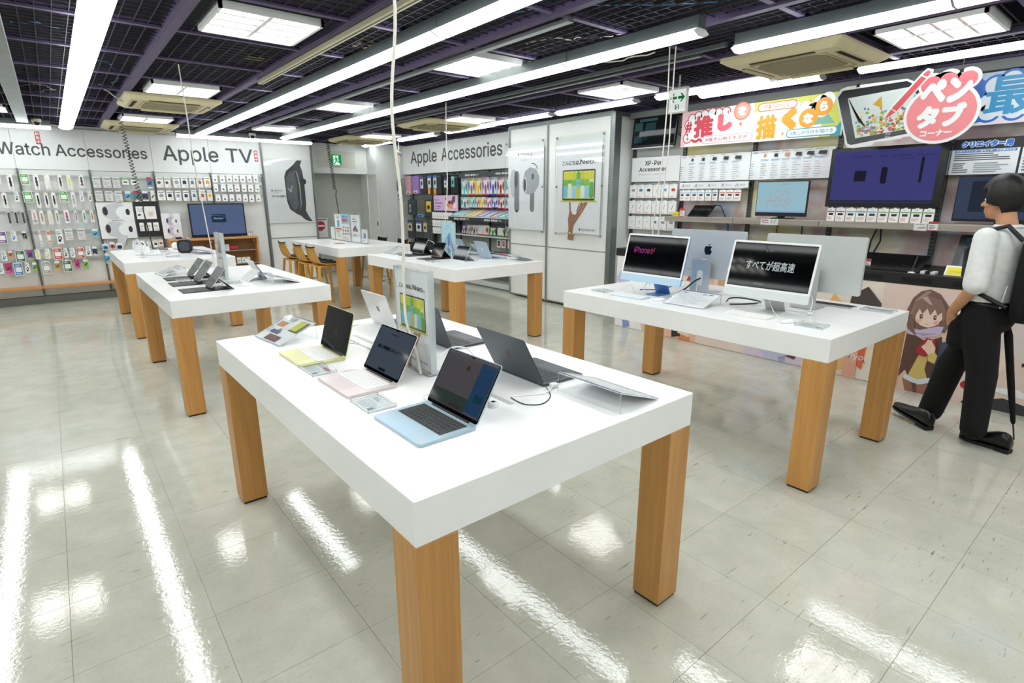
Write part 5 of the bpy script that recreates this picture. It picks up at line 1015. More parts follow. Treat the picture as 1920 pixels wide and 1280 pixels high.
# hanging cut-out sign
s_ = thing('hanging_sign', 'hanging cut out sign, pen tablet with a round pink disc and pencil', 'sign', (5.7, 0, 0))
M = FR(0, 0, 0)
def Y(y): return -y
tab = [(-2.305, 2.50), (-2.27, 2.56), (-2.22, 2.575), (-1.76, 2.572), (-1.70, 2.54), (-1.45, 2.3), (-1.5, 2.12), (-1.72, 2.112), (-1.74, 2.098), (-1.93, 2.085), (-1.95, 2.06), (-2.10, 2.045), (-2.15, 2.06), (-2.17, 2.10)]
m = MB(M); WB = K('eceeef', .35); m.prism(tab, -.006, .0, WB)
disc = ell(-1.485, 2.275, .255, .235, 40)
m.prism(disc, -.004, .004, WB); blob_ = [(-1.58, 2.50, .09), (-1.47, 2.52, .085), (-1.345, 2.515, .085), (-1.50, 2.47, .12)]
for x, y, r_ in blob_: m.prism(ell(x, y, r_, r_*.95, 24), -.004, .003, WB)
pen = [(-1.895, 2.25), (-1.85, 2.355), (-1.66, 2.60), (-1.625, 2.63), (-1.585, 2.615), (-1.585, 2.58), (-1.62, 2.54), (-1.80, 2.31)]
m.prism(pen, -.003, .005, WB); m.build('backing', s_)
m = MB(M); m.prism([(-2.285, 2.49), (-2.25, 2.545), (-1.76, 2.555), (-1.5, 2.4), (-1.5, 2.15), (-1.70, 2.135), (-2.12, 2.075), (-2.15, 2.09)], .0, .0012, K('23262a', .2))
m.flat([(-2.20, 2.475), (-1.73, 2.505), (-1.55, 2.3), (-1.6, 2.185), (-2.09, 2.13)], .0017, K('d9e4e4', .4))
rs = random.Random(5)
def inside(x, y): return -2.20+.11*(2.475-y)/.345 < x < -1.62 and y > 2.13+.0 + (x+2.09)*.11
for q in range(330):
    x = rs.uniform(-2.19, -1.56); y = 2.14+abs(rs.gauss(0, .085))+(x+2.09)*.11
    if x < -2.19+.11*(2.475-y)/.345+.02 or y > 2.46: continue
    r_ = rs.uniform(.005, .015); m.flat(ell(x, y, r_*rs.uniform(.6, 1.6), r_, 7), .0019+q*1e-6, K(rs.choice(['d8703a', 'e0c03a', '4a8ac0', '8a6ab0', 'd85a6a', '8ab84a', 'e6d9b0', '5ab0b0', 'a04a3a']), .5))
for q in range(6): m.flat([(-2.19+.012*q, 2.46-.02*q), (-2.185+.012*q, 2.465-.02*q), (-2.08+.012*q, 2.27-.01*q), (-2.085+.012*q, 2.265-.01*q)], .0023, K('5a5a3a', .5))
for x, y, w_, h_, c in ((-1.70, 2.33, .03, .11, '6ab8b0'), (-1.67, 2.36, .02, .09, '7ac0a8'), (-1.95, 2.24, .02, .07, 'c9d0c0'), (-1.76, 2.27, .05, .06, 'e07a3a')): m.flat([(x, y), (x+w_, y), (x+w_*.7, y+h_), (x+w_*.3, y+h_)], .0024, K(c, .5))
m.flat([(-1.99, 2.40), (-1.93, 2.46), (-1.91, 2.36)], .0024, K('d8a830', .5)); m.flat([(-1.93, 2.38), (-1.9, 2.30), (-1.89, 2.31)], .0024, K('c09030', .5)); m.flat([(-1.64, 2.5), (-1.56, 2.44), (-1.56, 2.2), (-1.62, 2.3)], .0024, K('6a4a98', .5))
put_text(m, 'XP', -1.855, 2.135, -1.815, 2.155, .003, K('b9bcbe'), .01); put_text(m, 'Pen', -1.855, 2.112, -1.815, 2.13, .003, K('b9bcbe'), .01); m.build('tablet_print', s_)
m = MB(M); PKD = K('e2707a', .35); RDD = K('d8545c', .35)
m.flat(ell(-1.485, 2.275, .232, .212, 40), .0045, K('e8858c', .35))
for x, y, r_ in ((-1.58, 2.495, .07), (-1.47, 2.515, .062), (-1.345, 2.51, .062)): m.flat(ell(x, y, r_, r_*.95, 24), .0042, PKD)
m.flat([(-1.885, 2.262), (-1.84, 2.348), (-1.65, 2.59), (-1.62, 2.615), (-1.60, 2.60), (-1.605, 2.58), (-1.80, 2.318)], .0056, RDD); m.flat([(-1.845, 2.347), (-1.84, 2.352), (-1.798, 2.322), (-1.803, 2.316)], .0062, WB); m.flat([(-1.665, 2.578), (-1.658, 2.586), (-1.612, 2.56), (-1.618, 2.552)], .0062, WB)
put_text(m, 'ペン', -1.645, 2.345, -1.305, 2.535, .0066, WB, .029); put_text(m, 'タブ', -1.645, 2.165, -1.315, 2.345, .0066, WB, .029); put_text(m, 'コーナー', -1.60, 2.10, -1.385, 2.15, .0066, WB, .02); m.build('disc_print', s_)
for y, z in ((2.128, 2.57), (1.394, 2.575)): m = MB(); m.tube([(-.0, y, z), (0, y, 2.72)], .0018, K('2a2a2a', .5), 4); m.box(-.008, .006, y-.012, y+.012, z-.012, z+.012, BLACKP); m.build('hanging_wire', s_)
# arrow sign hanging from the ceiling
a_ = thing('exit_direction_sign', 'white hanging sign with green double arrow and small running man', 'sign', (4.75, 3.32, 2.39)); M = FR(-.018, .1, 0)
m = MB(M); m.box(0, .20, 0, .225, -.036, 0, K('dcdcd6', .4), .004); m.build('housing', a_)
m = MB(M); GR = screen('0c7a3c', .7); m.flat([(.01, .012), (.19, .012), (.19, .205), (.01, .205)], .0006, screen('e6eeea', .85))
for s in (-1, 1):
    c = .10; P = [(0.006, .012), (.05, .012), (.03, .038), (.045, .038), (.082, .0), (.045, -.038), (.03, -.038), (.05, -.012), (.006, -.012)]
    m.flat([(c+s*x, .135+y) for x, y in P], .0012, GR)
m.flat([(.078, .03), (.122, .03), (.122, .074), (.078, .074)], .0012, GR); m.flat([(.09, .032), (.115, .032), (.112, .07), (.09, .07)], .0016, screen('e6eeea', .85)); m.flat([(.1, .035), (.106, .05), (.112, .036), (.106, .06), (.1, .062), (.094, .05)], .002, GR); m.build('sign_face', a_)
m = MB(); m.tube([(0, 0, .225), (0, 0, .33)], .008, K('c9c9c2', .4), 8); m.build('hanger', a_)
# ---------------------------------------------------------------- counter with printed front
ctr = thing('display_counter', 'long low counter with printed front and black top along the tablet wall', 'counter', (5.48, 1.6, 0))
def cp(mb, n): return mb.build(n, ctr)
m = MB(Matrix.Translation((0, -1.6, 0))); m.box(.012, .81, -1.9, 4.576, .0, .907, K('d5d3ce', .5)); cp(m, 'carcass')
m = MB(Matrix.Translation((0, -1.6, 0))); m.box(-.004, .815, -1.9, 4.60, .907, 1.0, K('141517', .45), .003); top = cp(m, 'black_top')
for y in [4.3-.3515*k for k in range(17)]:
    m = MB(Matrix.Translation((0, -1.6, 0))); m.box(-.0055, -.003, y-.212, y, .925, .969, K('040404', .8)); m.build('vent_slot', top)
rs = random.Random(21)
SOFT = [('f2efee', '8f9ad0', 'c9cbe6', '5a5aa0', 'e6c9a8'), ('e9b9a0', 'c0392f', '2a2a2c', 'd98a5a', 'e8d6c6'), ('e6d3c9', 'caa27a', '262422', 'e0b8a4', '8a7a6a'), ('ddcfe0', 'a9aed6', 'e6bda8', '6a3a3a', 'c9c9e6'), ('eadfd2', 'e6b87a', 'd9694a', 'f2e2c2', 'a8583a'), ('d8c8bc', '3a3436', 'c9a99a', '8a766c', 'e0cfc4')]
pe = [4.576, 3.97, 3.38, 2.79, 2.20, 1.60, .99, .38, -.23, -.84, -1.45, -1.9]
for k in range(len(pe)-1):
    y0, y1 = pe[k], pe[k+1]; w = y0-y1; M = FR(0, y0-1.6, 0)
    m = MB(M); base = SOFT[k % 6] if k < 6 else SOFT[k % 6]
    m.box(.0008, w-.0008, .004, .905, -.012, 0, K('ecd3c2' if k == 5 else ('e2d6d0' if k == 6 else base[0]), .4)); o = m.build('printed_front', ctr)
    m = MB(M)
    if k == 5:      # generic illustrated figure in a brown coat and lilac scarf
        A = [('r', 0, .74, 1, 1, 'e6d0c4'), ('r', 0, .55, 1, .74, 'ebc6b0'), ('r', 0, 0, 1, .55, 'e4c3b2'), ('p', [(0, 0), (.36, 0), (.4, .3), (0, .45)], 'd9b2a4'),
             ('p', [(.33, .62), (.31, .76), (.36, .89), (.44, .96), (.54, .985), (.66, .95), (.76, .86), (.84, .77), (.82, .68), (.78, .6), (.70, .62), (.45, .58)], '7d5f58'), ('p', [(.36, .74), (.40, .88), (.50, .965), (.56, .97), (.46, .88), (.41, .74)], 'a98d84'),
             ('p', [(.36, .58), (.35, .12), (.42, .2), (.52, .08), (.76, .1), (.80, .42), (.76, .57), (.6, .5)], '5f4239'), ('p', [(.45, .12), (.52, .3), (.58, .46), (.66, .42), (.64, .24), (.70, .14)], 'd3ba70'), ('p', [(.42, .16), (.58, .13), (.72, .17), (.72, .12), (.58, .07), (.42, .11)], 'd6dfe8'), ('p', [(.40, .12), (.46, -.0), (.82, -.0), (.78, .12), (.58, .08)], '9a6a58'), ('p', [(.52, .09), (.56, 0), (.6, 0), (.58, .09)], '6a463c'),
             ('p', [(.35, .62), (.37, .55), (.56, .535), (.74, .58), (.76, .66), (.70, .66), (.5, .6)], 'c9b8d4'), ('p', [(.39, .57), (.56, .55), (.7, .59), (.56, .575)], 'a997ba'),
             ('p', [(.42, .76), (.43, .69), (.50, .645), (.59, .632), (.67, .66), (.725, .72), (.73, .80), (.5, .84)], 'f2d6c6'), ('e', .47, .685, .035, .018, 'eab4a4'), ('e', .67, .685, .035, .018, 'eab4a4'),
             ('p', [(.38, .70), (.40, .86), (.52, .93), (.68, .90), (.77, .78), (.74, .70), (.71, .79), (.67, .755), (.63, .81), (.59, .75), (.545, .81), (.50, .755), (.46, .80), (.43, .74), (.42, .68)], '8d6d64'), ('p', [(.46, .9), (.52, .92), (.60, .84), (.56, .85)], 'c2a79c'), ('p', [(.33, .76), (.36, .6), (.46, .55), (.49, .52), (.44, .6), (.41, .7)], '7d5f58'),
             ('e', .49, .725, .028, .022, 'f6eeea'), ('e', .65, .73, .028, .022, 'f6eeea'), ('e', .492, .727, .019, .021, '7a4238'), ('e', .648, .732, .019, .021, '7a4238'), ('e', .498, .733, .006, .006, 'f6eeea'), ('e', .654, .738, .006, .006, 'f6eeea'), ('p', [(.458, .742), (.49, .752), (.522, .742), (.49, .746)], '3a2622'), ('p', [(.618, .748), (.65, .758), (.682, .748), (.65, .752)], '3a2622'), ('r', .55, .662, .585, .665, 'b07a6a'),
             ('p', [(.50, .42), (.60, .54), (.70, .53), (.72, .47), (.62, .36), (.53, .37)], 'a82c32'), ('p', [(.56, .45), (.62, .5), (.60, .42)], 'd9dde2'), ('p', [(.58, .44), (.62, .53), (.64, .52), (.66, .53), (.68, .5), (.72, .46), (.72, .4), (.66, .38), (.62, .41)], 'f0cdb8'), ('p', [(.66, .39), (.72, .42), (.77, .38), (.74, .31), (.66, .33)], 'd3ba70'), ('p', [(.76, .1), (.84, .35), (.86, .55), (.78, .52), (.74, .3)], '414a66')]
    elif k == 6: A = [('p', [(0, .1), (.5, .5), (.9, .3), (1, .6), (1, 0), (0, 0)], 'e6cfc4'), ('p', [(.15, .25), (.4, .55), (.5, .45), (.3, .2)], 'f0dccf'), ('p', [(.1, .02), (.5, .12), (1, .05), (1, 0), (.1, 0)], '3a3a3e'), ('e', .12, .17, .07, .04, 'b02a30'), ('e', .82, .13, .08, .05, 'b02a30'), ('p', [(.2, .18), (.6, .22), (.9, .14), (.6, .15)], 'eef0f4'), ('p', [(.6, .5), (.95, .7), (.9, .42)], 'c89a90'), ('r', .6, .42, .95, .45, '2c2c30')]
    else:
        A = []
        for q in range(16):
            x, y = rs.uniform(0, .8), rs.uniform(0, .8); A.append(('p', [(max(0, min(1, x+rs.uniform(-.12, .12))), max(0, min(1, y+rs.uniform(-.1, .1)))), (min(1, x+rs.uniform(.15, .3)), y), (min(1, x+rs.uniform(.1, .3)), min(1, y+rs.uniform(.1, .3))), (x, min(1, y+rs.uniform(.05, .25)))], rs.choice(base[1:])))
        if k == 4: A += [('p', [(.55, .5), (.6, .85), (.8, .95), (1, .8), (1, .45), (.8, .42)], '4a4240'), ('e', .8, .6, .16, .12, 'e9c4b0'), ('p', [(.1, 0), (.25, .3), (.45, .25), (.5, 0)], '2e2c30'), ('r', .62, 0, .8, .35, 'dfa894')]
    art(m, w, .9, A, 0)
    if k == 4: put_text(m, 'Manami Ryo', .1, .17, .52, .24, .012, K('eef0ee', .5), -.012, .3)
    m.build('print', o)
# things on the counter
t = thing('pen_display', 'large black pen display lying tilted on the counter', 'tablet', (5.53, 1.72, 1.0))
M = Matrix.Rotation(math.radians(70), 4, 'Y') @ FR(0, .24, .016)
m = MB(M); m.prism(rr(.56, .34, .02, 4), -.012, .0, K('0e0f10', .35)); m.build('body', t); m = MB(M); m.flat([(.03, .03), (.53, .03), (.53, .31), (.03, .31)], .0006, K('101113', .12)); m.build('screen', t)
m = MB(); m.box(.12, .3, -.2, -.17, 0, .05, BLACKP); m.box(.12, .3, .17, .2, 0, .05, BLACKP); m.build('stand', t)
t = thing('stylus', 'black stylus standing in its holder on the counter', 'pen', (5.53, 1.44, 1.0)); m = MB(); m.lathe([(.03, 0), (.03, .008), (.012, .014)], (0, 0, 0), K('c9cccc', .25, .8), 14); m.build('holder', t); m = MB(); m.tube([(0, 0, .012), (.02, -.012, .10), (.03, -.018, .14)], [.004, .007, .005], K('2a3036', .3), 8); m.build('barrel', t)
standcard(5.6, 1.835, 1.775, 1.0, .085, 'eceeee', 'white price card with red bands at left of the counter pen display', 'c8303a')
t = thing('shortcut_remote', 'white and black shortcut remote lying on the counter', 'remote', (5.6, 1.335, 1.0))
for s in (-1, 1): m = MB(); m.prism(rr(.11, .035, .015, 4, 0, s*.035), 0, .018, K('e3e6e6', .3)); m.build('shell', t)
m = MB(); m.prism(rr(.08, .04, .006, 3, .0, 0), .002, .02, BLACKP); m.build('key_pad', t)
M = Matrix.Translation((5.60, 1.235, 1.0)) @ Matrix.Rotation(math.radians(35), 4, 'Y') @ FR(0, 0, 0); m = MB(M); m.box(0, .12, 0, .09, -.004, 0, K('e6e6e0', .4)); o = tag(m.build('price_card'), 'yellow and white price card standing on the counter by the person', 'card'); m = MB(M); m.flat([(.012, .006), (.12, .006), (.12, .075), (.012, .075)], .001, K('e2d430', .5)); put_text(m, '79,800', .03, .02, .11, .045, .002, K('b89a40')); m.build('print', o)
t = thing('pen_display', 'dark pen display standing steeply on the counter behind the person', 'tablet', (5.86, .98, 1.0)); M = Matrix.Rotation(math.radians(30), 4, 'Y') @ FR(0, .28, .012); m = MB(M); m.prism(rr(.56, .34, .02, 4), -.012, 0, K('2b3036', .35)); m.build('body', t); m = MB(M); m.flat([(.05, .03), (.53, .03), (.53, .31), (.05, .31)], .0006, screen('2a3a48', .6)); m.build('screen', t); m = MB(); m.tube([(.15, .1, .2), (.26, .1, .006)], .01, BLACKP, 6); m.tube([(.15, -.1, .2), (.26, -.1, .006)], .01, BLACKP, 6); m.build('stand', t)
m = MB(); m.box(6.08, 6.2, 1.48, 1.55, 1.0, 1.03, BLACKP, .004); o = tag(m.build('post_foot'), 'black foot of the slotted post on the counter', 'bracket'); m = MB(); m.box(6.09, 6.12, 1.50, 1.53, 1.03, 1.05, BLACKP); m.build('knob', o)
# ================================================================ things on the tables
def LM(x, y, z, rz): return Matrix.Translation((x, y, z)) @ Matrix.Rotation(rz, 4, 'Z')
def keyboard_rows(m, w, d, mat, z0, z1, rows=6, cols=14, gap=.12, space=True):
    """separate little key caps filling w x d, centred on x, from y = 0 up"""
    rh = d/rows; cw_ = w/cols
    for r_ in range(rows):
        c = 0
        while c < cols:
            n = 5 if (r_ == 0 and c == 4 and space) else (2 if (c == 0 and 0 < r_ < 4) or (c == cols-2 and 0 < r_ < 3) else 1)
            if r_ == 0 and c == 1 and False: n = 1
            n = min(n, cols-c)
            m.box(-w/2+c*cw_+cw_*gap/2, -w/2+(c+n)*cw_-cw_*gap/2, r_*rh+rh*gap/2, (r_+1)*rh-rh*gap/2, z0, z1, mat)
            c += n
def laptop(x, y, rz, label, alu, key, w=.302, d=.206, ang=105, picture=None, logo_mat=None, group='open laptops on the tables', deck=None):
    """user sits at local -y, hinge at +y; (x, y) is the middle of the base"""
    t = thing('laptop', label, 'laptop', (x, y, TZ), rz, group); A = alu; h = .011
    m = MB(); m.prism(rr(w, d, .012, 4, 0, 0), .001, h, A); m.prism(rr(w-.012, d-.012, .01, 4, 0, 0), 0, .0012, BLACKP); base = m.build('base', t)
    m = MB(Matrix.Translation((0, -d*.02, 0))); m.prism(rr(w*.885, d*.52, .005, 3, 0, d*.17), h-.0004, h+.0003, deck or A); m.build('keyboard_bed', base)
    m = MB(Matrix.Translation((0, -d*.11, 0))); keyboard_rows(m, w*.87, d*.50, key, h, h+.0016); m.build('keys', base, True)
    m = MB(); m.prism(rr(w*.42, d*.33, .004, 3, 0, -d*.325), h-.0002, h+.0003, K('%02x%02x%02x' % tuple(int(min(1, c)*255) for c in TINT.get(A, (.8, .8, .8))), .3)); m.build('trackpad', base)
    m = MB(); m.tube([(-w*.36, d/2-.004, h+.001), (w*.36, d/2-.004, h+.001)], .0045, BLACKP, 8); m.build('hinge', t)
    LMt = Matrix.Translation((0, d/2-.003, h+.003)) @ Matrix.Rotation(math.radians(90-ang), 4, 'X') @ FB(0, 0, 0)     # lid standing on the hinge, facing the user
    m = MB(LMt); m.prism(rr(w, d*.985, .010, 4, 0, d*.4925), -.0045, -.0008, A); m.prism(rr(w-.004, d*.985-.004, .009, 4, 0, d*.4925), -.0008, 0, GLASSB); lid = m.build('lid', t)
    m = MB(LMt); m.flat([(-w/2+.006, .014), (w/2-.006, .014), (w/2-.006, d*.985-.007), (-w/2+.006, d*.985-.007)], .0004, screen(*(picture[0] if picture else ('0a0c0e', .4)))); m.box(-.012, .012, d*.985-.011, d*.985-.006, .0004, .0008, GLASSB); s_ = m.build('screen', lid)
    if picture and picture[1]:
        m = MB(LMt)
        for s, u0, v0, u1, v1, c, st, b in picture[1]: 
            if s == 'r': m.flat([(u0*w, v0*d), (u1*w, v0*d), (u1*w, v1*d), (u0*w, v1*d)], .0007, screen(c, st))
            elif s == 'o': m.prism(rr((u1-u0)*w, (v1-v0)*d, (v1-v0)*d*.45, 3, (u0+u1)/2*w, (v0+v1)/2*d), .0006, .0009, screen(c, st))
            else: put_text(m, s, u0*w, v0*d, u1*w, v1*d, .001, screen(c, st), b)
        m.build('picture', lid)
    m = MB(LMt @ Matrix.Rotation(PI, 4, 'Y')); logo(m, 0, d*.42, .042, .0049, logo_mat or K('b9bcbe', .15, .9)); m.build('logo', lid)
    return t
def alum(name, a, b, tint): m = m_noise(name, a, b, 4, .35, .35); TINT[m] = tint; return m
TINT = {}
YEL = alum('citrus_aluminium', 'cfcd90', 'd6d499', (.80, .79, .53)); BLU = alum('blush_aluminium', 'd0c5c4', 'd7cccb', (.81, .75, .75)); SKY = alum('sky_aluminium', 'a5bccb', 'afc5d2', (.64, .75, .82)); SIL = alum('silver_case', 'd3d5d4', 'dadcdb', (.80, .81, .80)); DRK = alum('midnight_case', '3a4046', '42484e', (.24, .27, .29)); SKD = alum('blue_case', '9fb2c2', 'a9bbc9', (.6, .69, .75))
KW = K('eeeeec', .4); KB_ = K('17191b', .4)
laptop(.8325, 2.494, -PI/2+.01, 'pale yellow laptop open on the nearest table, left end', YEL, KW, ang=106, picture=(('0d1110', .5), [('o', -.1, .1, .1, .15, '1c2220', .6, 0), ('r', -.02, .45, .03, .53, '5a2040', .5, 0), ('r', -.06, .38, .08, .44, '26302f', .5, 0)]))
laptop(.836, 2.005, -PI/2+.015, 'pale pink laptop open on the nearest table, between yellow and blue ones', BLU, KW, ang=120, picture=(('46525e', .65), [('最大16時間使えるバッテリー', -.34, .50, .36, .585, '0c0f12', .4, .02), ('o', -.1, .09, .1, .145, '171c22', .5, 0), ('MacBook Neo', -.1, .83, .08, .865, '10141a', .4, .01)]))
laptop(.8345, 1.478, -PI/2+.01, 'pale blue laptop with black keys, nearest to the viewer', SKY, KB_, w=.304, d=.212, ang=121, picture=(('5c5a5c', .5), [('r', .2, .1, .46, .92, '23486e', .55, 0), ('r', -.46, .08, .2, .3, '39453f', .5, 0), ('r', -.1, .08, .12, .14, '4a2a2a', .4, 0), ('r', -.03, .72, .02, .8, '57401f', .4, 0), ('r', .28, .3, .42, .42, '123a3a', .6, 0)]))  # grey screen base: reflected white surroundings put into its glow, besides the picture
laptop(1.4775, 2.835, PI/2+.01, 'silver laptop seen from behind on the nearest table, left end of far row', SIL, KB_, ang=108, logo_mat=K('4a4d50', .15, .9))
laptop(1.51, 2.33, PI/2, 'dark laptop half hidden behind the upright sign on the nearest table', DRK, KB_, w=.312, d=.221, ang=110, logo_mat=K('202428', .2, .8), deck=K('4c5559', .5))
laptop(1.4935, 1.645, PI/2-.02, 'dark laptop seen from behind on the nearest table, right end of far row', DRK, KB_, w=.312, d=.221, ang=118, logo_mat=K('3a322c', .2, .9), deck=K('4c5559', .5))
def cable(pts, r_, mat, label, name='charging_cable', n=6):
    P = [Vector(p) for p in pts]; Q = []
    for i in range(len(P)-1):
        p0, p1, p2, p3 = P[max(i-1, 0)], P[i], P[i+1], P[min(i+2, len(P)-1)]
        for k in range(6):
            u = k/6; Q.append(.5*((2*p1)+(p2-p0)*u+(2*p0-5*p1+4*p2-p3)*u*u+(3*p1-p0-3*p2+p3)*u**3))
    Q.append(P[-1]); m = MB(); m.tube(Q, r_, mat, n); return tag(m.build(name), label, 'cable')
WHC = K('e6e7e6', .35)
TB = TZ+.0025
cable([(1.386, 1.49, TB+.006), (1.33, 1.40, TB), (1.25, 1.36, TB), (1.20, 1.40, TB), (1.205, 1.48, TB)], .002, K('23262c', .4), 'thin dark cord looping beside the right dark laptop')
cable([(1.41, 1.47, TB+.006), (1.34, 1.43, TB+.004), (1.27, 1.46, TB), (1.21, 1.49, TB)], .0028, WHC, 'white power cord at the corner of the right dark laptop')
m = MB(LM(1.405, 1.465, TB, -.2)); m.box(-.012, .02, -.012, .012, 0, .016, WHC, .003); tag(m.build('plug'), 'white plug by the right dark laptop', 'plug')
cable([(.93, 2.66, TB), (1.02, 2.80, TB), (1.15, 2.93, TB), (1.28, 2.98, TB)], .0022, WHC, 'white cord curving behind the yellow laptop')
cable([(.95, 2.16, TB), (1.0, 2.22, TB), (1.06, 2.36, TB), (1.1, 2.5, TB), (1.07, 2.62, TB), (1.0, 2.56, TB)], .0022, WHC, 'white cord loop between the yellow and pink laptops')
cable([(.945, 1.64, TB+.004), (.965, 1.70, TB), (1.03, 1.72, TB), (1.09, 1.74, TB)], .0025, WHC, 'white cord at the hinge of the blue laptop')
cable([(1.12, 1.83, 1.0), (1.17, 1.80, 1.035), (1.22, 1.76, 1.02), (1.22, 1.72, .96), (1.19, 1.75, TB)], .0035, WHC, 'white cord arching beside the upright sign')
t = thing('alarm_button', 'small white round security button behind the blue laptop', 'button', (1.104, 1.455, TZ)); m = MB(); m.lathe([(.020, 0), (.020, .008), (.015, .018), (.013, .019)], (0, 0, 0), K('e2e4e4', .3), 20); m.build('body', t); m = MB(); m.lathe([(.008, .0185), (.008, .0195)], (0, 0, 0), K('0c0c0d', .3), 14); m.build('button_top', t)
def leaflet(x, y, rz, w, d, h, label, items, up=0):
    """acrylic easel: sheet rising from the front edge (local -y) to the back, with clear back leg"""
    t = thing('leaflet_stand', label, 'leaflet', (x, y, TZ), rz, 'tilted leaflets on the tables')
    L = math.hypot(d, h); Mx = Matrix.Translation((-w/2, -d/2, .002)) @ Matrix.Rotation(math.atan2(h, d), 4, 'X')
    m = MB(Mx); m.box(0, w, 0, L, 0, .002, K('e9ebee', .3)); s_ = m.build('sheet', t)
    m = MB(Mx); art(m, w, L, items, .002); m.build('print', s_)
    m = MB(Mx); m.box(0, w, 0, L, .0045, .0075, ACRYL); m.build('cover', t)
    m = MB(); m.box(-w/2, w/2, d/2-.003, d/2, 0, h, ACRYL); m.build('back_leg', t)
    m = MB()
    for q in (-w/2, w/2): m.tube([(q, -d/2, .007), (q, d/2, h+.007), (q, d/2, 0)], .0016, AEDGE, 4)
    m.tube([(-w/2, d/2, h+.007), (w/2, d/2, h+.007)], .0022, K('7a7f9a', .2), 4); m.tube([(-w/2, -d/2, .006), (w/2, -d/2, .006)], .0018, K('8a8fa8', .2), 4); m.build('acrylic_edge', t)
    return t
INFO = [('r', .08, .55, .36, .75, 'c9906a'), ('r', .62, .5, .95, .92, '6a6a4a'), ('r', .62, .55, .86, .9, 'c9cf4a'), ('r', .3, .05, .75, .25, '6a4038'), ('e', .4, .45, .06, .05, '58a858'), ('r', .2, .3, .5, .42, '3a3a6a'), ('n', .05, .8, .5, .95, 3, '9a9da2'), ('n', .05, .28, .18, .5, 4, 'a9acb0')]
PLAIN = [('n', .1, .1, .9, .9, 9, 'd0d3da'), ('r', .12, .86, .22, .92, '6a9ad0'), ('r', .6, .86, .7, .92, '5a90c8'), ('r', .76, .86, .86, .92, '3a60b8')]
leaflet(.852, 2.935, -PI/2+.12, .30, .20, .085, 'tilted leaflet with colour pictures at the left end of the nearest table', INFO)
leaflet(1.503, 1.275, PI/2, .305, .215, .07, 'blank looking tilted acrylic leaflet at the right end of the nearest table', [('n', .1, .3, .5, .5, 2, 'd8dbe6')])
def tagblock(x, y, rz, w, d, label, red=False, h=.014):
    t = thing('price_block', label, 'price tag', (x, y, TZ), rz, 'clear price blocks'); 
    m = MB(); m.box(-w/2, w/2, -d/2, d/2, .001, .004, K('e3e9ec', .3)); s_ = m.build('paper', t)
    m = MB(Matrix.Translation((-w/2, -d/2, .004))); art(m, w, d, [('n', .08, .1, .9, .6, 5, 'b4bcc6'), ('n', .08, .7, .5, .9, 2, 'a4acb8'), ('r', .75, .08, .9, .3, '7a8490')]+([('t', '99,800円', .5, .68, .92, .9, .02, 'c03a4a')] if red else [])); m.build('print', s_)
    m = MB(); m.box(-w/2-.004, w/2+.004, -d/2-.004, d/2+.004, .006, h, ACRYL, .002); m.build('acrylic_top', t)
    m = MB()
    for q in range(4):
        sx, sy = (1, -1, -1, 1)[q], (1, 1, -1, -1)[q]; m.tube([(sx*(w/2+.004), sy*(d/2+.004), .0), (sx*(w/2+.004), sy*(d/2+.004), h)], .0015, AEDGE, 4)
    for z in (.006, h): m.tube([(w/2+.004, d/2+.004, z), (-w/2-.004, d/2+.004, z), (-w/2-.004, -d/2-.004, z), (w/2+.004, -d/2-.004, z), (w/2+.004, d/2+.004, z)], .001, AEDGE, 4)
    m.build('acrylic_edge', t)
tagblock(.778, 2.275, -PI/2, .155, .095, 'clear price block with red digits between yellow and pink laptops', True)
tagblock(.783, 1.745, -PI/2, .14, .10, 'clear price block between pink and blue laptops')
# upright acrylic sign with hand and laptop picture
def upright(x, y, rz, w, h, d, label, fill, name='sign_stand', paper='e9ebee', z=TZ):
    t = thing(name, label, 'sign', (x, y, z), rz, None)
    M = FB(-w/2, -d/2, .012)
    m = MB(); m.box(-w/2, w/2, -d/2+.006, -d/2+.009, .014, h-.006, K(paper, .35)); s_ = m.build('sheet', t)
    m = MB(FB(-w/2, -d/2+.006, .014)); fill(m, w, h-.02); m.build('print', s_)
    m = MB(); m.box(-w/2, w/2, -d/2, -d/2+.003, .01, h, ACRYL); m.box(-w/2, w/2, d/2-.003, d/2, .01, h, ACRYL); m.build('acrylic_sheet', t)
    m = MB(); m.box(-w/2-.004, w/2+.004, -d/2-.015, d/2+.015, 0, .01, ACRYL, .002); m.build('foot', t)
    m = MB()
    for u in (-w/2, w/2):
        m.box(u-.001, u+.001, -d/2, d/2, .01, h, AEDGE)
    m.box(-w/2, w/2, -d/2, d/2, h-.001, h+.001, AEDGE); m.build('acrylic_edge', t)
    return t
def neofill(m, w, h):
    neo_art(m, w*.13, h*.38, w*.74, .001); put_text(m, 'こんにちは、', w*.13, h*.80, w*.52, h*.845, .002, K('17181a'), .012); put_text(m, 'Neo', w*.54, h*.80, w*.83, h*.855, .002, K('17181a'), .012); put_text(m, '。', w*.85, h*.80, w*.89, h*.82, .002, K('17181a'))
    logo(m, w*.42, h*.06, h*.035, .002, K('1e1f21')); put_text(m, 'MacBook Neo', w*.46, h*.06, w*.90, h*.09, .002, K('2a2c2f'))
t = upright(1.125, 2.03, -PI/2-.02, .295, .435, .028, 'upright clear sign with laptop on a hand, middle of the nearest table', neofill)
for k, (y0, y1) in enumerate(((2.72, 2.13), (1.83, 1.46))):
    m = MB(); m.box(1.098+(.01 if k else 0), 1.104+(.01 if k else 0), y1, y0, TZ+.0006, TZ+.004, K('a9adad', .3, .5)); tag(m.build('cable_cover'), 'thin metal strip along the centre of the nearest table, %s' % ('left' if k == 0 else 'right'), 'strip')

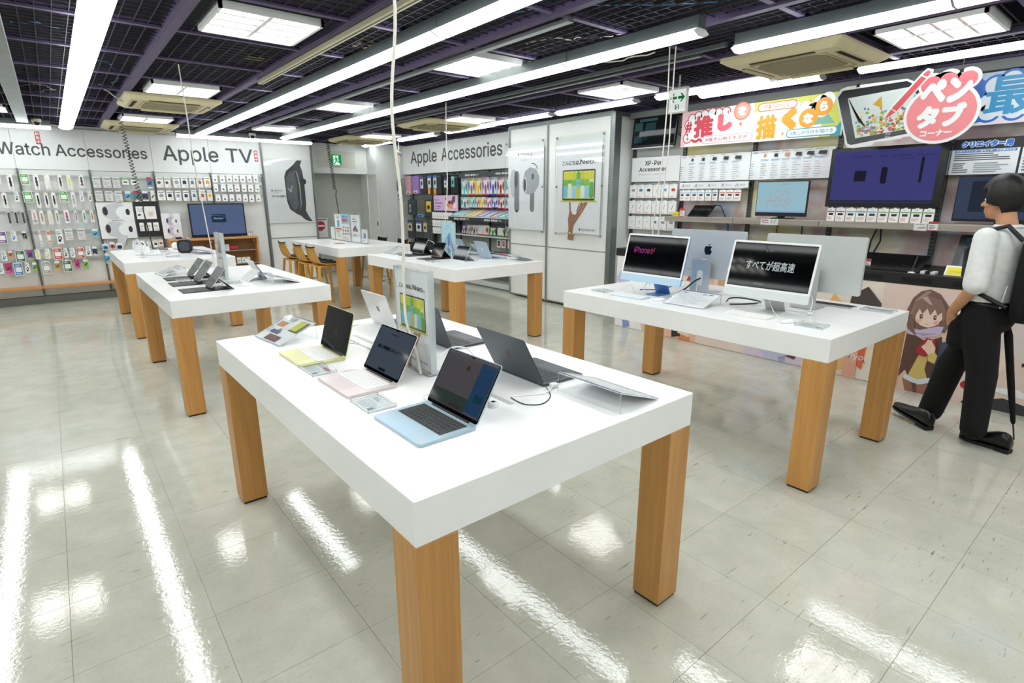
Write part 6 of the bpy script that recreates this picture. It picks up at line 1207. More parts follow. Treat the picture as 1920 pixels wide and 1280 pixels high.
# ---------------------------------------------------------------- desktop computers (right table)
def imac(x, y, rz, label, chin, back, frame_c, fill):
    """screen faces local -y; (x, y) is under the foot of the screen"""
    t = thing('desktop_computer', label, 'computer', (x, y, TZ), rz, 'desktop computers'); W_, H_ = .547, .36
    M = Matrix.Translation((0, 0, .10)) @ Matrix.Rotation(math.radians(-14), 4, 'X') @ FB(-W_/2, 0, 0)
    m = MB(M); m.prism(rr(W_, H_, .012, 4), -.0115, -.0005, back); m.prism(rr(W_, H_, .012, 4), -.0005, 0, K('eceeee', .3)); body = m.build('screen_case', t)
    m = MB(M); m.prism([(0, .012), (.004, .003), (.012, 0), (W_-.012, 0), (W_-.004, .003), (W_, .012), (W_, .052), (0, .052)], 0, .0008, chin); m.build('chin', body)
    m = MB(M); m.flat([(.013, .065), (W_-.013, .065), (W_-.013, H_-.013), (.013, H_-.013)], .0006, GLASSB); fill(m, W_, H_); m.flat(ell(W_/2, H_-.0065, .0022, .0022, 8), .0006, BLACKP); m.build('screen', body)
    m = MB(); m.box(-.065, .065, .045, .195, 0, .005, back, .002); m.build('foot', t)
    m = MB(); m.add([(-.065, .188, .004), (.065, .188, .004), (.065, .194, .004), (-.065, .194, .004), (-.065, .062, .235), (.065, .062, .235), (.065, .07, .235), (-.065, .07, .235)], [(0, 1, 5, 4), (1, 2, 6, 5), (2, 3, 7, 6), (3, 0, 4, 7), (4, 5, 6, 7), (3, 2, 1, 0)], back); m.build('stand_neck', t)
    return t
CBL = K('b3d0e4', .35, .2); CBK = m_noise('deep_blue_case', '5f8fc8', '6a9ad2', 4, .35, .4)
def fill_a(m, W_, H_): put_text(m, 'iPhone', .08, .215, .225, .262, .0012, screen('a83a90', .8)); put_text(m, 'が', .228, .215, .272, .262, .0012, screen('b8486a', .8))
def fill_b(m, W_, H_):
    put_text(m, 'すべてが超高速', .115, .178, .425, .238, .0012, screen('b9c6c4', .85), .006); logo(m, .235, .295, .010, .0012, screen('8a9494', .6)); put_text(m, 'iMac', .245, .296, .275, .306, .0012, screen('8a9494', .6)); m.prism(rr(.075, .016, .008, 4, .225, .09), .0007, .001, screen('4a5554', .6))
    put_text(m, '続きを見る', .20, .086, .25, .094, .0014, screen('9aa6a4', .6))
imac(3.372, 2.51, -PI/2-.012, 'blue desktop computer with pink words on its dark screen', CBL, CBK, None, fill_a)
imac(3.372, 1.634, -PI/2-.012, 'silver desktop computer with white Japanese words on its dark screen', K('d3d9d8', .35, .2), SIL, None, fill_b)
def studio(x, y, rz, label, mat, mark):
    """display whose back faces local -y"""
    t = thing('display_monitor', label, 'monitor', (x, y, TZ), rz, 'displays seen from behind'); W_, H_ = .623, .362
    M = Matrix.Translation((0, .035, .116)) @ FB(-W_/2, 0, 0)
    m = MB(M); m.prism(rr(W_, H_, .012, 4), -.019, 0, mat); m.prism(rr(W_-.004, H_-.004, .01, 4, W_/2, H_/2), -.0205, -.019, GLASSB); case = m.build('case', t)
    m = MB(M); m.prism(rr(W_-.006, H_-.006, .01, 4, W_/2, H_/2), 0, .0012, mat); m.build('back_cover', case)
    m = MB(M)
    if mark: logo(m, W_/2+.02, H_*.49, .085, .002, K('0e0f10', .12)); m.build('logo', case)
    m = MB(M); 
    for q in range(4): m.prism(rr(.012, .004, .0018, 3, W_*.27+q*.018, .06), .0012, .0018, K('2a2c2e', .4))
    m.lathe([(.012, .0012), (.012, .004)], (W_/2+.02, .075, 0), BLACKP, 12); m.build('ports', case)
    m = MB(); m.box(-.08, .08, -.02, .165, 0, .006, ALU, .002); m.build('foot', t)
    m = MB(FB(-.08, -.02, 0)); hole = rr(.05, .12, .025, 6, .08, .12)
    out = rr(.16, .26, .012, 3, .08, .13); m.prism(out, -.0085, 0, ALU); m.flat(hole, .0006, K('dfe3e4', .4)); m.build('stand_neck', t)
    m = MB(); m.tube([(0, -.01, .22), (0, .035, .24)], .03, ALU, 10); m.build('hinge', t)
    return t
studio(3.785, 2.33, -PI/2, 'silver display seen from behind with big black mark, on the right table', m_noise('display_back', 'c3c8ca', 'cbcfd1', 2, .35, .4), True)
studio(3.785, 1.555, -PI/2, 'silver display seen from behind, partly hidden by the silver computer', m_noise('display_back_b', 'c9cecb', 'd1d5d2', 2, .35, .4), False)
def keyboard(x, y, rz, label, base, keys, w=.28, d=.115):
    t = thing('keyboard', label, 'keyboard', (x, y, TZ), rz, 'slim keyboards'); m = MB(); m.add([(-w/2, -d/2, 0), (w/2, -d/2, 0), (w/2, d/2, 0), (-w/2, d/2, 0), (-w/2, -d/2, .005), (w/2, -d/2, .005), (w/2, d/2, .011), (-w/2, d/2, .011)], [(3, 2, 1, 0), (4, 5, 6, 7), (0, 1, 5, 4), (1, 2, 6, 5), (2, 3, 7, 6), (3, 0, 4, 7)], base); m.build('base', t)
    m = MB(Matrix.Translation((0, -d/2+.004, .0055)) @ Matrix.Rotation(math.atan2(.006, d), 4, 'X')); keyboard_rows(m, w-.008, d-.008, keys, 0, .0022); m.build('keys', t, True)
keyboard(3.25, 2.58, -PI/2, 'white and pale blue keyboard in front of the blue computer', CBL, KW); keyboard(3.277, 1.665, -PI/2, 'white keyboard in front of the silver computer', K('d9dcdb', .4), KW); keyboard(4.05, 1.50, PI/2, 'silver keyboard with black keys behind the silver computer', SIL, KB_, .33, .12)
def mouse(x, y, rz, label):
    t = thing('mouse', label, 'mouse', (x, y, TZ), rz); m = MB(); n = 16; prof = [(1, .003), (.99, .007), (.9, .013), (.7, .018), (.4, .0205), (.1, .021)]
    vs = [(.029*s*math.cos(2*PI*k/n), .056*s*math.sin(2*PI*k/n), z) for s, z in prof for k in range(n)]; m.add(vs, [(i*n+k, i*n+(k+1) % n, (i+1)*n+(k+1) % n, (i+1)*n+k) for i in range(len(prof)-1) for k in range(n)]+[list(range((len(prof)-1)*n, len(prof)*n))], K('eceeee', .15), True); m.build('shell', t); m = MB(); m.prism(ell(0, 0, .027, .054, 16), 0, .004, K('c6cacb', .3)); m.build('base', t)
mouse(3.285, 2.345, -PI/2-.3, 'white mouse beside the blue keyboard'); mouse(3.275, 1.42, -PI/2-.2, 'white mouse beside the white keyboard of the silver computer')
leaflet(3.335, 2.11, -PI/2+.03, .305, .23, .065, 'tilted white leaflet between the two desktop computers', PLAIN)
tagblock(3.28, 1.285, -PI/2, .14, .10, 'clear price block at the right front of the right table'); tagblock(3.275, 2.87, -PI/2, .13, .10, 'clear price block at the left end of the right table'); tagblock(4.07, 1.20, PI/2, .17, .10, 'clear price block at the right back of the right table')
cable([(3.45, 2.52, 1.02), (3.43, 2.57, .98), (3.39, 2.56, .93), (3.36, 2.50, TB+.001), (3.33, 2.42, TB), (3.345, 2.36, TB)], .003, WHC, 'white cord curling under the blue computer')
cable([(3.30, 2.66, TB), (3.33, 2.68, .95), (3.36, 2.66, .965), (3.37, 2.63, TB)], .002, K('d9d4c6', .4), 'thin cream wire loop behind the blue keyboard')
cable([(3.765, 2.32, 1.02), (3.74, 2.35, 1.0), (3.70, 2.40, .94), (3.66, 2.44, TB+.002)], .006, BLACKP, 'thick black cord through the stand of the marked display')
cable([(3.762, 2.34, .99), (3.752, 2.34, .95), (3.752, 2.335, TB+.002)], .004, WHC, 'white cord hanging at the stand of the marked display')
cable([(3.55, 2.72, TB+.003), (3.62, 2.60, TB+.01), (3.70, 2.52, TB+.04), (3.74, 2.46, .99)], .004, BLACKP, 'black cord behind the blue computer')
cable([(3.60, 2.0, TB+.003), (3.56, 1.95, .94), (3.60, 1.88, .945), (3.70, 1.80, TB+.015), (3.62, 1.86, TB+.003), (3.52, 1.93, TB+.003)], .005, BLACKP, 'black cord loop left of the silver computer')
cable([(3.44, 1.64, 1.0), (3.40, 1.75, TB), (3.36, 1.81, TB)], .002, K('d9d4c6', .4), 'thin cream wire left of the silver computer'); cable([(3.45, 1.63, .99), (3.40, 1.57, .93), (3.35, 1.50, TB), (3.32, 1.44, TB)], .0025, WHC, 'white cord from the silver computer to its mouse')
cable([(3.765, 1.52, 1.02), (3.755, 1.49, .97), (3.70, 1.47, .92), (3.64, 1.46, TB+.002)], .0035, WHC, 'white cord at the stand of the second display')
m = MB(LM(3.60, 1.43, TZ, .3)); m.box(-.03, .03, -.02, .02, 0, .02, K('dfe3e4', .2), .006); o = tag(m.build('security_puck'), 'pale security puck by the second display', 'device'); m = MB(LM(3.60, 1.43, TZ, .3)); m.lathe([(.008, .02), (.008, .022)], (0, 0, 0), K('9aa0a2', .3), 10); m.build('button_top', o)

# ---------------------------------------------------------------- tablets
def tablet(x, y, rz, label, w=.262, h=.195, ang=62, kb=True, case='black', pic=('16181c', .5), lift=.03, group='tablets on stands'):
    """landscape tablet facing local -y with a folio keyboard in front"""
    t = thing('tablet', label, 'tablet', (x, y, TZ), rz, group); cm = BLACKP if case == 'black' else K('e6e7e6', .4)
    M = Matrix.Translation((0, .0, lift)) @ Matrix.Rotation(math.radians(-(90-ang)), 4, 'X') @ FB(-w/2, 0, 0)
    m = MB(M); m.prism(rr(w, h, .012, 4), -.006, -.0006, ALU); m.prism(rr(w-.002, h-.002, .011, 4, w/2, h/2), -.0006, 0, GLASSB); b = m.build('body', t)
    m = MB(M); m.prism(rr(w-.018, h-.018, .006, 3, w/2, h/2), 0, .0004, screen(*pic)); m.build('screen', b)
    m = MB(M); m.prism(rr(w, h*.75, .008, 3, w/2, h*.625), -.009, -.0062, cm); m.build('folio_back', t)
    dz = lift+h*.45*math.sin(math.radians(ang)); dy = h*.45*math.cos(math.radians(ang))
    m = MB(); m.add([(-w/2, dy+.010, dz), (w/2, dy+.010, dz), (w/2, dy+.11, .002), (-w/2, dy+.11, .002), (-w/2, dy+.014, dz), (w/2, dy+.014, dz), (w/2, dy+.115, .002), (-w/2, dy+.115, .002)], [(0, 1, 2, 3), (7, 6, 5, 4), (0, 3, 7, 4), (1, 5, 6, 2)], cm); m.build('folio_leg', t)
    m = MB(); m.box(-w/2, w/2, -.01, .13, 0, .004, cm, .002); m.tube([(-w/2+.02, .012, lift*.55), (w/2-.02, .012, lift*.55)], lift*.5, cm, 8); m.build('folio_base', t)
    if kb:
        m = MB(); m.prism(rr(w, .20, .008, 3, 0, -.10), 0, .005, cm); k = m.build('keyboard', t)
        m = MB(Matrix.Translation((0, -.115, 0))); keyboard_rows(m, w*.93, .10, K('33373b', .5) if case == 'black' else KW, .005, .0068, 5, 14); m.build('keys', k, True)
        m = MB(); m.prism(rr(.1, .055, .004, 2, 0, -.16), .005, .0056, K('2a2d30', .4)); m.build('trackpad', k)
    return t
tablet(.90, 5.84, -PI/2, 'grey tablet on the left table, farthest of the three', pic=('4a4e50', .5), ang=52, w=.25, h=.18, group='tablets on the left table')
tablet(.885, 5.44, -PI/2, 'grey tablet with black keyboard on the left table, middle of three', pic=('50555c', .5), ang=52, group='tablets on the left table')
tablet(.89, 4.99, -PI/2, 'grey tablet with black keyboard on the left table, nearest of three', pic=('4c4650', .5), ang=52, w=.25, h=.18, group='tablets on the left table')
tablet(3.585, 6.33, -PI/2, 'black tablet with bright reflection and black keyboard, left of middle table', w=.28, h=.215, ang=62, pic=('060608', .4), group='tablets on the middle table')
tablet(3.545, 5.80, -PI/2, 'black tablet with black keyboard, second on the middle table', w=.25, h=.18, ang=65, pic=('08080b', .4), group='tablets on the middle table')
tablet(3.60, 5.385, -PI/2, 'small tablet with dark blue picture in a white folio, middle table', w=.25, h=.175, ang=62, kb=False, case='white', pic=('1c2638', .6), lift=.016, group='tablets on the middle table')
m = MB(LM(3.60, 5.385, TZ, -PI/2) @ Matrix.Translation((0, 0, .012)) @ Matrix.Rotation(math.radians(-28), 4, 'X') @ FB(-.125, 0, 0)); 
m.flat(ell(.085, .06, .055, .045, 18), .0008, screen('3a1c3c', .6)); m.flat([(.02, .012), (.14, .012), (.12, .03), (.05, .04)], .0007, screen('3a3a1c', .6)); m.build('picture', bpy.data.objects['tablet.005']); bpy.data.objects['picture'+('.%03d' % 0 if False else '')] if False else None
laptop(4.12, 5.40, PI/2-.1, 'pale blue laptop seen from behind on the middle table', SKD, KB_, ang=112, w=.304, d=.215, group='laptops on the middle table', logo_mat=K('d6dde2', .1, .9))
laptop(4.14, 5.98, PI/2, 'pale blue laptop mostly hidden behind the blue upright sign', SKD, KB_, ang=112, w=.304, d=.215, group='laptops on the middle table', logo_mat=K('d6dde2', .1, .9))
leaflet(3.46, 6.68, -PI/2, .28, .2, .07, 'tilted leaflet at the left end of the middle table', PLAIN); leaflet(4.22, 5.02, PI/2, .3, .2, .06, 'tilted leaflet at the right end of the middle table', PLAIN)
leaflet(4.15, 5.70, PI/2, .26, .2, .15, 'steep white leaflet between the two blue laptops', [('e', .35, .6, .1, .1, 'c03a40'), ('e', .6, .4, .12, .16, '4a5a60'), ('n', .1, .1, .9, .3, 3, 'a9acb0')])
def airfill(m, w, h):
    m.flat([(0, 0), (w, 0), (w, h), (0, h)], .0005, K('b4dbe6', .35)); logo(m, w*.4, h*.87, h*.03, .001, K('2a3a4a')); put_text(m, 'iPad Air', w*.44, h*.872, w*.66, h*.9, .001, K('2a3a4a')); put_text(m, '大きな進化を、この軽さに。', w*.12, h*.80, w*.85, h*.825, .001, K('7a6aa8'))
    m.flat([(w*.22, h*.45), (w*.62, h*.72), (w*.9, h*.18), (w*.48, h*.08)], .001, K('5f9ad0', .4)); m.flat([(w*.26, h*.45), (w*.60, h*.67), (w*.83, h*.2), (w*.5, h*.12)], .0015, K('9fd0e8', .4)); m.flat([(w*.45, h*.55), (w*.60, h*.66), (w*.66, h*.2), (w*.5, h*.13)], .002, K('4a80c8', .4)); m.flat([(w*.55, h*.2), (w*.75, h*.23), (w*.7, h*.4), (w*.6, h*.38)], .0025, K('c9c9f0', .4))
upright(3.775, 5.86, -PI/2, .30, .43, .02, 'upright pale blue sign with a blue tablet picture, middle table', airfill, paper='bfe0ea')
def towerfill(m, w, h):
    m.flat([(0, 0), (w, 0), (w, h), (0, h)], .0004, K('d9dcdc', .3)); m.flat([(w*.1, h*.4), (w*.5, h*.9), (w*.9, h*.75), (w*.6, h*.45)], .001, K('8a9498', .3)); m.flat([(w*.3, h*.55), (w*.55, h*.8), (w*.7, h*.65)], .0015, K('3f474c', .3))
upright(1.12, 5.50, -PI/2, .24, .42, .03, 'clear upright acrylic holder in the middle of the left table', towerfill)
t = tablet(1.41, 5.33, PI/2, 'blue tablet in white folio seen from behind on the left table', ang=58, kb=False, case='white', pic=('2a4a80', .5), lift=.016, group='tablets on the left table')
m = MB(Matrix.Translation((0, 0, .012)) @ Matrix.Rotation(math.radians(-32), 4, 'X') @ FB(-.131, 0, 0)); m.prism(rr(.262, .195, .012, 4, .131, .0975), -.0058, -.0002, K('3f8ac8', .3, .3)); m.build('blue_edge', t)
leaflet(1.48, 5.05, PI/2, .34, .22, .065, 'tilted leaflet at the right front of the left table', PLAIN); leaflet(.80, 6.22, -PI/2+.1, .3, .2, .06, 'flat tilted leaflet with pictures at the far end of the left table', [('n', .05, .1, .95, .9, 6, '8a8f98'), ('r', .5, .3, .9, .6, '6a7078')])
tagblock(.82, 5.66, -PI/2, .14, .10, 'clear price block by the farthest tablet on the left table'); tagblock(1.12, 5.2, 0, .12, .09, 'clear price block in the middle of the left table'); tagblock(1.5, 5.62, PI/2, .13, .1, 'clear price block behind the blue tablet on the left table')
tagblock(3.32, 5.5, -PI/2, .14, .10, 'clear price block at the front edge of the middle table')
cable([(.93, 4.90, .93), (.97, 4.87, .96), (.98, 4.92, .93), (1.0, 4.95, TB), (1.12, 5.0, TB), (1.2, 4.98, TB), (1.24, 5.1, TB)], .003, WHC, 'white cord from the nearest tablet on the left table')
cable([(3.69, 6.22, 1.09), (3.75, 6.18, 1.06), (3.76, 6.14, .97), (3.74, 6.12, TB)], .004, WHC, 'white cord arching from the first tablet on the middle table'); cable([(3.63, 5.72, 1.06), (3.68, 5.68, 1.03), (3.68, 5.66, .95), (3.66, 5.64, TB)], .004, WHC, 'white cord arching from the second tablet on the middle table')
cable([(4.02, 5.24, TB+.006), (3.97, 5.20, TB+.01), (3.9, 5.25, TB), (3.82, 5.3, TB)], .004, WHC, 'white cord beside the pale blue laptop on the middle table')
for (x, y, tz_), l in (((3.69, 6.24, 1.088), 'first'), ((3.63, 5.74, 1.058), 'second')):
    m = MB(LM(x-.005, y+.03, tz_, 0)); m.box(-.008, .008, -.05, .03, 0, .010, WHC, .003); tag(m.build('tablet_pencil'), 'white pencil clipped to the top of the %s tablet, middle table' % l, 'pencil')

# ---------------------------------------------------------------- headphone table
def headphones(x, y, rz, label, c):
    t = thing('headphones', label, 'headphones', (x, y, TZ), rz); mt = K(c, .35)
    m = MB(); m.tube([(.0, .07*math.cos(a), .12+.08*math.sin(a)) for a in [k*PI/12 for k in range(13)]], .007, mt, 8); m.build('headband', t)
    for s in (-1, 1):
        m = MB(Matrix.Translation((0, s*.072, .10)) @ Matrix.Rotation(PI/2, 4, 'X')); m.prism(rr(.07, .085, .03, 5, 0, 0), -.016, .016, mt); m.build('ear_cup', t)
    m = MB(); m.box(-.04, .04, -.04, .04, 0, .006, ACRYL); m.box(-.003, .003, -.03, .03, .006, .19, ACRYL); m.build('stand', t)
headphones(.80, 8.62, .3, 'white headphones on an acrylic stand, far end of the far table', 'dfe3e6'); headphones(.80, 8.22, .5, 'white headphones lying over a stand, near end of the far table', 'e6e8e8')
t = thing('smart_speaker', 'black rounded square speaker on the far left table', 'speaker', (1.33, 8.63, TZ), -.3); m = MB(FB(-.085, .04, .004)); m.prism(rr(.17, .17, .045, 6), -.0, .10, K('202428', .8)); m.build('body', t); m = MB(FB(-.085, .04, .004)); m.prism(rr(.12, .12, .04, 6, .085, .085), .10, .104, GREYFELT); m.build('mesh_front', t)
t = thing('smart_speaker', 'white round speaker behind the black speaker on the far table', 'speaker', (1.33, 9.3, TZ)); m = MB(); m.lathe([(.03, 0), (.06, .015), (.07, .05), (.06, .085), (.04, .1)], (0, 0, 0), K('e3e5e4', .6), 18); m.build('body', t); m = MB(); m.lathe([(.03, .1), (.03, .102)], (0, 0, 0), K('c9cdd0', .3), 14); m.build('top_disc', t)
leaflet(1.50, 8.4, PI/2, .4, .2, .05, 'tilted leaflet at the right side of the far left table', PLAIN); leaflet(.93, 8.55, .1, .2, .16, .06, 'tilted leaflet between the headphones on the far left table', PLAIN)
tagblock(1.12, 8.95, 0, .12, .09, 'clear price block in the middle of the far left table'); tagblock(1.1, 8.1, 0, .13, .1, 'clear price block at the near end of the far left table')
m = MB(); m.box(.98, 1.02, 9.3, 9.5, TZ, TZ+.16, ACRYL); o = tag(m.build('acrylic_holder'), 'clear upright holder at the far end of the far left table', 'holder'); m = MB(); m.box(.96, 1.04, 9.28, 9.52, TZ-.0005, TZ+.006, AEDGE); m.build('foot', o)
cable([(1.25, 8.62, TB), (1.18, 8.66, TB+.015), (1.12, 8.6, TB), (1.08, 8.5, TB)], .003, K('8a7a70', .5), 'thin brown cord at the black speaker')
cable([(1.05, 9.5, TB+.005), (1.13, 9.42, TB+.004), (1.22, 9.35, TB+.003)], .009, BLACKP, 'black cord end lying on the far left table')

# ---------------------------------------------------------------- back table: acrylic stands and stools
def popfill(kind):
    def f(m, w, h):
        if kind == 0: art(m, w, h, [('n', .2, .75, .8, .9, 2, 'b0b4b8'), ('r', .35, .15, .65, .6, 'eceeee')])
        if kind == 1: art(m, w, h, [('n', .3, .82, .7, .95, 2, '6a6d72'), ('r', .34, .50, .66, .76, '4a9ad0'), ('r', .02, .40, .98, .46, 'c8303a'), ('n', .2, .22, .8, .38, 3, 'd08a90'), ('o', .35, .08, .65, .2, .3, 'e8c878')])
        if kind == 2: art(m, w, h, [('r', 0, .62, 1, 1, '8fd0ea'), ('t', '乗りかえ', .15, .86, .85, .95, .02, '3a60b0'), ('t', '割引', .12, .70, .88, .84, .03, 'd8503a')]+[('e', .2+.3*q, .5-.12*r_, .09, .035, ('c04048', '3a4a6a', '8a5a40')[r_]) for q in range(3) for r_ in range(3)]+[('n', .1, .02, .9, .14, 2, 'd08a90')])
        if kind == 3: art(m, w, h, [('n', .15, .8, .7, .88, 1, '9a9da2'), ('n', .15, .72, .8, .78, 1, '5a5d62'), ('p', [(.35, .42), (.35, .56), (.55, .62), (.6, .5)], '6a3aa0'), ('p', [(.2, .38), (.2, .50), (.42, .50), (.42, .38)], 'b03a4a'), ('p', [(.5, .38), (.5, .5), (.75, .5), (.75, .38)], '3a9a5a'), ('n', .2, .2, .8, .3, 2, '9a9da2')])
        if kind == 4: art(m, w, h, [('o', .12, .3, .88, .9, .1, 'cfdcec'), ('r', .2, .34, .8, .62, '3a70b0'), ('e', .6, .62, .14, .1, 'b0403a'), ('e', .35, .5, .14, .08, 'eef0f4'), ('n', .2, .12, .8, .22, 1, '8a8d92')])
    return f
for k, (y, w, h, x, l) in enumerate(((9.71, .17, .225, 3.83, 'narrow blank white'), (9.45, .30, .455, 3.835, 'white with red band and phone'), (9.11, .33, .46, 3.82, 'blue topped with red words'), (8.735, .33, .455, 3.83, 'white with coloured cubes'), (8.455, .19, .23, 3.85, 'small with picture'))):
    upright(x, y, -PI/2, w, h, .02, '%s upright leaflet stand on the back table' % l, popfill(k), name='leaflet_holder', paper='eef0f0')
m = MB(); m.prism([(3.55+.12*math.cos(a), 8.78+.2*math.sin(a)) for a in [k*PI/10 for k in range(20)]], TZ, TZ+.001, K('e6e3e2', .3)); o = tag(m.build('floor_sticker'.replace('floor', 'table')), 'red and white sticker on top of the back table', 'sticker'); m = MB(); m.prism([(3.55+.08*math.cos(a), 8.78+.14*math.sin(a)) for a in [k*PI/10 for k in range(20)]], TZ+.001, TZ+.0014, K('d0504a', .4)); m.build('red_disc', o)
def stool(x, y, rz, label):
    """backrest towards local -y"""
    t = thing('bar_stool', label, 'stool', (x, y, 0), rz, 'wooden stools round the back table'); sz = .66
    def shell(off, mat, name, inset=0):
        m = MB(); n = 9; prof = [(.19, sz-.005), (.08, sz-.012), (-.04, sz-.008), (-.12, sz+.012), (-.165, sz+.06), (-.19, sz+.14), (-.205, sz+.235)]; V = []
        for j, (py, pz) in enumerate(prof):
            for i in range(n):
                u = -1+2*i/(n-1); wd = .205-.02*(j > 4)-inset; V.append((u*wd, py+.018*u*u*(1 if j > 3 else 0), pz+.015*u*u+off))
        F_ = [(j*n+i, j*n+i+1, (j+1)*n+i+1, (j+1)*n+i) for j in range(len(prof)-1) for i in range(n-1)]; k = len(V); th = .014
        nv = []
        for j, (py, pz) in enumerate(prof):
            d = (Vector((0, prof[min(j+1, 6)][0]-prof[max(j-1, 0)][0], prof[min(j+1, 6)][1]-prof[max(j-1, 0)][1]))).normalized(); nn = Vector((0, d.z, -d.y))
            for i in range(n): q = Vector(V[j*n+i]) - nn*th*(1 if nn.z < 0 or nn.y > 0 else 1); nv.append(tuple(q))
        F2 = [tuple(k+i for i in f[::-1]) for f in F_]
        rim = [i for i in range(n)]+[j*n+n-1 for j in range(1, 7)]+[6*n+i for i in range(n-2, -1, -1)]+[j*n for j in range(5, 0, -1)]
        F3 = [(rim[i], rim[(i+1) % len(rim)], k+rim[(i+1) % len(rim)], k+rim[i]) for i in range(len(rim))]
        m.add(V+nv, F_+F2+F3, mat, True); return m.build(name, t)
    shell(0, STOOLW, 'seat_shell'); shell(.016, K('17181b', .7), 'cushion', .004)
    for sx in (-1, 1):
        for sy in (-1, 1):
            m = MB(); m.add([(sx*.15+a*.018, sy*.13+b*.018, sz-.03) for a, b in ((-1, -1), (1, -1), (1, 1), (-1, 1))]+[(sx*.215+a*.013, sy*.195+b*.013, 0) for a, b in ((-1, -1), (1, -1), (1, 1), (-1, 1))], [(0, 1, 2, 3), (7, 6, 5, 4), (0, 4, 5, 1), (1, 5, 6, 2), (2, 6, 7, 3), (3, 7, 4, 0)], STOOLW); m.build('leg', t)
    m = MB(); m.box(-.165, .165, -.148, .148, sz-.05, sz-.026, STOOLW, .004); m.build('seat_frame', t)
    q = .197; p = .178; m = MB(); m.tube([(-q, -p, .2), (q, -p, .2), (q, p, .2), (-q, p, .2), (-q, -p, .2)], .007, K('b9bcbc', .2, .9), 8); m.build('footrest', t)
stool(3.10, 8.33, -PI/2, 'wooden stool nearest the viewer at the back table'); stool(3.08, 8.83, -PI/2, 'wooden stool in the middle of the left side, back table'); stool(3.07, 9.55, -PI/2, 'wooden stool farthest along the left side of the back table')
stool(4.50, 8.75, PI/2, 'wooden stool on the right side of the back table, nearer'); stool(4.46, 9.45, PI/2, 'wooden stool on the right side of the back table, farther')

# ---------------------------------------------------------------- cords from the ceiling
def cord(pts, r_, mat, label): return cable(pts, r_, mat, label, 'power_cable', 8)
IV = K('e0ddd2', .4)
cord([(1.10, 2.06, 2.72), (1.115, 2.05, 2.3), (1.085, 2.06, 1.95), (1.10, 2.05, 1.6), (1.10, 2.06, 1.3), (1.08, 2.02, 1.12), (1.09, 1.97, 1.0), (1.085, 1.93, TB+.003)], .0065, IV, 'thick white cord hanging down to the nearest table')
cord([(1.04, 5.75, 2.72), (1.05, 5.75, 2.3), (1.06, 5.8, 2.0), (1.10, 5.9, 1.6), (1.13, 5.98, 1.3), (1.15, 6.0, 1.05), (1.16, 6.03, TB+.003)], .005, IV, 'white cord hanging down to the left table')
cord([(3.86, 5.96, 2.72), (3.85, 5.96, 2.2), (3.84, 5.95, 1.8), (3.80, 5.94, 1.45), (3.81, 6.03, 1.1), (3.82, 6.05, TB+.003)], .006, IV, 'white cord hanging down to the middle table')
cord([(3.82, 2.78, 2.72), (3.82, 2.77, 2.3), (3.80, 2.77, 1.9), (3.79, 2.80, 1.5), (3.80, 2.82, 1.1), (3.78, 2.80, TB+.004)], .005, IV, 'white cord hanging down to the right table, left of two'); cord([(3.84, 2.74, 2.72), (3.85, 2.75, 2.3), (3.83, 2.74, 1.9), (3.81, 2.76, 1.5), (3.82, 2.77, 1.1), (3.83, 2.74, TB+.004)], .005, IV, 'white cord hanging down to the right table, right of two')
def coil(top, bot, z1, label, r_=.026, turns=26):
    P = []; T, B = Vector(top), Vector(bot); k = (T.z-z1)/(T.z-B.z); n = turns*8
    for i in range(n+1):
        c = T.lerp(B, k*i/n); a = 2*PI*turns*i/n; P.append(c+Vector((r_*math.cos(a), r_*math.sin(a), 0)))
    m = MB(); m.tube(P, .0055, BLACKP, 4, False); m.tube([P[-1], T.lerp(B, k+.05), T.lerp(B, .9), B], .0085, BLACKP, 6); return tag(m.build('coiled_cord'), label, 'cable')
coil((.975, 10.05, 2.72), (1.055, 9.5, TZ+.010), 1.55, 'black coiled cord hanging over the far left table'); coil((4.07, 10.27, 2.72), (3.93, 9.55, TZ+.010), 1.75, 'black coiled cord hanging over the back table')
# ================================================================ the walking person
HV = Vector((.30, .954, 0)).normalized(); LV = Vector((-HV.y, HV.x, 0))      # heading, and the person's left
PO = Vector((4.68, .76, 0))
def PB(l, f, z): return PO + LV*l + HV*f + Vector((0, 0, z))
def loft(m, rings, mat, n=18, lv=None, hv=None):
    lv = lv or LV; hv = hv or HV; V = []
    for c, a, b in rings: V += [tuple(Vector(c)+lv*a*math.cos(2*PI*k/n)+hv*b*math.sin(2*PI*k/n)) for k in range(n)]
    q = len(rings)
    m.add(V, [(i*n+k, i*n+(k+1) % n, (i+1)*n+(k+1) % n, (i+1)*n+k) for i in range(q-1) for k in range(n)]+[tuple(range(n))[::-1], tuple(range((q-1)*n, q*n))], mat, True)
def ball(m, c, r_, mat, ax=None):
    lv, hv = ax or (LV, HV); rx, ry, rz = r_
    loft(m, [(Vector(c)+Vector((0, 0, rz*math.sin(a))), max(.0005, rx*math.cos(a)), max(.0005, ry*math.cos(a))) for a in [-PI/2+.02+(PI-.04)*k/9 for k in range(10)]], mat, 16, lv, hv)
def limb(m, pts, rad, mat, n=12):
    P = [Vector(p) for p in pts]; Q = []; RR = []
    for i in range(len(P)-1):
        for k in range(4): Q.append(P[i].lerp(P[i+1], k/4)); RR.append(rad[i]+(rad[i+1]-rad[i])*k/4)
    Q.append(P[-1]); RR.append(rad[-1]); m.tube(Q, RR, mat, n)
    for p, r_ in ((Q[0], RR[0]), (Q[-1], RR[-1])): ball(m, p, (r_, r_, r_), mat)
def fuse(o, vox, sm=6):
    a = o.modifiers.new('fuse', 'REMESH'); a.mode = 'VOXEL'; a.voxel_size = vox; a.use_smooth_shade = True
    b = o.modifiers.new('soften', 'SMOOTH'); b.factor = .5; b.iterations = sm
    return o
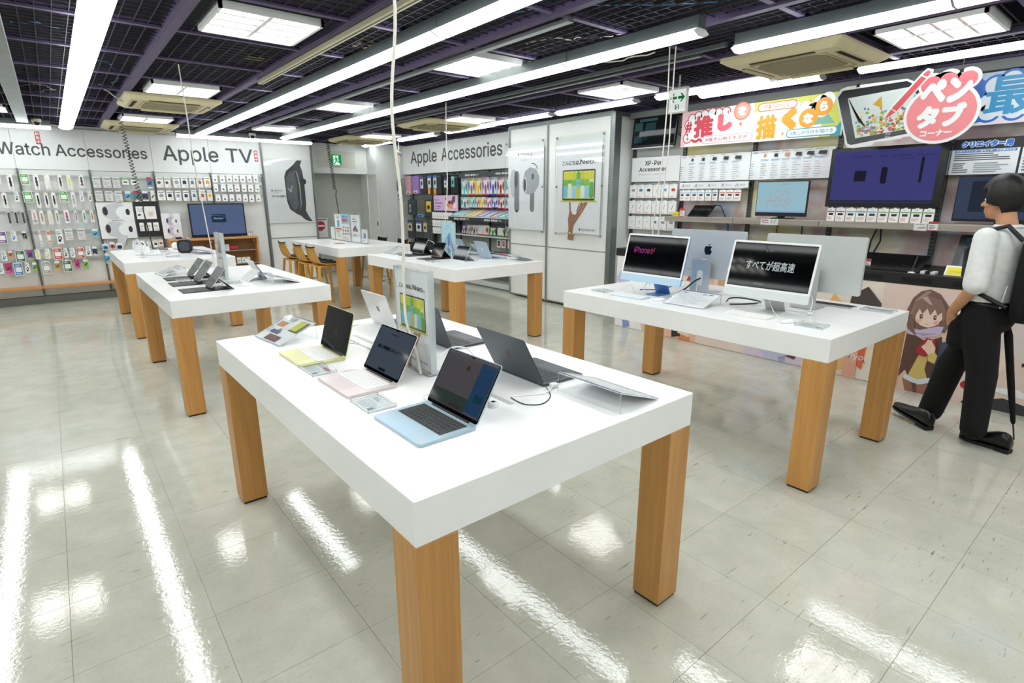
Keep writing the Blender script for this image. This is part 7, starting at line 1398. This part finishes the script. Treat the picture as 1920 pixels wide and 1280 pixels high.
pers = thing('person', 'person in white short sleeved shirt and black trousers walking past, hand in pocket', 'person', (0, 0, 0))
HC = PB(0, .045, 1.60)
LS_, LE, LW, LH = PB(.185, .0, 1.375), PB(.225, -.02, 1.08), PB(.165, .115, .875), PB(.135, .12, .80)
RS_, RE, RW, RH = PB(-.185, -.03, 1.375), PB(-.225, -.07, 1.10), PB(-.20, -.02, .885), PB(-.195, -.01, .80)
RK, RA = PB(-.02, .155, .47), PB(-.0, .215, .10)
LK, LA = PB(.075, -.085, .48), PB(.115, -.125, .11)
RHip, LHip = PB(-.088, -.01, .88), PB(.088, -.01, .88)
b = MB()
ball(b, HC+Vector((0, 0, .03)), (.074, .094, .098), SKIN); ball(b, HC+HV*.03+Vector((0, 0, -.055)), (.054, .062, .068), SKIN); ball(b, HC+HV*.062+Vector((0, 0, -.098)), (.024, .022, .018), SKIN)
limb(b, [HC+HV*.088+Vector((0, 0, .0)), HC+HV*.108+Vector((0, 0, -.032))], [.009, .015], SKIN, 8)
for s in (-1, 1): ball(b, HC+LV*s*.077+HV*-.008+Vector((0, 0, -.008)), (.010, .018, .032), SKIN); ball(b, HC+HV*.072+LV*s*.03+Vector((0, 0, .022)), (.024, .014, .008), SKIN); ball(b, HC+HV*.055+LV*s*.042+Vector((0, 0, -.03)), (.024, .026, .02), SKIN)
for dz in (-.066, -.076): ball(b, HC+HV*.086+Vector((0, 0, dz)), (.022, .008, .006), SKIN)
limb(b, [HC+HV*-.025+Vector((0, 0, -.07)), PB(0, -.015, 1.40)], [.052, .058], SKIN)
loft(b, [(PB(0, -.01, .86), .15, .10), (PB(0, 0, .98), .14, .09), (PB(0, 0, 1.12), .145, .095), (PB(0, -.005, 1.26), .165, .10), (PB(0, -.015, 1.37), .17, .075), (PB(0, -.015, 1.42), .07, .055)], SKIN)
limb(b, [LS_, LE, LW, LH], [.05, .042, .029, .03], SKIN); limb(b, [RS_, RE, RW, RH], [.05, .042, .029, .03], SKIN)
limb(b, [RHip, RK, RA], [.078, .052, .038], SKIN); limb(b, [LHip, LK, LA], [.078, .052, .038], SKIN)
def hand(m, wrist, palm, d, side, curl):
    """five fingers growing from the palm; d = direction of the fingers, side = towards the thumb"""
    d = d.normalized(); nrm = d.cross(side).normalized()
    loft(m, [(wrist+d*t, .036 if t > .02 else .026, .013) for t in (0, .02, .05, .085)], SKIN, 12, side, nrm)
    for i, (o_, L_) in enumerate(((.030, .066), (.010, .075), (-.010, .070), (-.029, .054))):
        p = wrist+d*.078+side*o_; q = p+d*L_*.45+nrm*curl*.012; r_ = q+d*L_*.33+nrm*curl*.026; e = r_+d*L_*.18+nrm*curl*.028
        limb(m, [p, q, r_, e], [.0095, .0088, .008, .007], SKIN, 8)
    p = wrist+d*.02+side*.03; limb(m, [p, p+side*.022+d*.026+nrm*curl*.008, p+side*.026+d*.055+nrm*curl*.02], [.012, .010, .0085], SKIN, 8)
hand(b, LW+(LH-LW)*.35, None, (PB(.10, .095, .72)-LW), (HV*.9-LV*.2).normalized(), 1)
hand(b, RW+(RH-RW)*.3, None, Vector((0, 0, -1))+HV*.15, HV, 1.3)
fuse(b.build('body', pers), .0065, 4); body = bpy.data.objects['body'] if False else pers.children[-1]
for s in (-1, 1):
    m = MB(); c = HC+HV*.079+LV*s*.031+Vector((0, 0, .004)); ball(m, c, (.012, .008, .008), K('e9e6e0', .2)); ball(m, c+HV*.004, (.006, .005, .006), K('20140e', .15)); m.build('eye', pers)
# hair: a cap over the crown, sides and nape
m = MB(); n, r_ = 28, 12; V = []; F_ = []
for j in range(r_+1):
    for k in range(n):
        th = 2*PI*k/n; fwd = math.sin(th); low = (-.07 if fwd < -.25 else -.03) if fwd < .1 else (.0+.062*min(1, (fwd-.1)/.5) if abs(math.cos(th)) < .8 else -.02)
        ph = PI/2-(PI/2-math.asin(max(-.95, min(.95, (low-.03)/.118))))*j/r_; wob = 1+.03*math.sin(7*th+3*j)+.02*math.sin(13*th)
        V.append(tuple(HC+Vector((0, 0, .03))+LV*.083*math.cos(th)*math.cos(ph)*wob+HV*.102*fwd*math.cos(ph)*wob+Vector((0, 0, .118*math.sin(ph)))))
F_ = [(j*n+k, (j+1)*n+k, (j+1)*n+(k+1) % n, j*n+(k+1) % n) for j in range(r_) for k in range(n)]
m.add(V, F_, HAIR, True); o = m.build('hair', pers); q = o.modifiers.new('thick', 'SOLIDIFY'); q.thickness = .018; q.offset = -1
for s in (-1, 1): m = MB(); limb(m, [HC+LV*s*.022+HV*.088+Vector((0, 0, .026)), HC+LV*s*.044+HV*.08+Vector((0, 0, .027))], [.004, .003], HAIR, 6); m.build('eyebrow', pers)
# shirt
m = MB()
loft(m, [(PB(0, -.01, .90), .163, .112), (PB(0, -.005, .95), .168, .118), (PB(0, 0, 1.08), .172, .122), (PB(0, 0, 1.22), .185, .126), (PB(0, -.01, 1.33), .195, .108), (PB(0, -.015, 1.40), .15, .08), (PB(0, -.015, 1.435), .072, .066)], CLOTHW)
for S_, E_, d_ in ((LS_, LE, .98), (RS_, RE, .95)): limb(m, [S_+Vector((0, 0, -.005)), S_.lerp(E_, .5), S_.lerp(E_, d_)], [.066, .068, .070], CLOTHW, 14)
fuse(m.build('shirt', pers), .010, 5)
m = MB(); m.tube([PB(.068*math.cos(a), -.012+.064*math.sin(a), 1.437+.012*math.cos(a*1)*0) for a in [k*PI/10 for k in range(21)]], .013, CLOTHW, 8, False); m.build('collar', pers)
for s, mv in ((1, .0),):
    for q in range(4):
        m = MB(); limb(m, [PB(.172-.02*q, .03-.05*q, .965-.008*q), PB(.176-.015*q, -.02-.04*q, 1.02+.02*q)], [.006, .003], CLOTHW, 6); m.build('shirt_fold', pers)
# trousers
m = MB()
loft(m, [(PB(0, -.01, .955), .158, .110), (PB(0, -.01, .90), .172, .122), (PB(0, -.015, .83), .178, .128), (PB(0, -.01, .77), .15, .105)], CLOTHB)
limb(m, [RHip, RHip.lerp(RK, .5), RK, RK.lerp(RA, .5), RA+Vector((0, 0, .01))], [.104, .098, .086, .080, .076], CLOTHB, 16); limb(m, [LHip, LHip.lerp(LK, .5), LK, LK.lerp(LA, .5), LA+Vector((0, 0, .01))], [.106, .098, .084, .078, .074], CLOTHB, 16)
limb(m, [PB(.12, .085, .80), PB(.10, .085, .68)], [.055, .062], CLOTHB)
fuse(m.build('trousers', pers), .010, 4)
m = MB(); loft(m, [(PB(0, -.01, .935), .172, .122), (PB(0, -.01, .965), .170, .121)], LEATHER, 28); m.build('belt', pers)
def shoe(heel, toe, lift, name):
    heel, toe = Vector(heel), Vector(toe); d = (toe-heel); L_ = Vector((d.x, d.y, 0)).length; d.normalize(); s = Vector((-d.y, d.x, 0)).normalized(); up = s.cross(d)*-1
    if up.z < 0: up = -up
    m = MB(); R_ = []
    for t, hw, hh in ((0, .028, .035), (.05, .036, .05), (.15, .039, .056), (.3, .040, .052), (.45, .044, .042), (.65, .047, .031), (.82, .043, .024), (.94, .03, .019), (1.0, .012, .014)): R_.append((heel+d*L_*t+up*(hh+.012), hw, hh))
    loft(m, R_, LEATHER, 18, s, up); fuse(m.build(name, pers), .006, 3); o = pers.children[-1]
    m = MB(); n = 9; P1 = []
    prof = ((0, .03), (.08, .037), (.3, .036), (.5, .042), (.68, .047), (.85, .043), (.96, .028), (1.0, .008))
    lft = [heel+d*L_*t+s*w_ for t, w_ in prof]; rgt = [heel+d*L_*t-s*w_ for t, w_ in prof[::-1]]; ring = lft+rgt; k = len(ring)
    m.add([tuple(p+up*.001) for p in ring]+[tuple(p+up*.015) for p in ring], [tuple(range(k))[::-1], tuple(range(k, 2*k))]+[(i, (i+1) % k, k+(i+1) % k, k+i) for i in range(k)], BLACKP); m.build('sole', o)
    m = MB(); h_ = [heel+d*L_*t+s*w_ for t, w_ in ((0, .03), (.26, .036), (.26, -.036), (0, -.03))]; m.add([tuple(p-up*.012) for p in h_]+[tuple(p+up*.004) for p in h_], [(3, 2, 1, 0), (4, 5, 6, 7), (0, 1, 5, 4), (1, 2, 6, 5), (2, 3, 7, 6), (3, 0, 4, 7)], BLACKP); m.build('heel', o)
shoe((4.615, .92, .013), (4.80, 1.205, .055), 0, 'shoe'); shoe((4.575, .475, .0125), (4.645, .755, .004), 0, 'shoe')
# backpack and folded umbrella
bp = thing('backpack', 'black backpack worn by the walking person', 'bag', (0, 0, 0)); m = MB()
loft(m, [(PB(0, -.22, .86), .10, .06), (PB(0, -.225, .89), .135, .085), (PB(0, -.225, 1.0), .145, .095), (PB(0, -.215, 1.2), .14, .088), (PB(0, -.20, 1.34), .12, .07), (PB(0, -.19, 1.40), .07, .04)], CLOTHB, 20); m.build('pack', bp)
m = MB(); loft(m, [(PB(0, -.325, .92), .09, .03), (PB(0, -.33, 1.0), .105, .035), (PB(0, -.32, 1.1), .09, .025)], CLOTHB, 16); m.build('front_pocket', bp)
for s in (-1, 1): m = MB(); m.tube([PB(s*.10, -.155, 1.36), PB(s*.115, -.07, 1.445), PB(s*.12, .04, 1.41), PB(s*.125, .125, 1.28), PB(s*.15, .10, 1.12), PB(s*.17, -.02, 1.02), PB(s*.13, -.16, .95)], .014, BLACKP, 8); m.build('strap', bp)
um = thing('umbrella', 'folded black umbrella carried behind the walking person', 'umbrella', (0, 0, 0)); T_, B_u = RH+Vector((0, 0, .09)), Vector((4.745, .49, .045)); ax_ = B_u-T_
m = MB(); m.tube([T_+ax_*.12, T_+ax_*.2, T_+ax_*.6, T_+ax_*.86, T_+ax_*.88], [.012, .024, .02, .014, .008], CLOTHB, 10); m.build('canopy', um); m = MB(); m.tube([T_+ax_*.86, B_u], [.005, .0045], K('1a1a1b', .3), 8); m.build('tip', um)
m = MB(); m.tube([T_+ax_*.14, T_, T_+Vector((.0, -.02, .03)), T_+Vector((0, -.05, .035)), T_+Vector((0, -.07, .015))], .010, K('2a1c12', .4), 8); m.build('handle', um)
